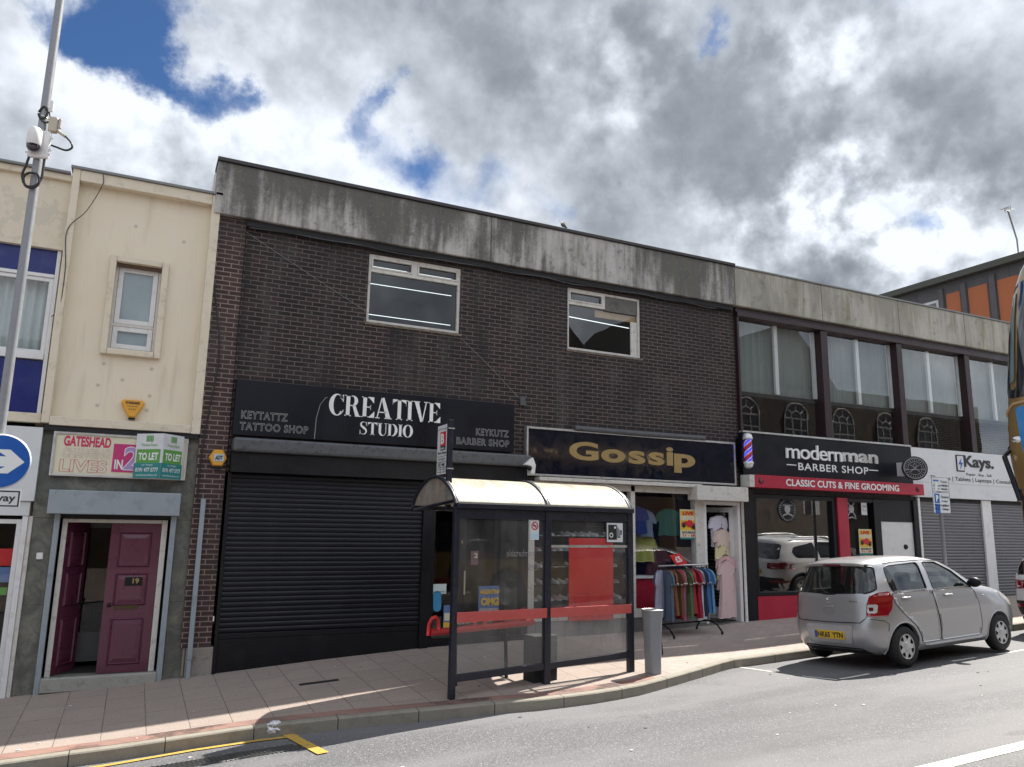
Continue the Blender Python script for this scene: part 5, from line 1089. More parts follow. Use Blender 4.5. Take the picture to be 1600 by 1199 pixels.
A_ = [(-.24, .055), (.06, .055), (-.06, .13), (.09, .13), (.235, 0), (.09, -.13), (-.06, -.13), (.06, -.055), (-.24, -.055)]
m = MB(); m.prism([(sx_ + a, sz_ + b) for a, b in A_], yS - .010, yS - .0075); m.build('arrow', M['text_white'], s)
zw = F(0, 779, yS)[1]; xr_ = F(32, 779, yS)[0]
s = thing('one_way_plate', 'white One way plate under the round blue sign', 'traffic sign', (sx_, yS, zw - .09))
mm = MB(); mm.box(xr_ - .56, xr_, yS - .004, yS + .004, zw - .095, zw + .095); mm.build('plate', M['white_panel'], s, bevel=.002)
frame('border', xr_ - .55, xr_ - .01, zw - .085, zw + .085, yS - .008, .014, .003, M['text_black'], s)
wall_text('One way', xr_ - .52, xr_ - .045, zw - .055, zw + .05, yS - .006, M['text_black'], s, bold=.02)

# ------------------------------------------------------------------ parking sign
qx, qy = 15.55, -1.75; qz = pav(qx, qy)
s = thing('parking_sign', 'white and blue parking plate on a slim grey post in front of the shutters', 'parking sign', (qx, qy, qz))
(xa, zt_), (xb, zb_) = F(1454, 745, qy), F(1484, 803, qy); xa, xb = 15.28, 15.28 + .46; 
xa = F(1454.5, 746, qy)[0]; xb = F(1481, 746, qy)[0]; zm_ = F(1470, 769, qy)[1]
m = MB(); m.cyl(((xa + xb) / 2 + .02, qy + .05, qz - .05), ((xa + xb) / 2 + .02, qy + .05, zt_ - .02), .038, seg=14); m.build('post', M['steel'], s)
bx('upper_plate', xa, xb, qy - .006, qy, zm_ + .004, zt_, M['white_panel'], s, .002); bx('lower_plate', xa, xb, qy - .006, qy, zb_, zm_ - .004, M['white_panel'], s, .002)
frame('border', xa + .004, xb - .004, zm_ + .008, zt_ - .004, qy - .009, .008, .003, M['text_black'], s); frame('border', xa + .004, xb - .004, zb_ + .004, zm_ - .008, qy - .009, .008, .003, M['text_black'], s)
wv_ = xb - xa
m = MB(); m.box(xa + .1 * wv_, xa + .40 * wv_, qy - .009, qy - .006, zm_ + .22, zt_ - .06); m.box(xa + .1 * wv_, xa + .38 * wv_, qy - .009, qy - .006, zm_ - .24, zm_ - .04); m.box(xa + .1 * wv_, xa + .38 * wv_, qy - .009, qy - .006, zm_ - .46, zm_ - .26); m.build('blue_square', M['sign_blue'], s)
wall_text('P', xa + .17 * wv_, xa + .31 * wv_, zm_ - .21, zm_ - .07, qy - .011, M['text_white'], s, bold=.05)
for tx, a, b, z_, h_ in (('Taxis', .5, .9, zt_ - .12, .05), ('waiting', .48, .92, zt_ - .20, .05), ('only', .55, .85, zt_ - .28, .05), ('8.30 am - 10 am', .08, .9, zm_ + .11, .045), ('4.30 pm - Midnight', .08, .92, zm_ + .04, .045), ('Disabled', .48, .92, zm_ - .13, .05), ('badge', .5, .85, zm_ - .22, .05), ('holders', .48, .9, zm_ - .31, .05), ('only', .55, .85, zm_ - .40, .05), ('Midnight - 8.30 am', .08, .92, zb_ + .15, .045), ('10 am - 4.30 pm', .08, .92, zb_ + .07, .045)):
    wall_text(tx, xa + a * wv_, xa + b * wv_, z_, z_ + h_, qy - .008, M['text_black'], s, bold=.015)
m = MB(); m.lathe([(0, 0), (.018, 0)], (xa + .25 * wv_, qy - .0105, zt_ - .10), 'y', 12); m.prism([(xa + .2 * wv_, zt_ - .13), (xa + .28 * wv_, zt_ - .13), (xa + .30 * wv_, zt_ - .25), (xa + .36 * wv_, zt_ - .33), (xa + .26 * wv_, zt_ - .27), (xa + .14 * wv_, zt_ - .33)], qy - .0115, qy - .0105); m.build('white_figure', M['text_white'], s)

# ------------------------------------------------------------------ bus shelter (local x along the screen, y towards the shops)
SX, SY, SZ = 3.80, -3.20, pav(3.8, -3.2); SROT = R(6.0)
s = thing('bus_shelter', 'dark blue bus shelter with arched pale roof and red rails at the kerb', 'bus shelter', (SX, SY, SZ), SROT)
LQ = 2.93; XM = 1.44
def gl_(x): return .033 * x                 # pavement rises along the shelter
m = MB()
for x, w_ in ((0.0, .038), (XM, .05), (LQ, .048)): m.box(x - w_, x + w_, -.04, .04, gl_(x) + (.0 if x == 0 else -.1), 2.38)
m.build('post', M['navy'], s, bevel=.006, local=True)
m = MB(); m.box(-.03, .03, -.03, .03, -.1, .25); m.build('post_foot', M['navy'], s, bevel=.004, local=True)
m = MB()
for a, b in ((.04, XM - .052), (XM + .052, LQ - .05)):
    for z0_, z1_ in ((.20, .285), (2.24, 2.37)): m.prism([(a, z0_ + gl_(a) * (1 if z0_ < 1 else 0)), (b, z0_ + gl_(b) * (1 if z0_ < 1 else 0)), (b, z1_ + gl_(b) * (1 if z0_ < 1 else 0)), (a, z1_ + gl_(a) * (1 if z0_ < 1 else 0))], -.03, .03)
m.build('crossbar', M['navy'], s, bevel=.005, local=True)
m = MB()
for a, b in ((.02, XM - .03), (XM + .03, LQ - .02)): m.box(a, b, -.062, -.042, .925, 1.055)
m.build('red_rail', M['red_rail'], s, bevel=.006, local=True)
for (a, b), gm in zip(((.04, XM - .052), (XM + .052, LQ - .05)), ('glass_shelter', 'glass_shelter')):
    m = MB(); m.poly([(a, 0, 1.03), (b, 0, 1.03), (b, 0, 2.24), (a, 0, 2.24)]); m.build('glass_panel', M[gm], s, local=True)
    m = MB(); m.poly([(a, 0, .285 + gl_(a)), (b, 0, .285 + gl_(b)), (b, 0, .93), (a, 0, .93)]); m.build('glass_panel', M['glass_shelter' if a < 1 else 'glass_scuffed'], s, local=True)
m = MB(); m.box(XM + .052, LQ - .05, -.018, .018, 1.865, 1.90); m.build('transom', M['alu'], s, local=True)
g_ = fit(glyphs('comfortable'), .78, 1.22, 1.745, 1.835, flip=True); m = MB(); m.text(g_, lambda a, b, c: (a, -.004, b)); m.build('glass_lettering', P('faint_grey_vinyl', (.22, .21, .21), .6), s, local=True)
g_ = fit(glyphs('US'), 1.13, 1.29, 1.56, 1.635, flip=True); m = MB(); m.text(g_, lambda a, b, c: (a, -.004, b)); m.build('glass_lettering', P('faint_grey_vinyl', (.22, .21, .21), .6), s, local=True)
# roof: one arc from the road side to the shop side
DR = 1.32; ZF = 2.40; RISE = .40
def arc(t, off=0.0):
    y = -.05 + (DR + .05) * t; h = ZF + (RISE + off) * (1 - (2 * t - 1) ** 2) ** .8 if 0 < t < 1 else ZF
    return y, h + off * .5
ts = [0, .012, .03, .06, .1, .16, .24, .33, .42, .5, .58, .67, .76, .84, .9, .94, .97, .988, 1]
m = MB()
for a, b in ((-.02, XM - .01), (XM + .01, LQ + .03)):
    for o_ in (0, -.012): m.grid(lambda x, t: (x, arc(t)[0], arc(t)[1] + o_), [a + (b - a) * i / 4 for i in range(5)], ts, smooth=True)
m.build('roof_sheet', M['poly_roof'], s, local=True)
m = MB()
for x in (-.03, -.005): m.tube([(x, arc(t)[0], arc(t)[1] + .006) for t in ts], .022, 8)
for x in (XM - .02, XM + .02, LQ + .01, LQ + .035): m.tube([(x, arc(t)[0], arc(t)[1] + .006) for t in ts], .014, 8)
m.build('roof_rib', M['navy'], s, local=True)
m = MB(); m.tube([(.012, arc(t)[0], arc(t)[1] + .016) for t in ts], .007, 6); m.tube([(LQ + .0, arc(t)[0], arc(t)[1] + .016) for t in ts], .006, 6); m.tube([(XM, arc(t)[0], arc(t)[1] + .016) for t in ts], .006, 6); m.build('rib_edge_trim', M['alu'], s, local=True)
m = MB(); m.box(-.03, LQ + .04, -.085, .045, 2.373, 2.44); m.box(-.03, LQ + .04, DR - .04, DR + .03, 2.36, 2.42); m.build('gutter', M['navy'], s, bevel=.008, local=True)
m = MB(); m.box(-.02, LQ + .03, -.092, -.083, 2.43, 2.455); m.build('gutter_edge', P('dirty_gutter_edge', (.25, .25, .235), .6), s, local=True)
m = MB(); m.tube([(-.02, .0, 2.47), (-.02, DR - .05, 2.36)], .022, 8); m.tube([(XM, .0, 2.40), (XM, DR - .05, 2.36)], .022, 8); m.tube([(LQ, .0, 2.40), (LQ, DR - .05, 2.36)], .022, 8); m.build('tie_rod', M['navy'], s, local=True)
m = MB(); pts_ = [(arc(t)[0], arc(t)[1] - .02) for t in ts[1:-1]]; m.prism([(p[0], p[1]) for p in pts_] + [(DR - .1, 2.42), (.05, 2.42)], -.018, -.012, 'x'); m.build('end_panel', M['brown_panel'], s, local=True)
# perch seat
def bench_y(x): return .60
m = MB(); m.tube([(-.02, .60, .73), (1.62, .60, .79)], .045, 12); m.build('perch_seat', M['red_tube'], s, local=True)
for x in (-.05, .66, 1.36):
    m = MB(); z0_ = .74 + .033 * x; m.tube([(x, .62, z0_ - .04), (x, .60, z0_ + .1), (x + .03, .58, z0_ + .18), (x + .08, .57, z0_ + .2), (x + .12, .58, z0_ + .16), (x + .14, .60, z0_ + .02)], .026, 8); m.build('armrest', M['red_tube'], s, local=True)
m = MB(); m.tube([(.35, .60, .70), (.35, .55, .02)], .025, 8); m.tube([(1.15, .60, .72), (1.15, .55, .03)], .025, 8); m.build('seat_leg', M['black'], s, local=True)
SM = root_matrix(s)
def sl(x, y, z): return SM @ Vector((x, y, z))
# things fixed to or standing by the shelter
def slthing(name, label, cat, x, y, z): p = sl(x, y, z); return thing(name, label, cat, p, SROT)
t = slthing('camera_sign', 'white square speed camera sign on the upper right shelter glass', 'traffic sign', 2.62, -.03, 1.93)
m = MB(); m.box(-.165, .165, -.012, .0, 0, .305); m.build('plate', M['text_black'], t, local=True, bevel=.006); m = MB(); m.box(-.15, .15, -.015, -.0125, .015, .29); m.build('face', M['white_panel'], t, local=True)
m = MB(); m.box(-.125, .035, -.019, -.0165, .05, .265)
for k in range(3): m.box(.045 + k * .02, .053 + k * .02, -.019, -.0165, .085 + k * .0, .235 - k * .02)
m.box(.105, .128, -.019, -.0165, .12, .19); m.box(.045, .105, -.019, -.0165, .08, .09); m.build('camera_symbol', M['text_black'], t, local=True)
m = MB(); m.lathe([(.022, 0), (.036, 0)], (-.07, -.0195, .115), 'y', 20); m.lathe([(.0, 0), (.018, 0)], (-.0, -.0195, .225), 'y', 16); m.build('lens_symbol', M['text_white'], t, local=True)
t = slthing('notice', 'white no smoking notice on the left shelter glass', 'notice', 1.22, -.01, 1.97)
m = MB(); m.box(-.07, .07, -.006, 0, 0, .27); m.build('sheet', M['white_panel'], t, local=True); m = MB(); m.box(-.06, .06, -.008, -.0065, .015, .09); m.build('blue_band', P('pale_blue_print', (.45, .62, .72), .5), t, local=True)
m = MB(); m.tube([(.05 * math.cos(k * math.pi / 10), -.009, .19 + .05 * math.sin(k * math.pi / 10)) for k in range(20)], .007, 5, closed=True); m.tube([(-.036, -.009, .226), (.036, -.009, .154)], .006, 5); m.build('red_ring', M['red'], t, local=True)
m = MB(); m.box(-.03, .03, -.008, -.0065, .183, .196); m.build('cigarette', M['text_black'], t, local=True)
fl = thing('bus_stop_flag', 'bus stop pole with white flag and red B rising beside the shelter roof', 'bus stop', (SX - .01, SY + .30, 2.3))
m = MB(); m.box(3.765, 3.835, -2.91, -2.84, 2.47, 3.70); m.build('pole', M['navy'], fl, bevel=.006)
m = MB(); m.box(3.795, 3.805, -2.835, -2.40, 2.97, 3.655); m.build('flag', M['white_panel'], fl)
def fxt(txt, y0, y1, z0, z1, matl, **k):
    m_ = MB(); m_.text(fit(glyphs(txt, **k), y0, y1, z0, z1), lambda a, b, c: (3.790, a, b)); m_.bm.transform(Matrix.Identity(4)); 
    for v in m_.bm.verts: v.co.y = -2.835 - 2.40 - v.co.y
    m_.build('lettering', matl, fl)
m = MB(); m.box(3.792, 3.7955, -2.73, -2.52, 3.36, 3.56); m.build('red_square', M['red'], fl); m = MB(); m.box(3.792, 3.7955, -2.73, -2.52, 3.30, 3.357); m.build('dark_band', P('dark_green_print', (.03, .05, .045), .5), fl)
fxt('B', -2.69, -2.56, 3.385, 3.535, M['text_white'], bold=.05); fxt('buses', -2.70, -2.54, 3.313, 3.345, M['text_white'], bold=.02); fxt('Bus Stop', -2.79, -2.47, 3.235, 3.285, M['text_black'], bold=.02); fxt('& alight', -2.76, -2.50, 3.15, 3.20, M['text_black']); fxt('57  M1', -2.78, -2.52, 3.075, 3.12, M['text_black'], bold=.02)
m = MB()
for z in (3.60, 3.215, 3.135, 3.06, 3.03, 2.995): m.box(3.7925, 3.7945, -2.82, -2.41, z - .003, z + .003)
for y in (-2.69, -2.55): m.box(3.792, 3.794, y - .003, y + .003, 2.98, 3.13)
m.build('grid_lines', M['text_black'], fl)
m = MB(); m.box(3.755, 3.845, -2.93, -2.82, 3.57, 3.585); m.box(3.755, 3.845, -2.93, -2.82, 3.02, 3.035); m.build('clamp', M['alu'], fl)
# bins
bxp = sl(1.50, .20, .0); bxp.z = pav(bxp.x, bxp.y)
t = thing('litter_bin', 'small black box bin beside the middle shelter post', 'bin', bxp, SROT); m = MB(); m.box(-.20, .20, -.10, .16, -.05, .60); m.build('body', M['black_matt'], t, local=True, bevel=.01); m = MB(); m.box(.203, .215, -.06, .14, .10, .58); m.build('side_plate', M['steel'], t, local=True); m = MB(); m.box(-.16, .16, -.105, -.1, .44, .52); m.build('slot', M['black'], t, local=True)
bp = Vector((6.95, -3.12, pav(6.95, -3.12)))
t = thing('litter_bin', 'tall flared steel litter bin at the right end of the shelter', 'bin', bp, SROT)
prof = [(.0, .0), (.095, .0), (.097, .25), (.102, .5), (.112, .72), (.125, .86), (.128, .885)]
m = MB()
def sq(r, a): # rounded square
    c, s_ = math.cos(a), math.sin(a); n_ = 5; k = (abs(c) ** n_ + abs(s_) ** n_) ** (-1 / n_); return r * c * k, r * s_ * k
rings = [[m.v(sq(r, 2 * math.pi * k / 32) + (h,)) for k in range(32)] for r, h in [(r_ if r_ else 1e-3, h) for r_, h in prof]]
for i in range(len(rings) - 1):
    for k in range(32): m.bm.faces.new((rings[i][k], rings[i][(k + 1) % 32], rings[i + 1][(k + 1) % 32], rings[i + 1][k]))
m.build('body', M['steel'], t, local=True, smooth=40)
m = MB(); V = [sq(.122, 2 * math.pi * k / 32) + (.878,) for k in range(32)]; m.poly(V); m.build('opening', M['black_matt'], t, local=True)
m = MB(); m.tube([sq(.128, 2 * math.pi * k / 32) + (.886,) for k in range(32)], .008, 6, closed=True); m.build('rim', M['alu'], t, local=True)
m = MB(); m.tube([(.135, -.05, .86), (.12, -.05, .65), (.117, -.05, .45), (.135, -.05, .32), (.14, -.05, .25)], .012, 6); m.build('side_hinge', M['black'], t, local=True)
# red display board against the shop window
(xa, zt_), (xb, zb_) = F(889, 841, -.10), F(958, 968, -.10)
t = thing('display_board', 'plain red board leaning on the clothes shop window behind the shelter', 'board', ((xa + xb) / 2, -.1, zb_)); bx('panel', xa, xb, -.115, -.085, zb_, zt_, M['red_board'], t, .004)
m = MB(); m.box(xa + .12, xa + .42, -.1175, -.1155, zb_ + .22, zb_ + .225); m.box(xa + .12, xa + .42, -.1175, -.1155, zb_ + .48, zb_ + .485); m.box(xa + .12, xa + .125, -.1175, -.1155, zb_ + .22, zb_ + .48); m.box(xa + .415, xa + .42, -.1175, -.1155, zb_ + .22, zb_ + .48); m.build('hatch_lines', M['lamp_dark'], t)

# ------------------------------------------------------------------ small things on the ground
m = MB()
a = on(468, 1072, pav); b = on(530, 1064, pav); d = (b - a); nrm = Vector((-d.y, d.x, 0)).normalized() * .10
V = [a, b, b + nrm, a + nrm]
m.poly([(v.x, v.y, pav(v.x, v.y) + .006) for v in V]); t = m.build('drain_cover', M['black_matt'], None); tag(t, 'narrow dark slot cover in the pavement slabs', 'drain cover'); seal(t)
def grate(pxs, label):
    c = [on(x, y, road) for x, y in pxs]; z_ = lambda p: Vector((p.x, p.y, road(p.x, p.y) + .004)); c = [z_(p) for p in c]
    t_ = thing('drain_grate', label, 'drain grate', sum(c, Vector()) / 4, group='road drain grates')
    mm = MB(); mm.poly(c); mm.build('pit', M['black_matt'], t_)
    mm = MB(); ex = c[1] - c[0]; ey = c[3] - c[0]
    up = Vector((0, 0, .001))
    for i in range(15):
        for j in range(4):
            u, v = (i + (.5 if j % 2 else 0)) / 15, j / 4
            p = c[0] + ex * u + ey * v + up; mm.tube([p, p + ex * .03 + ey * .11, p + ex * .06 + ey * .24], .006, 5)
    mm.tube([q + up for q in c], .006, 6, closed=True); mm.build('bars', P('worn_iron', (.10, .098, .095), .5, metal=.5, var=.3, scale=20), t_)
grate([(236, 1199), (350, 1181), (372, 1187), (258, 1206)], 'left iron drain grate in the road by the yellow line'); grate([(352, 1180), (455, 1164), (472, 1170), (375, 1187)], 'right iron drain grate by the end of the yellow line')
p_ = on(427, 1150, road)
m = MB(); m.sphere((0, 0, .07), .10, 1.1, .9, .8, 14, 9)
rnd = random.Random(3)
for v in m.bm.verts: v.co += Vector((rnd.uniform(-1, 1), rnd.uniform(-1, 1), rnd.uniform(-1, 1))) * .022
for f in m.bm.faces: f.smooth = False
m.bm.transform(Matrix.Translation(p_)); t = m.build('crumpled_paper', P('white_tissue', (.75, .75, .78), .9), None); tag(t, 'crumpled white paper lying in the gutter', 'litter'); seal(t)
m = MB(); rnd = random.Random(11)
for k in range(46):
    x, y = rnd.uniform(-1, 13), rnd.uniform(-6.5, -.15); fn = pav if y > ky(x) + .1 else road
    if abs(y - ky(x)) < .14: continue
    r = rnd.uniform(.008, .02); z = fn(x, y) + .004; aa = rnd.uniform(0, 3)
    m.box(x - r, x + r, y - r * .7, y + r * .7, z, z + .004, rnd.choice([0, 0, 1]))
t = m.build('litter_specks', [P('pale_specks', (.7, .69, .66), .8), P('gum_specks', (.10, .09, .085), .8)], None); t['kind'] = 'stuff'; tag(t, 'scattered pale specks of litter on pavement and road', 'litter')
# bird and aerial
bc = Vector((11.77, 8.0, 12.1)); bp_ = lambda px, py: Vector(fp(px, py, 8.0))
t = thing('bird', 'dark bird with raised wings flying above the parapet', 'bird', bc)
m = MB(); nose, tail = bp_(877, 349), bp_(884, 355); ax = (tail - nose)
m.tube([nose, nose + ax * .2 + Vector((0, .02, 0)), nose + ax * .5, nose + ax * .8, tail + ax * .3], [.012, .055, .075, .05, .02], 10); m.build('body', P('bird_grey', (.10, .10, .11), .8), t)
for tip, root in (((876, 338), (880, 352)), ((892, 345), (882, 353))):
    m = MB(); a, b = bp_(*root), bp_(*tip); w_ = ax.normalized() * .09; q = a.lerp(b, .5)
    for o_ in (0, .012): m.poly([a - w_ + Vector((0, o_, 0)), q - w_ * 1.0 + Vector((0, .1 + o_, .03)), b + Vector((0, .2 + o_, 0)), q + w_ * .9 + Vector((0, .1 + o_, 0)), a + w_ + Vector((0, o_, 0))])
    m.build('wing', P('bird_grey', (.10, .10, .11), .8), t)
t = thing('television_aerial', 'thin television aerial on a mast against the clouds at the right', 'aerial', (31.6, 4.5, 12.2))
Y_ = 4.0
def ap_(px, py): return Vector(fp(px, py, Y_))
m = MB(); m.tube([Vector((ap_(1589, 375).x, Y_, 12.2)), ap_(1589, 375), ap_(1575, 330)], .03, 8); m.build('mast', M['steel'], t)
m = MB(); c0 = ap_(1570, 329); c1 = ap_(1579, 326); m.tube([c0, c1], .02, 6)
for k in range(5):
    p = c0.lerp(c1, k / 4); m.tube([p - Vector((0, .16, .10)), p + Vector((0, .16, .10))], .010, 5); m.tube([p - Vector((.0, 0, .11)), p + Vector((.0, 0, .11))], .010, 5)
m.build('elements', M['steel'], t)
# ------------------------------------------------------------------ vehicles
class Body:
    # horizontal slices: at height z the outline is a rounded rectangle xr..xf x -w..w
    def __init__(s, rows): s.r = rows; s.z0 = rows[0][0]; s.z1 = rows[-1][0]
    def at(s, z):
        r = s.r; z = min(max(z, s.z0), s.z1)
        for i in range(len(r) - 1):
            if z <= r[i + 1][0]: break
        p0, p1, p2, p3 = r[max(i - 1, 0)], r[i], r[i + 1], r[min(i + 2, len(r) - 1)]; h = p2[0] - p1[0]; t = (z - p1[0]) / h; out = []
        for k in range(1, 5):
            d = (p2[k] - p1[k]) / h; da = (p1[k] - p0[k]) / (p1[0] - p0[0]) if i > 0 else d; db = (p3[k] - p2[k]) / (p3[0] - p2[0]) if i + 2 < len(r) else d
            ma = 0 if da * d <= 0 else 2 * da * d / (da + d); mb = 0 if db * d <= 0 else 2 * db * d / (db + d)
            out.append(p1[k] * (2 * t ** 3 - 3 * t * t + 1) + h * ma * (t ** 3 - 2 * t * t + t) + p2[k] * (-2 * t ** 3 + 3 * t * t) + h * mb * (t ** 3 - t * t))
        return out
    def ring(s, z, th, inset=0.0):             # th: 0 rear centre, 90 left side, 180 nose
        xr, xf, w, n = s.at(z); a = (xf - xr) / 2 - inset; w = w - inset; c, q = math.cos(th), math.sin(th)
        return ((xr + xf) / 2 - a * math.copysign(abs(c) ** (2 / n), c), w * math.copysign(abs(q) ** (2 / n), q), z)
    def side(s, x, z, sgn, off=0.0):
        xr, xf, w, n = s.at(z); u = min(.9999, abs((x - (xr + xf) / 2) / ((xf - xr) / 2))); return (x, sgn * (w * (1 - u ** n) ** (1 / n) + off), z)
    def end(s, y, z, front, off=0.0):
        xr, xf, w, n = s.at(z); u = min(.9999, abs(y / w)); d = (xf - xr) / 2 * (1 - u ** n) ** (1 / n); c = (xr + xf) / 2
        return (c + d + off, y, z) if front else (c - d - off, y, z)
    def solid(s, zs, nth=72, inset=0.0, xclip=None):
        m = MB(); rings = []
        ths = []
        for k in range(nth):                   # more samples round the corners
            t = k / nth * 2 * math.pi; ths.append(t)
        for z in zs:
            rg = []
            for t in ths:
                x, y, zz = s.ring(z, t, inset)
                if xclip: x = min(max(x, xclip[0]), xclip[1])
                rg.append(m.v((x, y, zz)))
            rings.append(rg)
        for i in range(len(rings) - 1):
            for k in range(nth): f = m.bm.faces.new((rings[i][k], rings[i + 1][k], rings[i + 1][(k + 1) % nth], rings[i][(k + 1) % nth])); f.smooth = True
        m.bm.faces.new(rings[0]); m.bm.faces.new(rings[-1][::-1])
        bmesh.ops.recalc_face_normals(m.bm, faces=m.bm.faces[:])
        return m
def mesh_obj(m, name='cutter'):
    bmesh.ops.recalc_face_normals(m.bm, faces=m.bm.faces[:])
    me = bpy.data.meshes.new(name); m.bm.to_mesh(me); m.bm.free(); o = bpy.data.objects.new(name, me); COL.objects.link(o); return o
def cut(base, cutters, name, matl, parent, smooth=35):
    o = mesh_obj(base, name); cs = [mesh_obj(c) for c in cutters]
    for c in cs:
        b = o.modifiers.new('b', 'BOOLEAN'); b.operation = 'DIFFERENCE'; b.object = c; b.solver = 'EXACT'
    bpy.context.view_layer.update(); dg = bpy.context.evaluated_depsgraph_get()
    me = bpy.data.meshes.new_from_object(o.evaluated_get(dg)); old = o.data; o.modifiers.clear(); o.data = me; bpy.data.meshes.remove(old)
    for c in cs: d = c.data; bpy.data.objects.remove(c); bpy.data.meshes.remove(d)
    me.materials.clear(); me.materials.append(matl); o.parent = parent; o.name = name
    me.shade_smooth(); me.set_sharp_from_angle(angle=R(smooth)); return o
def bpatch(poly, fn, name, matl, parent, step=.09, thick=0.0):
    m = MB(); m.patch(poly, fn, step, thick=thick); return m.build(name, matl, parent, local=True, recalc=False)
def band(pts, fn, r, name, matl, parent, closed=False, n=6):
    P_ = []
    q = pts + ([pts[0]] if closed else [])
    for a, b in zip(q, q[1:]):
        for k in range(n): P_.append(fn(a[0] + (b[0] - a[0]) * k / n, a[1] + (b[1] - a[1]) * k / n))
    if not closed: P_.append(fn(*pts[-1]))
    m = MB(); m.tube(P_, r, 5, closed=closed); return m.build(name, matl, parent, local=True)
def rnd_poly(pts, r=.05, n=4):                 # round the corners of an outline
    out = []
    for i, p in enumerate(pts):
        a, b, c = Vector(pts[i - 1]), Vector(p), Vector(pts[(i + 1) % len(pts)]); d1, d2 = (a - b), (c - b); rr = min(r, d1.length * .45, d2.length * .45)
        s_, e_ = b + d1.normalized() * rr, b + d2.normalized() * rr
        for k in range(n + 1):
            t = k / n; out.append(tuple((1 - t) ** 2 * s_ + 2 * t * (1 - t) * b + t * t * e_))
    return out
def wheel(x, y, r, w_, parent, outer, spokes=7):
    sg_ = outer
    t = MB(); t.lathe([(r * .62, -w_ / 2), (r * .80, -w_ / 2 - .004), (r * .93, -w_ / 2 + .006), (r, -w_ / 2 + .03), (r, w_ / 2 - .03), (r * .93, w_ / 2 - .006), (r * .80, w_ / 2 + .004), (r * .62, w_ / 2)], (x, y, r), 'y', 40); wh = t.build('wheel', M['rubber'], parent, local=True)
    t = MB(); t.lathe([(r * .62, -w_ / 2 + .01), (r * .6, w_ / 2 - .01)], (x, y, r), 'y', 28); t.lathe([(0, sg_ * (w_ / 2 - .05)), (r * .6, sg_ * (w_ / 2 - .05))], (x, y, r), 'y', 28); t.build('rim', M['black_matt'], wh, local=True)
    t = MB(); yo = y + sg_ * (w_ / 2 - .006)
    t.lathe([(0, .012 * sg_), (.05, .010 * sg_), (.075, .0), (.08, -.01 * sg_)], (x, yo, r), 'y', 24)
    for k in range(spokes):
        a0 = 2 * math.pi * k / spokes; hw = math.pi / spokes
        # broad spoke with a gap beside it near the rim
        pr = [(.07, -hw), (.07, hw), (r * .36, hw * .92), (r * .44, hw * .50), (r * .58, hw * .46), (r * .58, -hw * .46), (r * .44, -hw * .50), (r * .36, -hw * .92)]
        V = [(x + q * math.cos(a0 + aa), yo + sg_ * (.004 - .02 * (q / r) ** 2), r + q * math.sin(a0 + aa)) for q, aa in pr]; t.poly(V); 
    t.lathe([(r * .565, .0), (r * .60, .008 * sg_), (r * .635, .0), (r * .64, -.015 * sg_)], (x, yo, r), 'y', 40)
    t.build('wheel_cover', M['hubcap'], wh, local=True, recalc=False)
    return wh

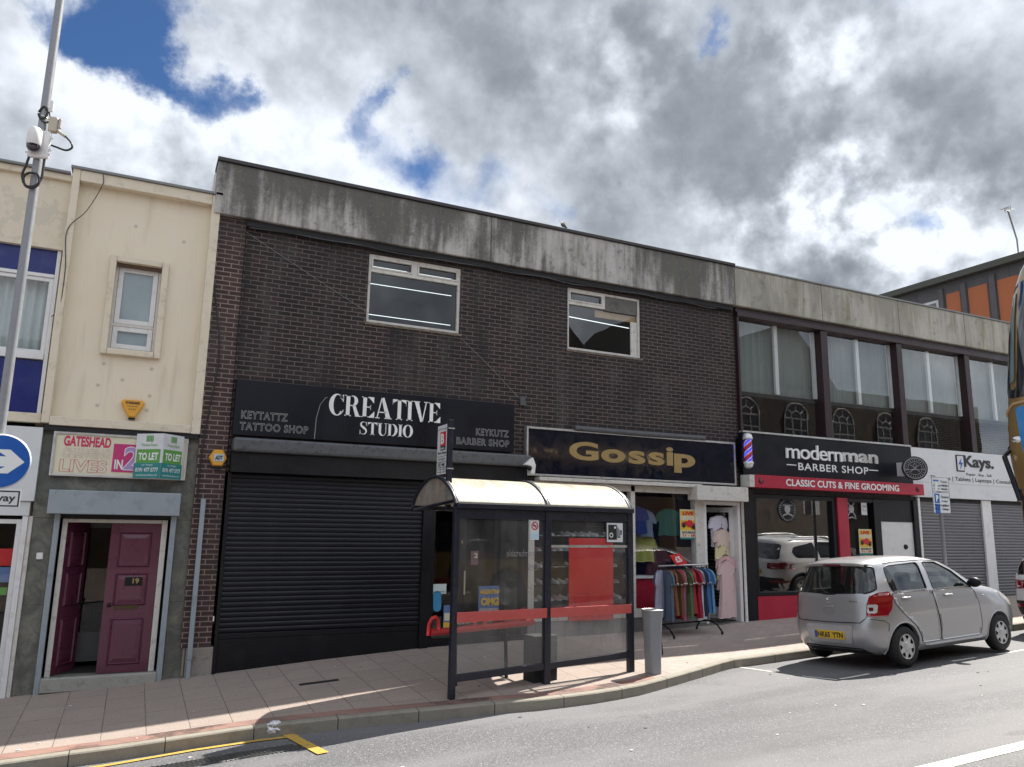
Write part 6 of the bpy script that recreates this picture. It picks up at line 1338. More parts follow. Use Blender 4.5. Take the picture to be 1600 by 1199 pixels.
def hatchback():
    SC = 1.035
    hx_, hy_ = 10.06, -3.66; zz = road(hx_ + .55, hy_)
    root = thing('parked_car', 'silver five door hatchback with a yellow number plate parked at the kerb', 'car', (hx_, hy_, zz), rot=(R(-3.1), -.034, R(3.2)))
    root.scale = (SC, SC, SC)
    Bd = Body([(.19, .05, 3.50, .70, 7), (.26, -.04, 3.58, .76, 7), (.40, -.10, 3.64, .79, 7), (.52, -.115, 3.655, .80, 7), (.66, -.10, 3.645, .805, 7), (.74, -.075, 3.61, .805, 7), (.84, -.06, 3.52, .80, 6.5), (.92, -.05, 3.36, .795, 6.5), (.98, -.04, 3.14, .787, 6), (1.015, -.03, 2.95, .779, 6), (1.05, -.015, 2.80, .768, 5.5),
               (1.14, .03, 2.62, .742, 5.5), (1.24, .08, 2.45, .714, 5.5), (1.34, .13, 2.27, .684, 5), (1.42, .17, 2.09, .652, 5), (1.465, .18, 1.95, .624, 4.6), (1.50, .22, 1.78, .585, 4.2), (1.53, .36, 1.60, .53, 3.8), (1.55, .54, 1.40, .44, 3.2), (1.563, .78, 1.2, .28, 3)])
    zs = [.19, .22, .26, .32, .38, .45, .52, .58, .64, .70, .75, .80, .85, .89, .92, .95, .98, 1.0, 1.02, 1.04, 1.06, 1.09, 1.13, 1.18, 1.23, 1.28, 1.33, 1.38, 1.42, 1.45, 1.475, 1.495, 1.51, 1.525, 1.538, 1.548, 1.557, 1.563]
    body = Bd.solid(zs, 112)
    AX = (.545, 2.97)
    Wn = {'rear_side': rnd_poly([(.44, 1.057), (.43, 1.20), (.46, 1.40), (.56, 1.43), (1.27, 1.452), (1.25, 1.05)], .06), 'front_side': rnd_poly([(1.40, 1.045), (1.40, 1.452), (1.72, 1.438), (2.04, 1.30), (2.36, 1.07), (2.33, 1.035)], .04)}
    rear = rnd_poly([(-.68, 1.10), (-.61, 1.055), (0, 1.03), (.61, 1.055), (.68, 1.10), (.585, 1.41), (.52, 1.432), (0, 1.442), (-.52, 1.432), (-.585, 1.41)], .05)
    front = rnd_poly([(-.66, 1.08), (.66, 1.08), (.52, 1.45), (-.52, 1.45)], .06)
    inner = Bd.solid([.42, .6, .8, .9, .98, 1.03, 1.1, 1.2, 1.3, 1.4, 1.45, 1.48, 1.505], 72, .055, (.06, 2.62))
    cs = [inner]
    for pl in Wn.values():
        c = MB(); c.prism(pl, -1.2, 1.2, 'y'); cs.append(c)
    c = MB(); c.prism(rear, -.5, .42, 'x'); cs.append(c)
    c = MB(); c.prism(front, 1.75, 3.3, 'x'); cs.append(c)
    for ax in AX:
        for sg_ in (-1, 1): c = MB(); c.cyl((ax, sg_ * .50, .285), (ax, sg_ * 1.1, .285), .335, seg=40); cs.append(c)
    b = cut(body, cs, 'body', M['silver'], root)
    L = dict(parent=root)
    for sg_ in (-1, 1):
        for nm, pl in Wn.items():
            g_ = bpatch(pl, lambda x, z: Bd.side(x, z, sg_, -.012), 'side_window', M['glass_car'], root)
            band(pl, lambda x, z: Bd.side(x, z, sg_, -.002), .009, 'window_seal', M['black'], g_, True, 1)
        # doors: lower panels with dark shut lines
        for pl in (rnd_poly([(1.40, .30), (1.39, .62), (1.325, 1.038), (.40, 1.042), (.43, .90), (.60, .72), (.82, .56), (.92, .42), (.95, .30)], .05), rnd_poly([(1.415, .30), (1.405, .62), (1.34, 1.038), (2.38, 1.022), (2.46, .82), (2.48, .45), (2.43, .30)], .05)):
            d = bpatch(pl, lambda x, z, e=0: Bd.side(x, z, sg_, .0045 - e), 'door', M['silver'], root, .07, .004)
            band(pl, lambda x, z: Bd.side(x, z, sg_, .0035), .0045, 'shut_line', M['black'], d, True, 2)
            fr = pl[-1][0] > 1.5; hx0 = 1.70 if fr else .68; hz_ = .075 if fr else .09
            hm = MB()
            hm.patch(rnd_poly([(hx0 - .10, .835 + hz_), (hx0 + .10, .84 + hz_), (hx0 + .10, .90 + hz_), (hx0 - .10, .895 + hz_)], .03), lambda x, z, e=0: Bd.side(x, z, sg_, .006), .05); hm.tube([Bd.side(hx0 - .095 + .19 * k / 6, .872 + hz_, sg_, .012 + .02 * math.sin(math.pi * k / 6)) for k in range(7)], .014, 8); hm.build('handle', M['silver'], d, local=True)
        band([(.50, 1.462), (.70, 1.478), (1.45, 1.482), (1.85, 1.445)], lambda x, z: Bd.side(x, z, sg_, .002), .006, 'roof_seam', M['black'], root)
        band([(1.02, .26), (2.55, .262)], lambda x, z: Bd.side(x, z, sg_, -.012), .03, 'sill', M['silver'], root, n=12)
        # mirror
        mm = MB(); mm.sphere((2.31, sg_ * .87, 1.10), .105, .62, 1.05, .74, 16, 10); mm.tube([(2.36, sg_ * .75, 1.04), (2.32, sg_ * .85, 1.08)], .03, 8); mm.build('door_mirror', M['black'], root, local=True)
        # rear lamp wrapping the corner
        lp = rnd_poly([(.15, .735), (.14, .88), (.11, 1.0), (.04, 1.06), (-.05, 1.075), (-.15, 1.0), (-.155, .95), (-.07, .79), (.0, .725)], .03)
        def lf(u, z, e=0.0, o_=.012):       # u > 0 on the back, u < 0 along the side
            xr, xf, w_, n_ = Bd.at(z)
            if u > .0:
                p = Bd.end(sg_ * (w_ * .955 - u), z, False, o_ - e); return p
            x0_ = Bd.end(sg_ * w_ * .955, z, False)[0]; x = x0_ - u * .72; return Bd.side(max(x, x0_), z, sg_, o_ - e)
        lm = MB(); lm.patch(lp, lf, .03, thick=.03); l_ = lm.build('rear_lamp', M['lamp_red'], root, local=True)
        bpatch(rnd_poly([(.128, .90), (.135, .78), (.05, .775), (.04, .90)], .02), lambda u, z: lf(u, z, 0, .016), 'clear_lens', M['lamp_clear'], l_, .03)
        bpatch(rnd_poly([(.115, .86), (.115, .81), (.075, .81), (.075, .86)], .01), lambda u, z: lf(u, z, 0, .018), 'bulb', M['lamp_orange' if False else 'lamp_dark'], l_, .03)
        fl_ = MB(); fl_.patch(rnd_poly([(3.16, .93), (3.46, .76), (3.50, .66), (3.32, .70), (3.10, .86)], .04), lambda x, z, e=0: Bd.side(x, z, sg_, .004), .04); fl_.build('headlamp', M['lamp_clear'], root, local=True)
        si = MB(); si.sphere(Bd.side(2.62, .88, sg_, .004), .022, 1, .5, .7, 10, 6); si.build('side_repeater', M['lamp_clear'], root, local=True)
        # flared edge of the wheel arch
        for ax in AX:
            mm = MB(); mm.tube([Bd.side(ax + .338 * math.cos(math.pi * (k / 20 * 1.16 - .08)), .285 + .338 * math.sin(math.pi * (k / 20 * 1.16 - .08)), sg_, -.002) for k in range(21)], .012, 6); mm.build('wheel_arch', M['silver'], root, local=True)
        # bonnet edge and bumper seams
        band([(-.02, .70), (.16, .67), (.24, .62), (.22, .52)], lambda x, z: Bd.side(x, z, sg_, .002), .004, 'bumper_seam', M['black'], root)
        for ax in AX: wheel(ax, sg_ * .715, .283, .165, root, sg_)
    g_ = bpatch(rear, lambda y, z: Bd.end(y, z, False, -.010), 'rear_window', M['glass_car'], root, .07)
    band(rear, lambda y, z: Bd.end(y, z, False, -.001), .012, 'window_seal', M['black'], g_, True, 1)
    bpatch(front, lambda y, z: Bd.end(y, z, True, -.010), 'windscreen', M['glass_car'], root, .07)
    re = lambda y, z: Bd.end(y, z, False, .003)
    band([(-.60, .70), (-.54, .645), (0, .635), (.54, .645), (.60, .70)], re, .006, 'tailgate_seam', M['black'], root)
    band([(-.64, 1.03), (-.64, .84), (-.61, .70)], re, .004, 'tailgate_seam', M['black'], root); band([(.64, 1.03), (.64, .84), (.61, .70)], re, .004, 'tailgate_seam', M['black'], root)
    sp = MB(); sp.grid(lambda y, t: (.135 - .06 * math.sin(t * 3.14) + .02 * (y / .55) ** 2 + t * .12, y, 1.455 + .045 * t + .012 * math.sin(t * 3.14) - .03 * (y / .55) ** 4), [-.55 + .1 * k for k in range(12)], [0, .25, .5, .75, 1], smooth=True); sp.grid(lambda y, t: (.135 + .02 * (y / .55) ** 2 + t * .06, y, 1.455 - .015 * t - .03 * (y / .55) ** 4), [-.55 + .1 * k for k in range(12)], [0, 1]); sp.build('roof_spoiler', M['silver'], root, local=True)
    hb = MB(); hb.box(.092, .145, -.14, .14, 1.446, 1.468); hb.build('brake_lamp', M['lamp_dark'], root, local=True, bevel=.004)
    wp = MB(); wp.tube([Bd.end(-.10, .975, False, -.03), Bd.end(-.03, 1.04, False, -.03), Bd.end(.0, 1.065, False, -.025)], [.022, .018, .014], 8); wp.tube([Bd.end(.0, 1.065, False, -.025), Bd.end(.34, 1.085, False, -.02)], .012, 8); wp.build('rear_wiper', M['black'], root, local=True)
    # emblem, script, painted handle recess
    em = MB()
    for a, b in (((.035, .965), (-.02, .995)), ((-.02, .995), (.012, .972)), ((.035, .965), (-.028, .932)), ((-.028, .932), (.01, .915))): em.tube([re(a[0], a[1]), re(b[0], b[1])], .007, 5)
    em.build('emblem', M['chrome'], root, local=True)
    g2 = fit(glyphs('CELERIO'), .36, .52, .93, .95); em = MB(); em.text(g2, lambda a, b, c: Bd.end(.0 - a, b, False, .004)); em.build('lettering', M['chrome'], root, local=True)
    rc = MB(); rc.patch(rnd_poly([(-.10, .745), (.10, .745), (.10, .835), (-.10, .835)], .03), lambda y, z: Bd.end(y, z, False, .0035), .05); rc.build('handle_recess_shade', P('silver_recess_shade', (.30, .30, .31), .45, metal=.4), root, local=True)  # flush patch; the recess shade is put into its darker silver
    rc = MB(); rc.box(-.003 + Bd.end(0, .85, False)[0] - .012, Bd.end(0, .85, False)[0] + .01, -.09, .09, .845, .867); rc.build('tailgate_handle', M['silver'], root, local=True, bevel=.006)
    # bumper shelf, plate
    bm_ = MB(); bm_.patch(rnd_poly([(-.37, .34), (.37, .34), (.42, .60), (-.42, .60)], .05), lambda y, z, e=0: Bd.end(y, z, False, .004), .06); bm_.build('plate_recess', P('silver_recess', (.48, .485, .50), .42, metal=.4), root, local=True)
    band([(-.42, .60), (-.37, .34), (.37, .34), (.42, .60)], lambda y, z: Bd.end(y, z, False, .004), .006, 'bumper_crease', M['silver'], root)
    lo = MB(); lo.patch(rnd_poly([(-.6, .195), (.6, .195), (.5, .285), (-.5, .285)], .03), lambda y, z, e=0: Bd.end(y, z, False, .003), .06); lo.build('bumper_underside', M['black_matt'], root, local=True)
    xp = Bd.end(0, .46, False)[0] - .014
    pl = MB(); pl.box(xp, xp + .02, -.262, .262, .395, .510); pl = pl.build('number_plate', M['plate_yellow'], root, local=True, bevel=.003)
    bl = MB(); bl.box(xp - .003, xp - .001, .215, .258, .400, .505); bl.build('blue_strip', M['sign_blue'], pl, local=True)
    for tx, a, b in (('NK65', .205, -.02), ('YTN', -.06, -.245)):
        g2 = fit(glyphs(tx, bold=.03), a, b, .412, .492); t_ = MB(); t_.text(g2, lambda a_, b_, c: (xp - .004, a_, b_)); t_.build('lettering', M['text_black'], pl, local=True)
    # inside
    def seat(x, y, parent=root):
        q = MB(); q.box(x, x + .48, y - .23, y + .23, .48, .62); q.prism([(x - .05, .58), (x + .10, .58), (x - .04, 1.10), (x - .15, 1.10)], y - .22, y + .22); q.box(x - .17, x - .08, y - .12, y + .12, 1.13, 1.30); q.build('seat', P('dark_grey_seat', (.03, .03, .035), .9), parent, local=True, bevel=.03)
    seat(1.40, -.36); seat(1.40, .36)
    q = MB(); q.box(.75, 1.2, -.58, .58, .45, .60); q.prism([(.62, .58), (.78, .58), (.66, 1.0), (.54, 1.0)], -.58, .58); q.box(.55, .63, -.42, -.22, 1.0, 1.14); q.box(.55, .63, .22, .42, 1.0, 1.14); q.build('rear_seat', P('dark_grey_seat', (.03, .03, .035), .9), root, local=True, bevel=.02)
    q = MB(); q.prism([(2.25, .55), (2.62, .55), (2.62, .93), (2.32, .93), (2.22, .80)], -.62, .62); q.build('dashboard', M['black_matt'], root, local=True, bevel=.02)
    q = MB(); q.tube([(2.16 + .05 * math.sin(k * math.pi / 10), -.36 + .18 * math.cos(k * math.pi / 10), .93 + .17 * math.sin(k * math.pi / 10)) for k in range(20)], .016, 8, closed=True); q.tube([(2.16, -.54, .93), (2.16, -.18, .93)], .018, 6); q.tube([(2.16, -.36, .93), (2.3, -.36, .86)], .03, 8); q.build('steering_wheel', M['black_matt'], root, local=True)
    q = MB(); q.box(.30, 2.6, -.66, .66, .423, .44); q.build('cabin_floor', M['black_matt'], root, local=True)
    q = MB(); q.box(.40, 3.2, -.55, .55, .17, .21); q.tube([(.20, .25, .20), (.5, .25, .22)], .025, 8); q.build('underbody', M['black_matt'], root, local=True)
    q = MB(); q.box(2.33, 2.335, -.60, -.44, 1.06, 1.15); q.build('tax_sticker', P('pale_green_paper', (.35, .62, .52), .6), root, local=True)
    return root
car1 = hatchback()

def suv():
    hx_, hy_ = 15.45, -3.85; zz = road(hx_ + .8, hy_)
    root = thing('parked_car', 'white sport utility car with a red tail lamp at the right edge', 'car', (hx_, hy_, zz), rot=(R(-3.1), -.030, 0))
    Bd = Body([(.24, .14, 4.38, .80, 5), (.34, .05, 4.45, .88, 5), (.5, .0, 4.50, .91, 5), (.7, .02, 4.48, .92, 5), (.85, .05, 4.40, .915, 5), (.98, .07, 4.15, .905, 5), (1.05, .09, 3.75, .89, 5), (1.10, .12, 3.42, .87, 5), (1.25, .19, 3.12, .82, 5), (1.42, .30, 2.78, .755, 4.8), (1.54, .36, 2.45, .70, 4.4), (1.60, .42, 2.2, .64, 4), (1.64, .60, 1.9, .54, 3.6), (1.66, .85, 1.6, .38, 3)])
    zs = [.24, .29, .34, .42, .5, .6, .7, .78, .85, .92, .98, 1.02, 1.05, 1.075, 1.10, 1.15, 1.2, 1.26, 1.34, 1.42, 1.48, 1.54, 1.575, 1.60, 1.62, 1.64, 1.652, 1.66]
    AX = (.86, 3.55); cs = []
    for ax in AX:
        for sg_ in (-1, 1): c = MB(); c.cyl((ax, sg_ * .6, .345), (ax, sg_ * 1.2, .345), .40, seg=36); cs.append(c)
    cut(Bd.solid(zs, 80), cs, 'body', M['car_white'], root)
    tg = P('privacy_glass', (.012, .013, .015), .06, coat=1)
    for sg_ in (-1, 1):
        for pl in (rnd_poly([(.75, 1.14), (.62, 1.28), (.72, 1.42), (1.45, 1.53), (1.52, 1.12)], .06), rnd_poly([(1.60, 1.115), (1.54, 1.53), (2.1, 1.52), (2.75, 1.30), (3.12, 1.12)], .05)):
            bpatch(pl, lambda x, z: Bd.side(x, z, sg_, .004), 'side_window', tg, root)
        for x0, x1 in ((1.0, 1.56), (1.57, 2.75)): band([(x0, .95), (x0 + .05, .50), (x1, .48), (x1, 1.08)], lambda x, z: Bd.side(x, z, sg_, .003), .004, 'shut_line', M['black'], root)
        lm = MB(); lm.patch(rnd_poly([(.05, .84), (.07, 1.00), (.40, 1.02), (.42, .96), (.22, .84)], .04), lambda x, z, e=0: Bd.side(max(x, Bd.at(z)[0] + .01), z, sg_, .010 - e), .04, thick=.02); lm.build('rear_lamp', M['lamp_red'], root, local=True)
        lm = MB(); lm.patch(rnd_poly([(.50, .84), (.50, 1.0), (.90, .99), (.90, .86)], .03), lambda y, z, e=0: Bd.end(sg_ * y, z, False, .010 - e), .05, thick=.02); l_ = lm.build('rear_lamp', M['lamp_red'], root, local=True)
        bpatch(rnd_poly([(.56, .87), (.56, .90), (.84, .90), (.84, .87)], .01), lambda y, z: Bd.end(sg_ * y, z, False, .014), 'clear_lens', M['lamp_clear'], l_)
        lm = MB(); lm.patch([(.55, .50), (.55, .56), (.85, .56), (.85, .50)], lambda y, z, e=0: Bd.end(sg_ * y, z, False, .012), .05); lm.build('reflector', M['lamp_red'], root, local=True)
        mm = MB(); mm.tube([(.75, sg_ * .64, 1.655), (1.0, sg_ * .66, 1.68), (2.0, sg_ * .66, 1.665), (2.35, sg_ * .66, 1.60)], .02, 8); mm.build('roof_rail', M['alu'], root, local=True)
        mm = MB(); mm.sphere((3.0, sg_ * 1.0, 1.14), .12, .7, 1.1, .75, 14, 8); mm.build('door_mirror', M['car_white'], root, local=True)
        lm = MB(); lm.patch(rnd_poly([(3.85, 1.0), (4.28, .86), (4.32, .78), (3.95, .88)], .04), lambda x, z, e=0: Bd.side(x, z, sg_, .004), .05); lm.build('headlamp', M['lamp_clear'], root, local=True)
        for ax in AX: wheel(ax, sg_ * .80, .345, .22, root, sg_, 5)
        for ax in AX:
            mm = MB(); mm.tube([Bd.side(ax + .405 * math.cos(math.pi * (k / 20 * 1.16 - .08)), .345 + .405 * math.sin(math.pi * (k / 20 * 1.16 - .08)), sg_, -.002) for k in range(21)], .022, 6); mm.build('wheel_arch', M['black_matt'], root, local=True)
    bpatch(rnd_poly([(-.70, 1.10), (.70, 1.10), (.60, 1.50), (-.60, 1.50)], .08), lambda y, z: Bd.end(y, z, False, .006), 'rear_window', tg, root)
    bpatch(rnd_poly([(-.74, 1.13), (.74, 1.13), (.60, 1.55), (-.60, 1.55)], .06), lambda y, z: Bd.end(y, z, True, .006), 'windscreen', tg, root)
    lo = MB(); lo.patch(rnd_poly([(-.85, .26), (.85, .26), (.80, .62), (-.80, .62)], .04), lambda y, z, e=0: Bd.end(y, z, False, .006), .07); lo.build('rear_bumper', M['black_matt'], root, local=True)
    q = MB(); q.box(-.012, .01, -.26, .26, .70, .81); q.build('number_plate', M['plate_yellow'], root, local=True)
    q = MB(); q.box(.40, 4.1, -.7, .7, .20, .26); q.build('underbody', M['black_matt'], root, local=True)
    return root
car2 = suv()

def bus():
    hx_, hy_ = 6.31, -9.98; zz = road(hx_, -8.8)
    root = thing('double_decker_bus', 'gold and blue double decker bus at the right edge of the picture', 'bus', (hx_, hy_, zz))
    # nose points left (-x); local x runs back along the bus
    Bd = Body([(.30, .12, 10.5, 1.20, 16), (.5, .04, 10.5, 1.24, 16), (.9, .0, 10.5, 1.26, 14), (1.6, .03, 10.5, 1.26, 14), (2.1, .02, 10.5, 1.26, 13), (2.35, -.05, 10.5, 1.26, 12), (2.6, -.10, 10.5, 1.26, 12), (3.0, -.06, 10.5, 1.255, 12), (3.5, .02, 10.48, 1.245, 12), (3.9, .10, 10.46, 1.235, 11), (4.15, .17, 10.42, 1.21, 10), (4.30, .26, 10.36, 1.16, 9), (4.38, .42, 10.2, 1.06, 8), (4.42, .8, 9.9, .85, 6)])
    zs = [.30, .4, .5, .7, .9, 1.2, 1.6, 1.85, 2.1, 2.22, 2.35, 2.48, 2.6, 2.8, 3.0, 3.25, 3.5, 3.7, 3.9, 4.03, 4.15, 4.22, 4.30, 4.34, 4.38, 4.405, 4.42]
    AX = (2.6, 8.2); cs = []
    for ax in AX:
        for sg_ in (-1, 1): c = MB(); c.cyl((ax, sg_ * .8, .48), (ax, sg_ * 1.5, .48), .55, seg=32); cs.append(c)
    cut(Bd.solid(zs, 128), cs, 'body', M['bus_gold'], root)
    dk = P('bus_window', (.010, .013, .018), .05, coat=1)
    fr = lambda y, z, o_=.006: Bd.end(y, z, False, o_)
    bpatch(rnd_poly([(-1.14, 3.02), (1.14, 3.02), (1.08, 4.02), (-1.08, 4.02)], .12), fr, 'upper_windscreen', dk, root, .12); bpatch(rnd_poly([(-1.16, 1.0), (1.16, 1.0), (1.16, 2.3), (-1.16, 2.3)], .1), fr, 'lower_windscreen', dk, root, .12)
    for sg_ in (-1, 1):
        sd = lambda x, z, o_=.006: Bd.side(max(x, Bd.at(z)[0] + .02), z, sg_, o_)
        bpatch(rnd_poly([(.06, 3.08), (.10, 4.0), (10.2, 4.0), (10.2, 3.0), (1.4, 3.0), (.6, 3.0)], .08), sd, 'upper_side_window', dk, root, .25)
        bpatch(rnd_poly([(.3, 1.1), (.4, 2.2), (9.6, 2.2), (9.6, 1.2), (1.5, 1.2)], .08), sd, 'lower_side_window', dk, root, .25)
        for ax in AX:
            q = MB(); q.lathe([(.28, -.14), (.48, -.14), (.5, -.10), (.5, .10), (.48, .14), (.28, .14)], (ax, sg_ * 1.08, .5), 'y', 30); w_ = q.build('wheel', M['rubber'], root, local=True); q = MB(); q.lathe([(0, .10 * sg_), (.12, .12 * sg_), (.26, .06 * sg_), (.29, .12 * sg_)], (ax, sg_ * 1.08, .5), 'y', 24); q.build('rim', M['steel'], w_, local=True)
        bpatch(rnd_poly([(1.00, 2.94), (.40, 2.96), (.40, 1.5), (.74, 1.5), (.90, 2.3)], .03), lambda y, z: Bd.end(sg_ * y, z, False, .008), 'blue_panel', M['bus_blue'], root, .1)
        band([(1.18, 2.88), (1.02, 2.97), (.6, 2.99), (.2, 2.99)], lambda y, z: Bd.end(sg_ * y, z, False, .006), .012, 'trim', M['wood'], root)
        q = MB(); q.sphere(Bd.end(sg_ * .99, 2.68, False, -.02), .05, .7, 1.2, .6, 12, 8); q.build('marker_lamp', M['chrome'], root, local=True)
        bpatch(rnd_poly([(1.16, 3.15), (1.12, 3.9), (1.02, 3.95), (1.0, 3.15)], .04), lambda y, z: Bd.end(sg_ * y, z, False, .010), 'corner_pane', P('teal_reflecting_pane', (.16, .22, .22), .15, coat=.6), root, .08)
        q = MB(); q.tube([(.02, sg_ * 1.10, 2.62), (-.10, sg_ * 1.09, 2.55), (-.10, sg_ * 1.0, 2.2)], .02, 8); q.box(-.12, -.07, sg_ * .91, sg_ * .98, 1.92, 2.2); q.build('mirror', M['black'], root, local=True, bevel=.02)
        q = MB(); q.patch(rnd_poly([(.75, .55), (1.1, .55), (1.1, .75), (.75, .75)], .06), lambda y, z, e=0: Bd.end(sg_ * y, z, False, .01), .08); q.build('headlamp', M['lamp_clear'], root, local=True)
    return root
bus1 = bus()
# ------------------------------------------------------------------ clothes outside and inside the clothes shop
def shirt(name, label, col_mat, wd=1.0, ht=1.0, dress=False, seed=0, trim=None, flare=0.0, group=None):
    # hangs in its own x-z plane from a hook at the origin; two skins with folds, a wire hanger
    rr = random.Random(seed); root = thing(name, label, 'shirt' if not dress else 'dress', group=group)
    hb = -.72 * ht; hw = .235 * wd + flare
    half = [(.07, -.075), (.13, -.09), (.215 * wd, -.125), (.255 * wd, -.18), (.300 * wd, -.31), (.285 * wd, -.345), (.215 * wd, -.325), (.205 * wd, -.28), (.21 * wd, -.45), (hw, hb)]
    out = half + [(-x, z) for x, z in reversed(half)]
    ph = [rr.uniform(0, 6) for _ in range(4)]
    def fn(a, b, e=0.0):
        t = max(0, min(1, -b / abs(hb))); fold = .020 * t * math.sin(a * 34 + ph[0] + 2 * b) + .012 * t * math.sin(a * 71 + ph[1])
        ed = max(0.0, 1 - abs(a) / (.30 * wd)); th = .012 + .045 * ed ** .6 * (.55 + .45 * t)
        return (a, fold + (th if e else -th), b + .01 * math.sin(a * 20 + ph[2]) * t)
    m = MB(); m.patch(out, fn, .045, thick=1.0); m.build('fabric', col_mat, root, local=True)
    if trim:
        for sg_ in (-1, 1):
            q = MB(); q.tube([fn(sg_ * .302 * wd, -.31), fn(sg_ * .25 * wd, -.34), fn(sg_ * .216 * wd, -.33)], .012, 5); q.tube([fn(sg_ * .302 * wd, -.31, 1), fn(sg_ * .25 * wd, -.34, 1), fn(sg_ * .216 * wd, -.33, 1)], .012, 5); q.build('cuff', trim, root, local=True)
    q = MB(); q.tube([(0, 0, .02), (.018, 0, .035), (.03, 0, .015), (.012, 0, -.012), (0, 0, -.03), (0, 0, -.055)], .004, 5); q.tube([(-.19 * wd, 0, -.12), (-.05, 0, -.06), (0, 0, -.05), (.05, 0, -.06), (.19 * wd, 0, -.12)], .009, 5); q.build('hanger', M['cable'], root, local=True)
    return root
def drop(o, x, y, z, rz): o.location = (x, y, z); o.rotation_euler = (0, 0, rz); return o

RY, RX0, RX1 = -.62, 8.90, 10.02
RZ0, RZ1 = F(1030, 885, RY)[1], F(1104, 882, RY)[1]; RX0, RX1 = F(1030, 885, RY)[0], F(1104, 882, RY)[0]
rk = thing('clothes_rail', 'wheeled metal clothes rail full of shirts on the pavement', 'clothes rail', ((RX0 + RX1) / 2, RY, pav(9.5, RY)))
m = MB(); m.tube([(RX0 - .02, RY, RZ0), (RX1 + .03, RY, RZ1)], .018, 10); m.build('top_bar', M['alu'], rk)
for x, z in ((RX0 + .01, RZ0), (RX1, RZ1)):
    zb_ = pav(x, RY)
    m = MB(); m.tube([(x, RY, z - .02), (x, RY, zb_ + .22)], .015, 8); m.tube([(x + .02, RY - .36, zb_ + .055), (x, RY - .26, zb_ + .16), (x, RY - .1, zb_ + .21), (x, RY + .1, zb_ + .21), (x, RY + .26, zb_ + .16), (x + .02, RY + .36, zb_ + .055)], .015, 8); m.build('upright', M['black'], rk)
    for sg_ in (-1, 1): m = MB(); m.lathe([(0, -.012), (.027, -.012), (.03, 0), (.027, .012), (0, .012)], (x + .02, RY + sg_ * .365, zb_ + .028), 'x', 14); m.build('castor', M['rubber'], rk)
m = MB(); m.tube([(RX0 + .01, RY, pav(RX0, RY) + .21), (RX1, RY, pav(RX1, RY) + .21)], .014, 8); m.build('lower_bar', M['black'], rk)
RC = [('lilac_grey', (.33, .33, .43), 'lilac grey t-shirt at the near end of the clothes rail', 0), ('slate_blue', (.085, .115, .17), 'slate blue t-shirt second along the clothes rail', 0), ('tan_brown', (.22, .105, .045), 'tan brown t-shirt next to the slate blue one on the rail', 1), ('mid_brown', (.17, .075, .035), 'mid brown striped cuff t-shirt between two browns on the rail', 1), ('dark_brown', (.125, .055, .028), 'dark brown t-shirt next to the crimson one on the rail', 1),
      ('crimson', (.36, .02, .05), 'crimson t-shirt next to the browns on the rail', 1), ('mauve', (.24, .09, .13), 'mauve t-shirt under the red price sign', 1), ('olive_green', (.085, .125, .06), 'olive green t-shirt in the middle of the rail', 1), ('dark_green', (.05, .085, .045), 'dark green t-shirt beside the olive one', 1), ('bright_red', (.42, .012, .03), 'bright red t-shirt after the greens on the rail', 1), ('deep_red', (.28, .01, .025), 'deep red t-shirt beside the bright red one', 1),
      ('white_lilac', (.52, .52, .62), 'white lilac t-shirt right of the reds on the rail', 0), ('navy_cotton', (.012, .016, .035), 'navy t-shirt near the far end of the rail', 0), ('mid_blue', (.05, .13, .30), 'mid blue t-shirt second from the far end of the rail', 1), ('light_blue', (.10, .26, .46), 'light blue t-shirt at the far end of the rail', 0)]
trim_m = cloth('pale_cuff', (.5, .48, .47))
for i, (nm, c, lab, tr) in enumerate(RC):
    t = (i + .35) / len(RC); o = shirt('t_shirt', lab, cloth(nm + '_cotton', c), 1.02 + .05 * math.sin(i * 2.1), 1.28 + .08 * math.sin(i * 1.3), seed=i, trim=trim_m if tr else None, group='t-shirts on the clothes rail')
    rz = R(90 - 6 + 9 * math.sin(i * 1.9)) if i else R(38)
    drop(o, RX0 + (RX1 - RX0) * t, RY, RZ0 + (RZ1 - RZ0) * t, rz)
pr = thing('price_sign', 'tilted red card with a white price hooked on the clothes rail', 'price sign', (9.4, RY - .05, RZ0 + .03))
(ax_, az_), (bx_, bz_), (cx2, cz2), (dx_, dz_) = F(1046, 868, RY - .1), F(1062, 865, RY - .1), F(1074, 881, RY - .1), F(1057, 884, RY - .1)
m = MB(); m.prism([(dx_, dz_), (cx2, cz2), (bx_, bz_), (ax_, az_)], RY - .105, RY - .098); m.build('card', M['red'], pr)
O0 = Vector((ax_, az_)); U0 = Vector((bx_, bz_)) - O0; V0 = Vector((dx_, dz_)) - O0
gq = fit(glyphs('£5', bold=.04), .22, .80, .25, .78); m = MB(); m.text(gq, lambda a, b, c: ((O0 + U0 * a + V0 * (1 - b)).x, RY - .108, (O0 + U0 * a + V0 * (1 - b)).y)); m.build('lettering', M['text_white'], pr)
m = MB(); m.tube([((cx2 + dx_) / 2, RY - .1, (cz2 + dz_) / 2), (9.60, RY - .03, RZ0 - .05)], .006, 5); m.build('hook', M['alu'], pr)

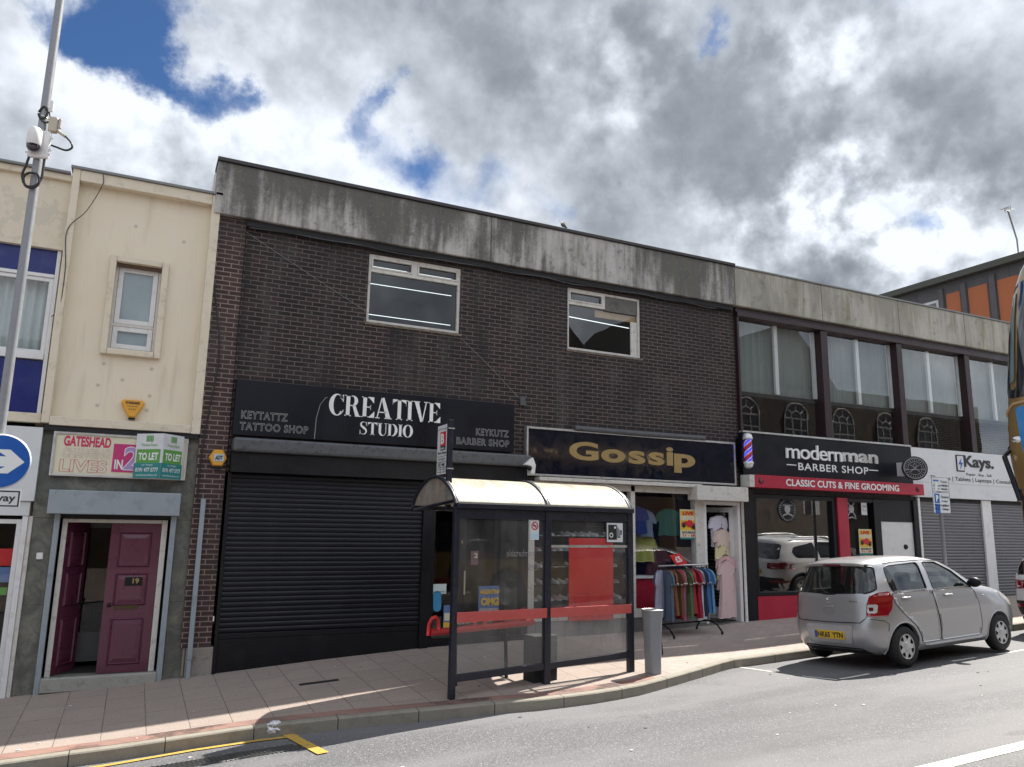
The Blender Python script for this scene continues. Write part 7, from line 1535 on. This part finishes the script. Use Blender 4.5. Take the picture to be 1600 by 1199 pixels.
# pale tops and dresses hung one below the other in the doorway
DC = [('white_lilac_top', (.62, .60, .70), 'white lilac top hung highest in the shop doorway', 2.64, 1.0, 0), ('cream_peach', (.66, .52, .46), 'cream peach top below the white lilac top in the doorway', 2.36, 1.0, 0), ('pale_yellow', (.66, .58, .34), 'pale yellow top hung low among the pink tops in the doorway', 2.02, 1.05, 0), ('rose_pink', (.64, .40, .42), 'rose pink top above the long pink dress in the doorway', 1.82, 1.05, 0), ('soft_pink', (.64, .46, .47), 'long soft pink dress hung lowest in the shop doorway', 1.72, 1.65, 1)]
for i, (nm, c, lab, z, h, dr_) in enumerate(DC):
    o = shirt('dress' if dr_ else 'hanging_top', lab, cloth(nm, c), 1.2, h, dress=bool(dr_), seed=40 + i, flare=.03 if dr_ else 0, group='pale clothes in the shop doorway'); drop(o, 11.02 + .035 * (i % 2), .02 - .05 * i + .10, z, R(16 + 5 * (i % 3)))
# printed dark bows on the tops
# garments in the right window
WC = [('royal_blue', (.02, .04, .20), 'royal blue top hung at the left of the shop window display', 8.98, 2.78), ('pale_blue_stripe', (.20, .25, .38), 'pale blue striped top high in the shop window', 9.22, 2.72), ('lime_yellow', (.42, .42, .12), 'lime yellow and blue top in the middle of the shop window', 9.30, 2.22), ('teal_green', (.015, .14, .14), 'teal green jacket hung right in the shop window', 9.80, 2.75), ('wine_stripe', (.09, .03, .05), 'wine red striped top low in the shop window', 9.55, 1.95)]
for i, (nm, c, lab, x, z) in enumerate(WC):
    o = shirt('window_shirt', lab, cloth(nm, c), .95, .85, seed=70 + i, group='tops in the shop window'); drop(o, x + .12, .35 + .10 * (i % 3), z, R(-14 - 7 * i))
bb = thing('display_backdrop', 'dark blue cloth backdrop hanging behind the tops in the window', 'backdrop', (10.1, .95, .8)); bx('cloth', 8.9, 11.15, .95, .98, .8, 2.95, cloth('dark_blue_backdrop', (.016, .024, .11)), bb)
ct = thing('display_counter', 'white topped low counter with red front inside the shop window', 'counter', (9.2, .45, .4)); bx('top', 8.86, 9.6, .25, .7, 1.30, 1.34, M['white'], ct); bx('front', 8.88, 9.58, .30, .68, .55, 1.297, M['red_panel'], ct)
# shoe racks with shoes in the left window
sk = thing('shoe_rack', 'dark tiered shoe rack standing in the left shop window', 'shoe rack', (7.6, .5, .6))
ROWS = [(.93, .22), (1.22, .30), (1.52, .38), (1.82, .46), (2.10, .54)]
for z, y in ROWS: bx('shelf', 6.66, 8.66, y - .02, y + .24, z - .015, z, P('dark_shelf', (.05, .045, .045), .5), sk)
m = MB(); m.box(6.64, 6.66, .2, .8, .6, 2.15); m.box(8.66, 8.68, .2, .8, .6, 2.15); m.build('side', P('dark_shelf', (.05, .045, .045), .5), sk, split=True)
def shoe(matl):
    root = thing('shoe', '', 'shoe'); m = MB()
    sec = [(-.12, .030, .075), (-.09, .036, .085), (-.03, .036, .055), (.03, .040, .050), (.09, .040, .042), (.125, .025, .030)]
    rings = [[m.v((w * math.cos(a), -x, .018 + (h if math.sin(a) > 0 else 0) * max(0, math.sin(a)))) for a in [k * math.pi / 6 for k in range(7)]] for x, w, h in sec]
    for i in range(len(rings) - 1):
        for k in range(6): f = m.bm.faces.new((rings[i][k], rings[i + 1][k], rings[i + 1][k + 1], rings[i][k + 1])); f.smooth = True
    m.bm.faces.new(rings[0]); m.bm.faces.new(rings[-1][::-1]); m.build('upper', matl, root, local=True)
    m = MB(); m.prism([(-.034, .12), (.034, .12), (.042, .04), (.042, -.10), (.02, -.13), (-.02, -.13), (-.042, -.10), (-.042, .04)], 0, .020, 'z'); m.build('sole', M['white'], root, local=True); return root
SCOL = [('white', (.62, .61, .60)), ('pink', (.55, .28, .29)), ('pale grey', (.40, .40, .42)), ('black', (.03, .03, .03))]
protos = [shoe(cloth('shoe_' + n.replace(' ', '_'), c)) for n, c in SCOL]; used = set(); rs_ = random.Random(5)
rown = ['lowest', 'second', 'middle', 'fourth', 'top']
for r_, (z, y) in enumerate(ROWS):
    for k in range(12):
        ci = rs_.choice([0, 0, 2, 1, 3]) if r_ != 0 else rs_.choice([0, 0, 1])
        if ci not in used: o = protos[ci]; used.add(ci)
        else: o = copy_tree(protos[ci])
        nxt = 'by the left window frame' if k == 0 else ('by the white mullion' if k == 11 else 'number along')
        o['label'] = f'{SCOL[ci][0]} shoe on the {rown[r_]} shelf of the shoe rack'; o['group'] = f'{SCOL[ci][0]} shoes on the {rown[r_]} shelf'
        o.location = (6.76 + k * .165 + (.03 if k % 2 else 0), y + .10, z); o.rotation_euler = (0, 0, R(12 + rs_.uniform(-8, 8)))
for i, o in enumerate(protos):
    if i not in used:
        for ch in list(o.children): bpy.data.objects.remove(ch)
        bpy.data.objects.remove(o)
# barber shop inside
bc_ = thing('barber_chair', 'dark barber chair inside the barber shop window', 'chair', (13.0, 2.4, .5))
m = MB(); m.box(12.7, 13.3, 2.1, 2.7, 1.0, 1.12); m.build('seat', M['black'], bc_, bevel=.04); m = MB(); m.box(12.72, 13.28, 2.68, 2.82, 1.13, 1.75); m.build('backrest', M['black'], bc_, bevel=.04); m = MB(); m.cyl((13, 2.4, .5), (13, 2.4, 1.0), .08, seg=14); m.cyl((13, 2.4, .42), (13, 2.4, .5), .3, seg=20); m.build('pedestal', M['chrome'], bc_)
bm1 = thing('wall_mirror', 'tall mirror panel on the back wall of the barber shop', 'mirror', (12.6, 4.9, 1.2)); bx('glass', 12.2, 13.6, 4.93, 4.96, 1.3, 2.6, P('mirror_silver', (.5, .52, .54), .05, metal=1), bm1); frame('frame', 12.15, 13.65, 1.25, 2.65, 4.9, .05, .05, M['wood'], bm1)
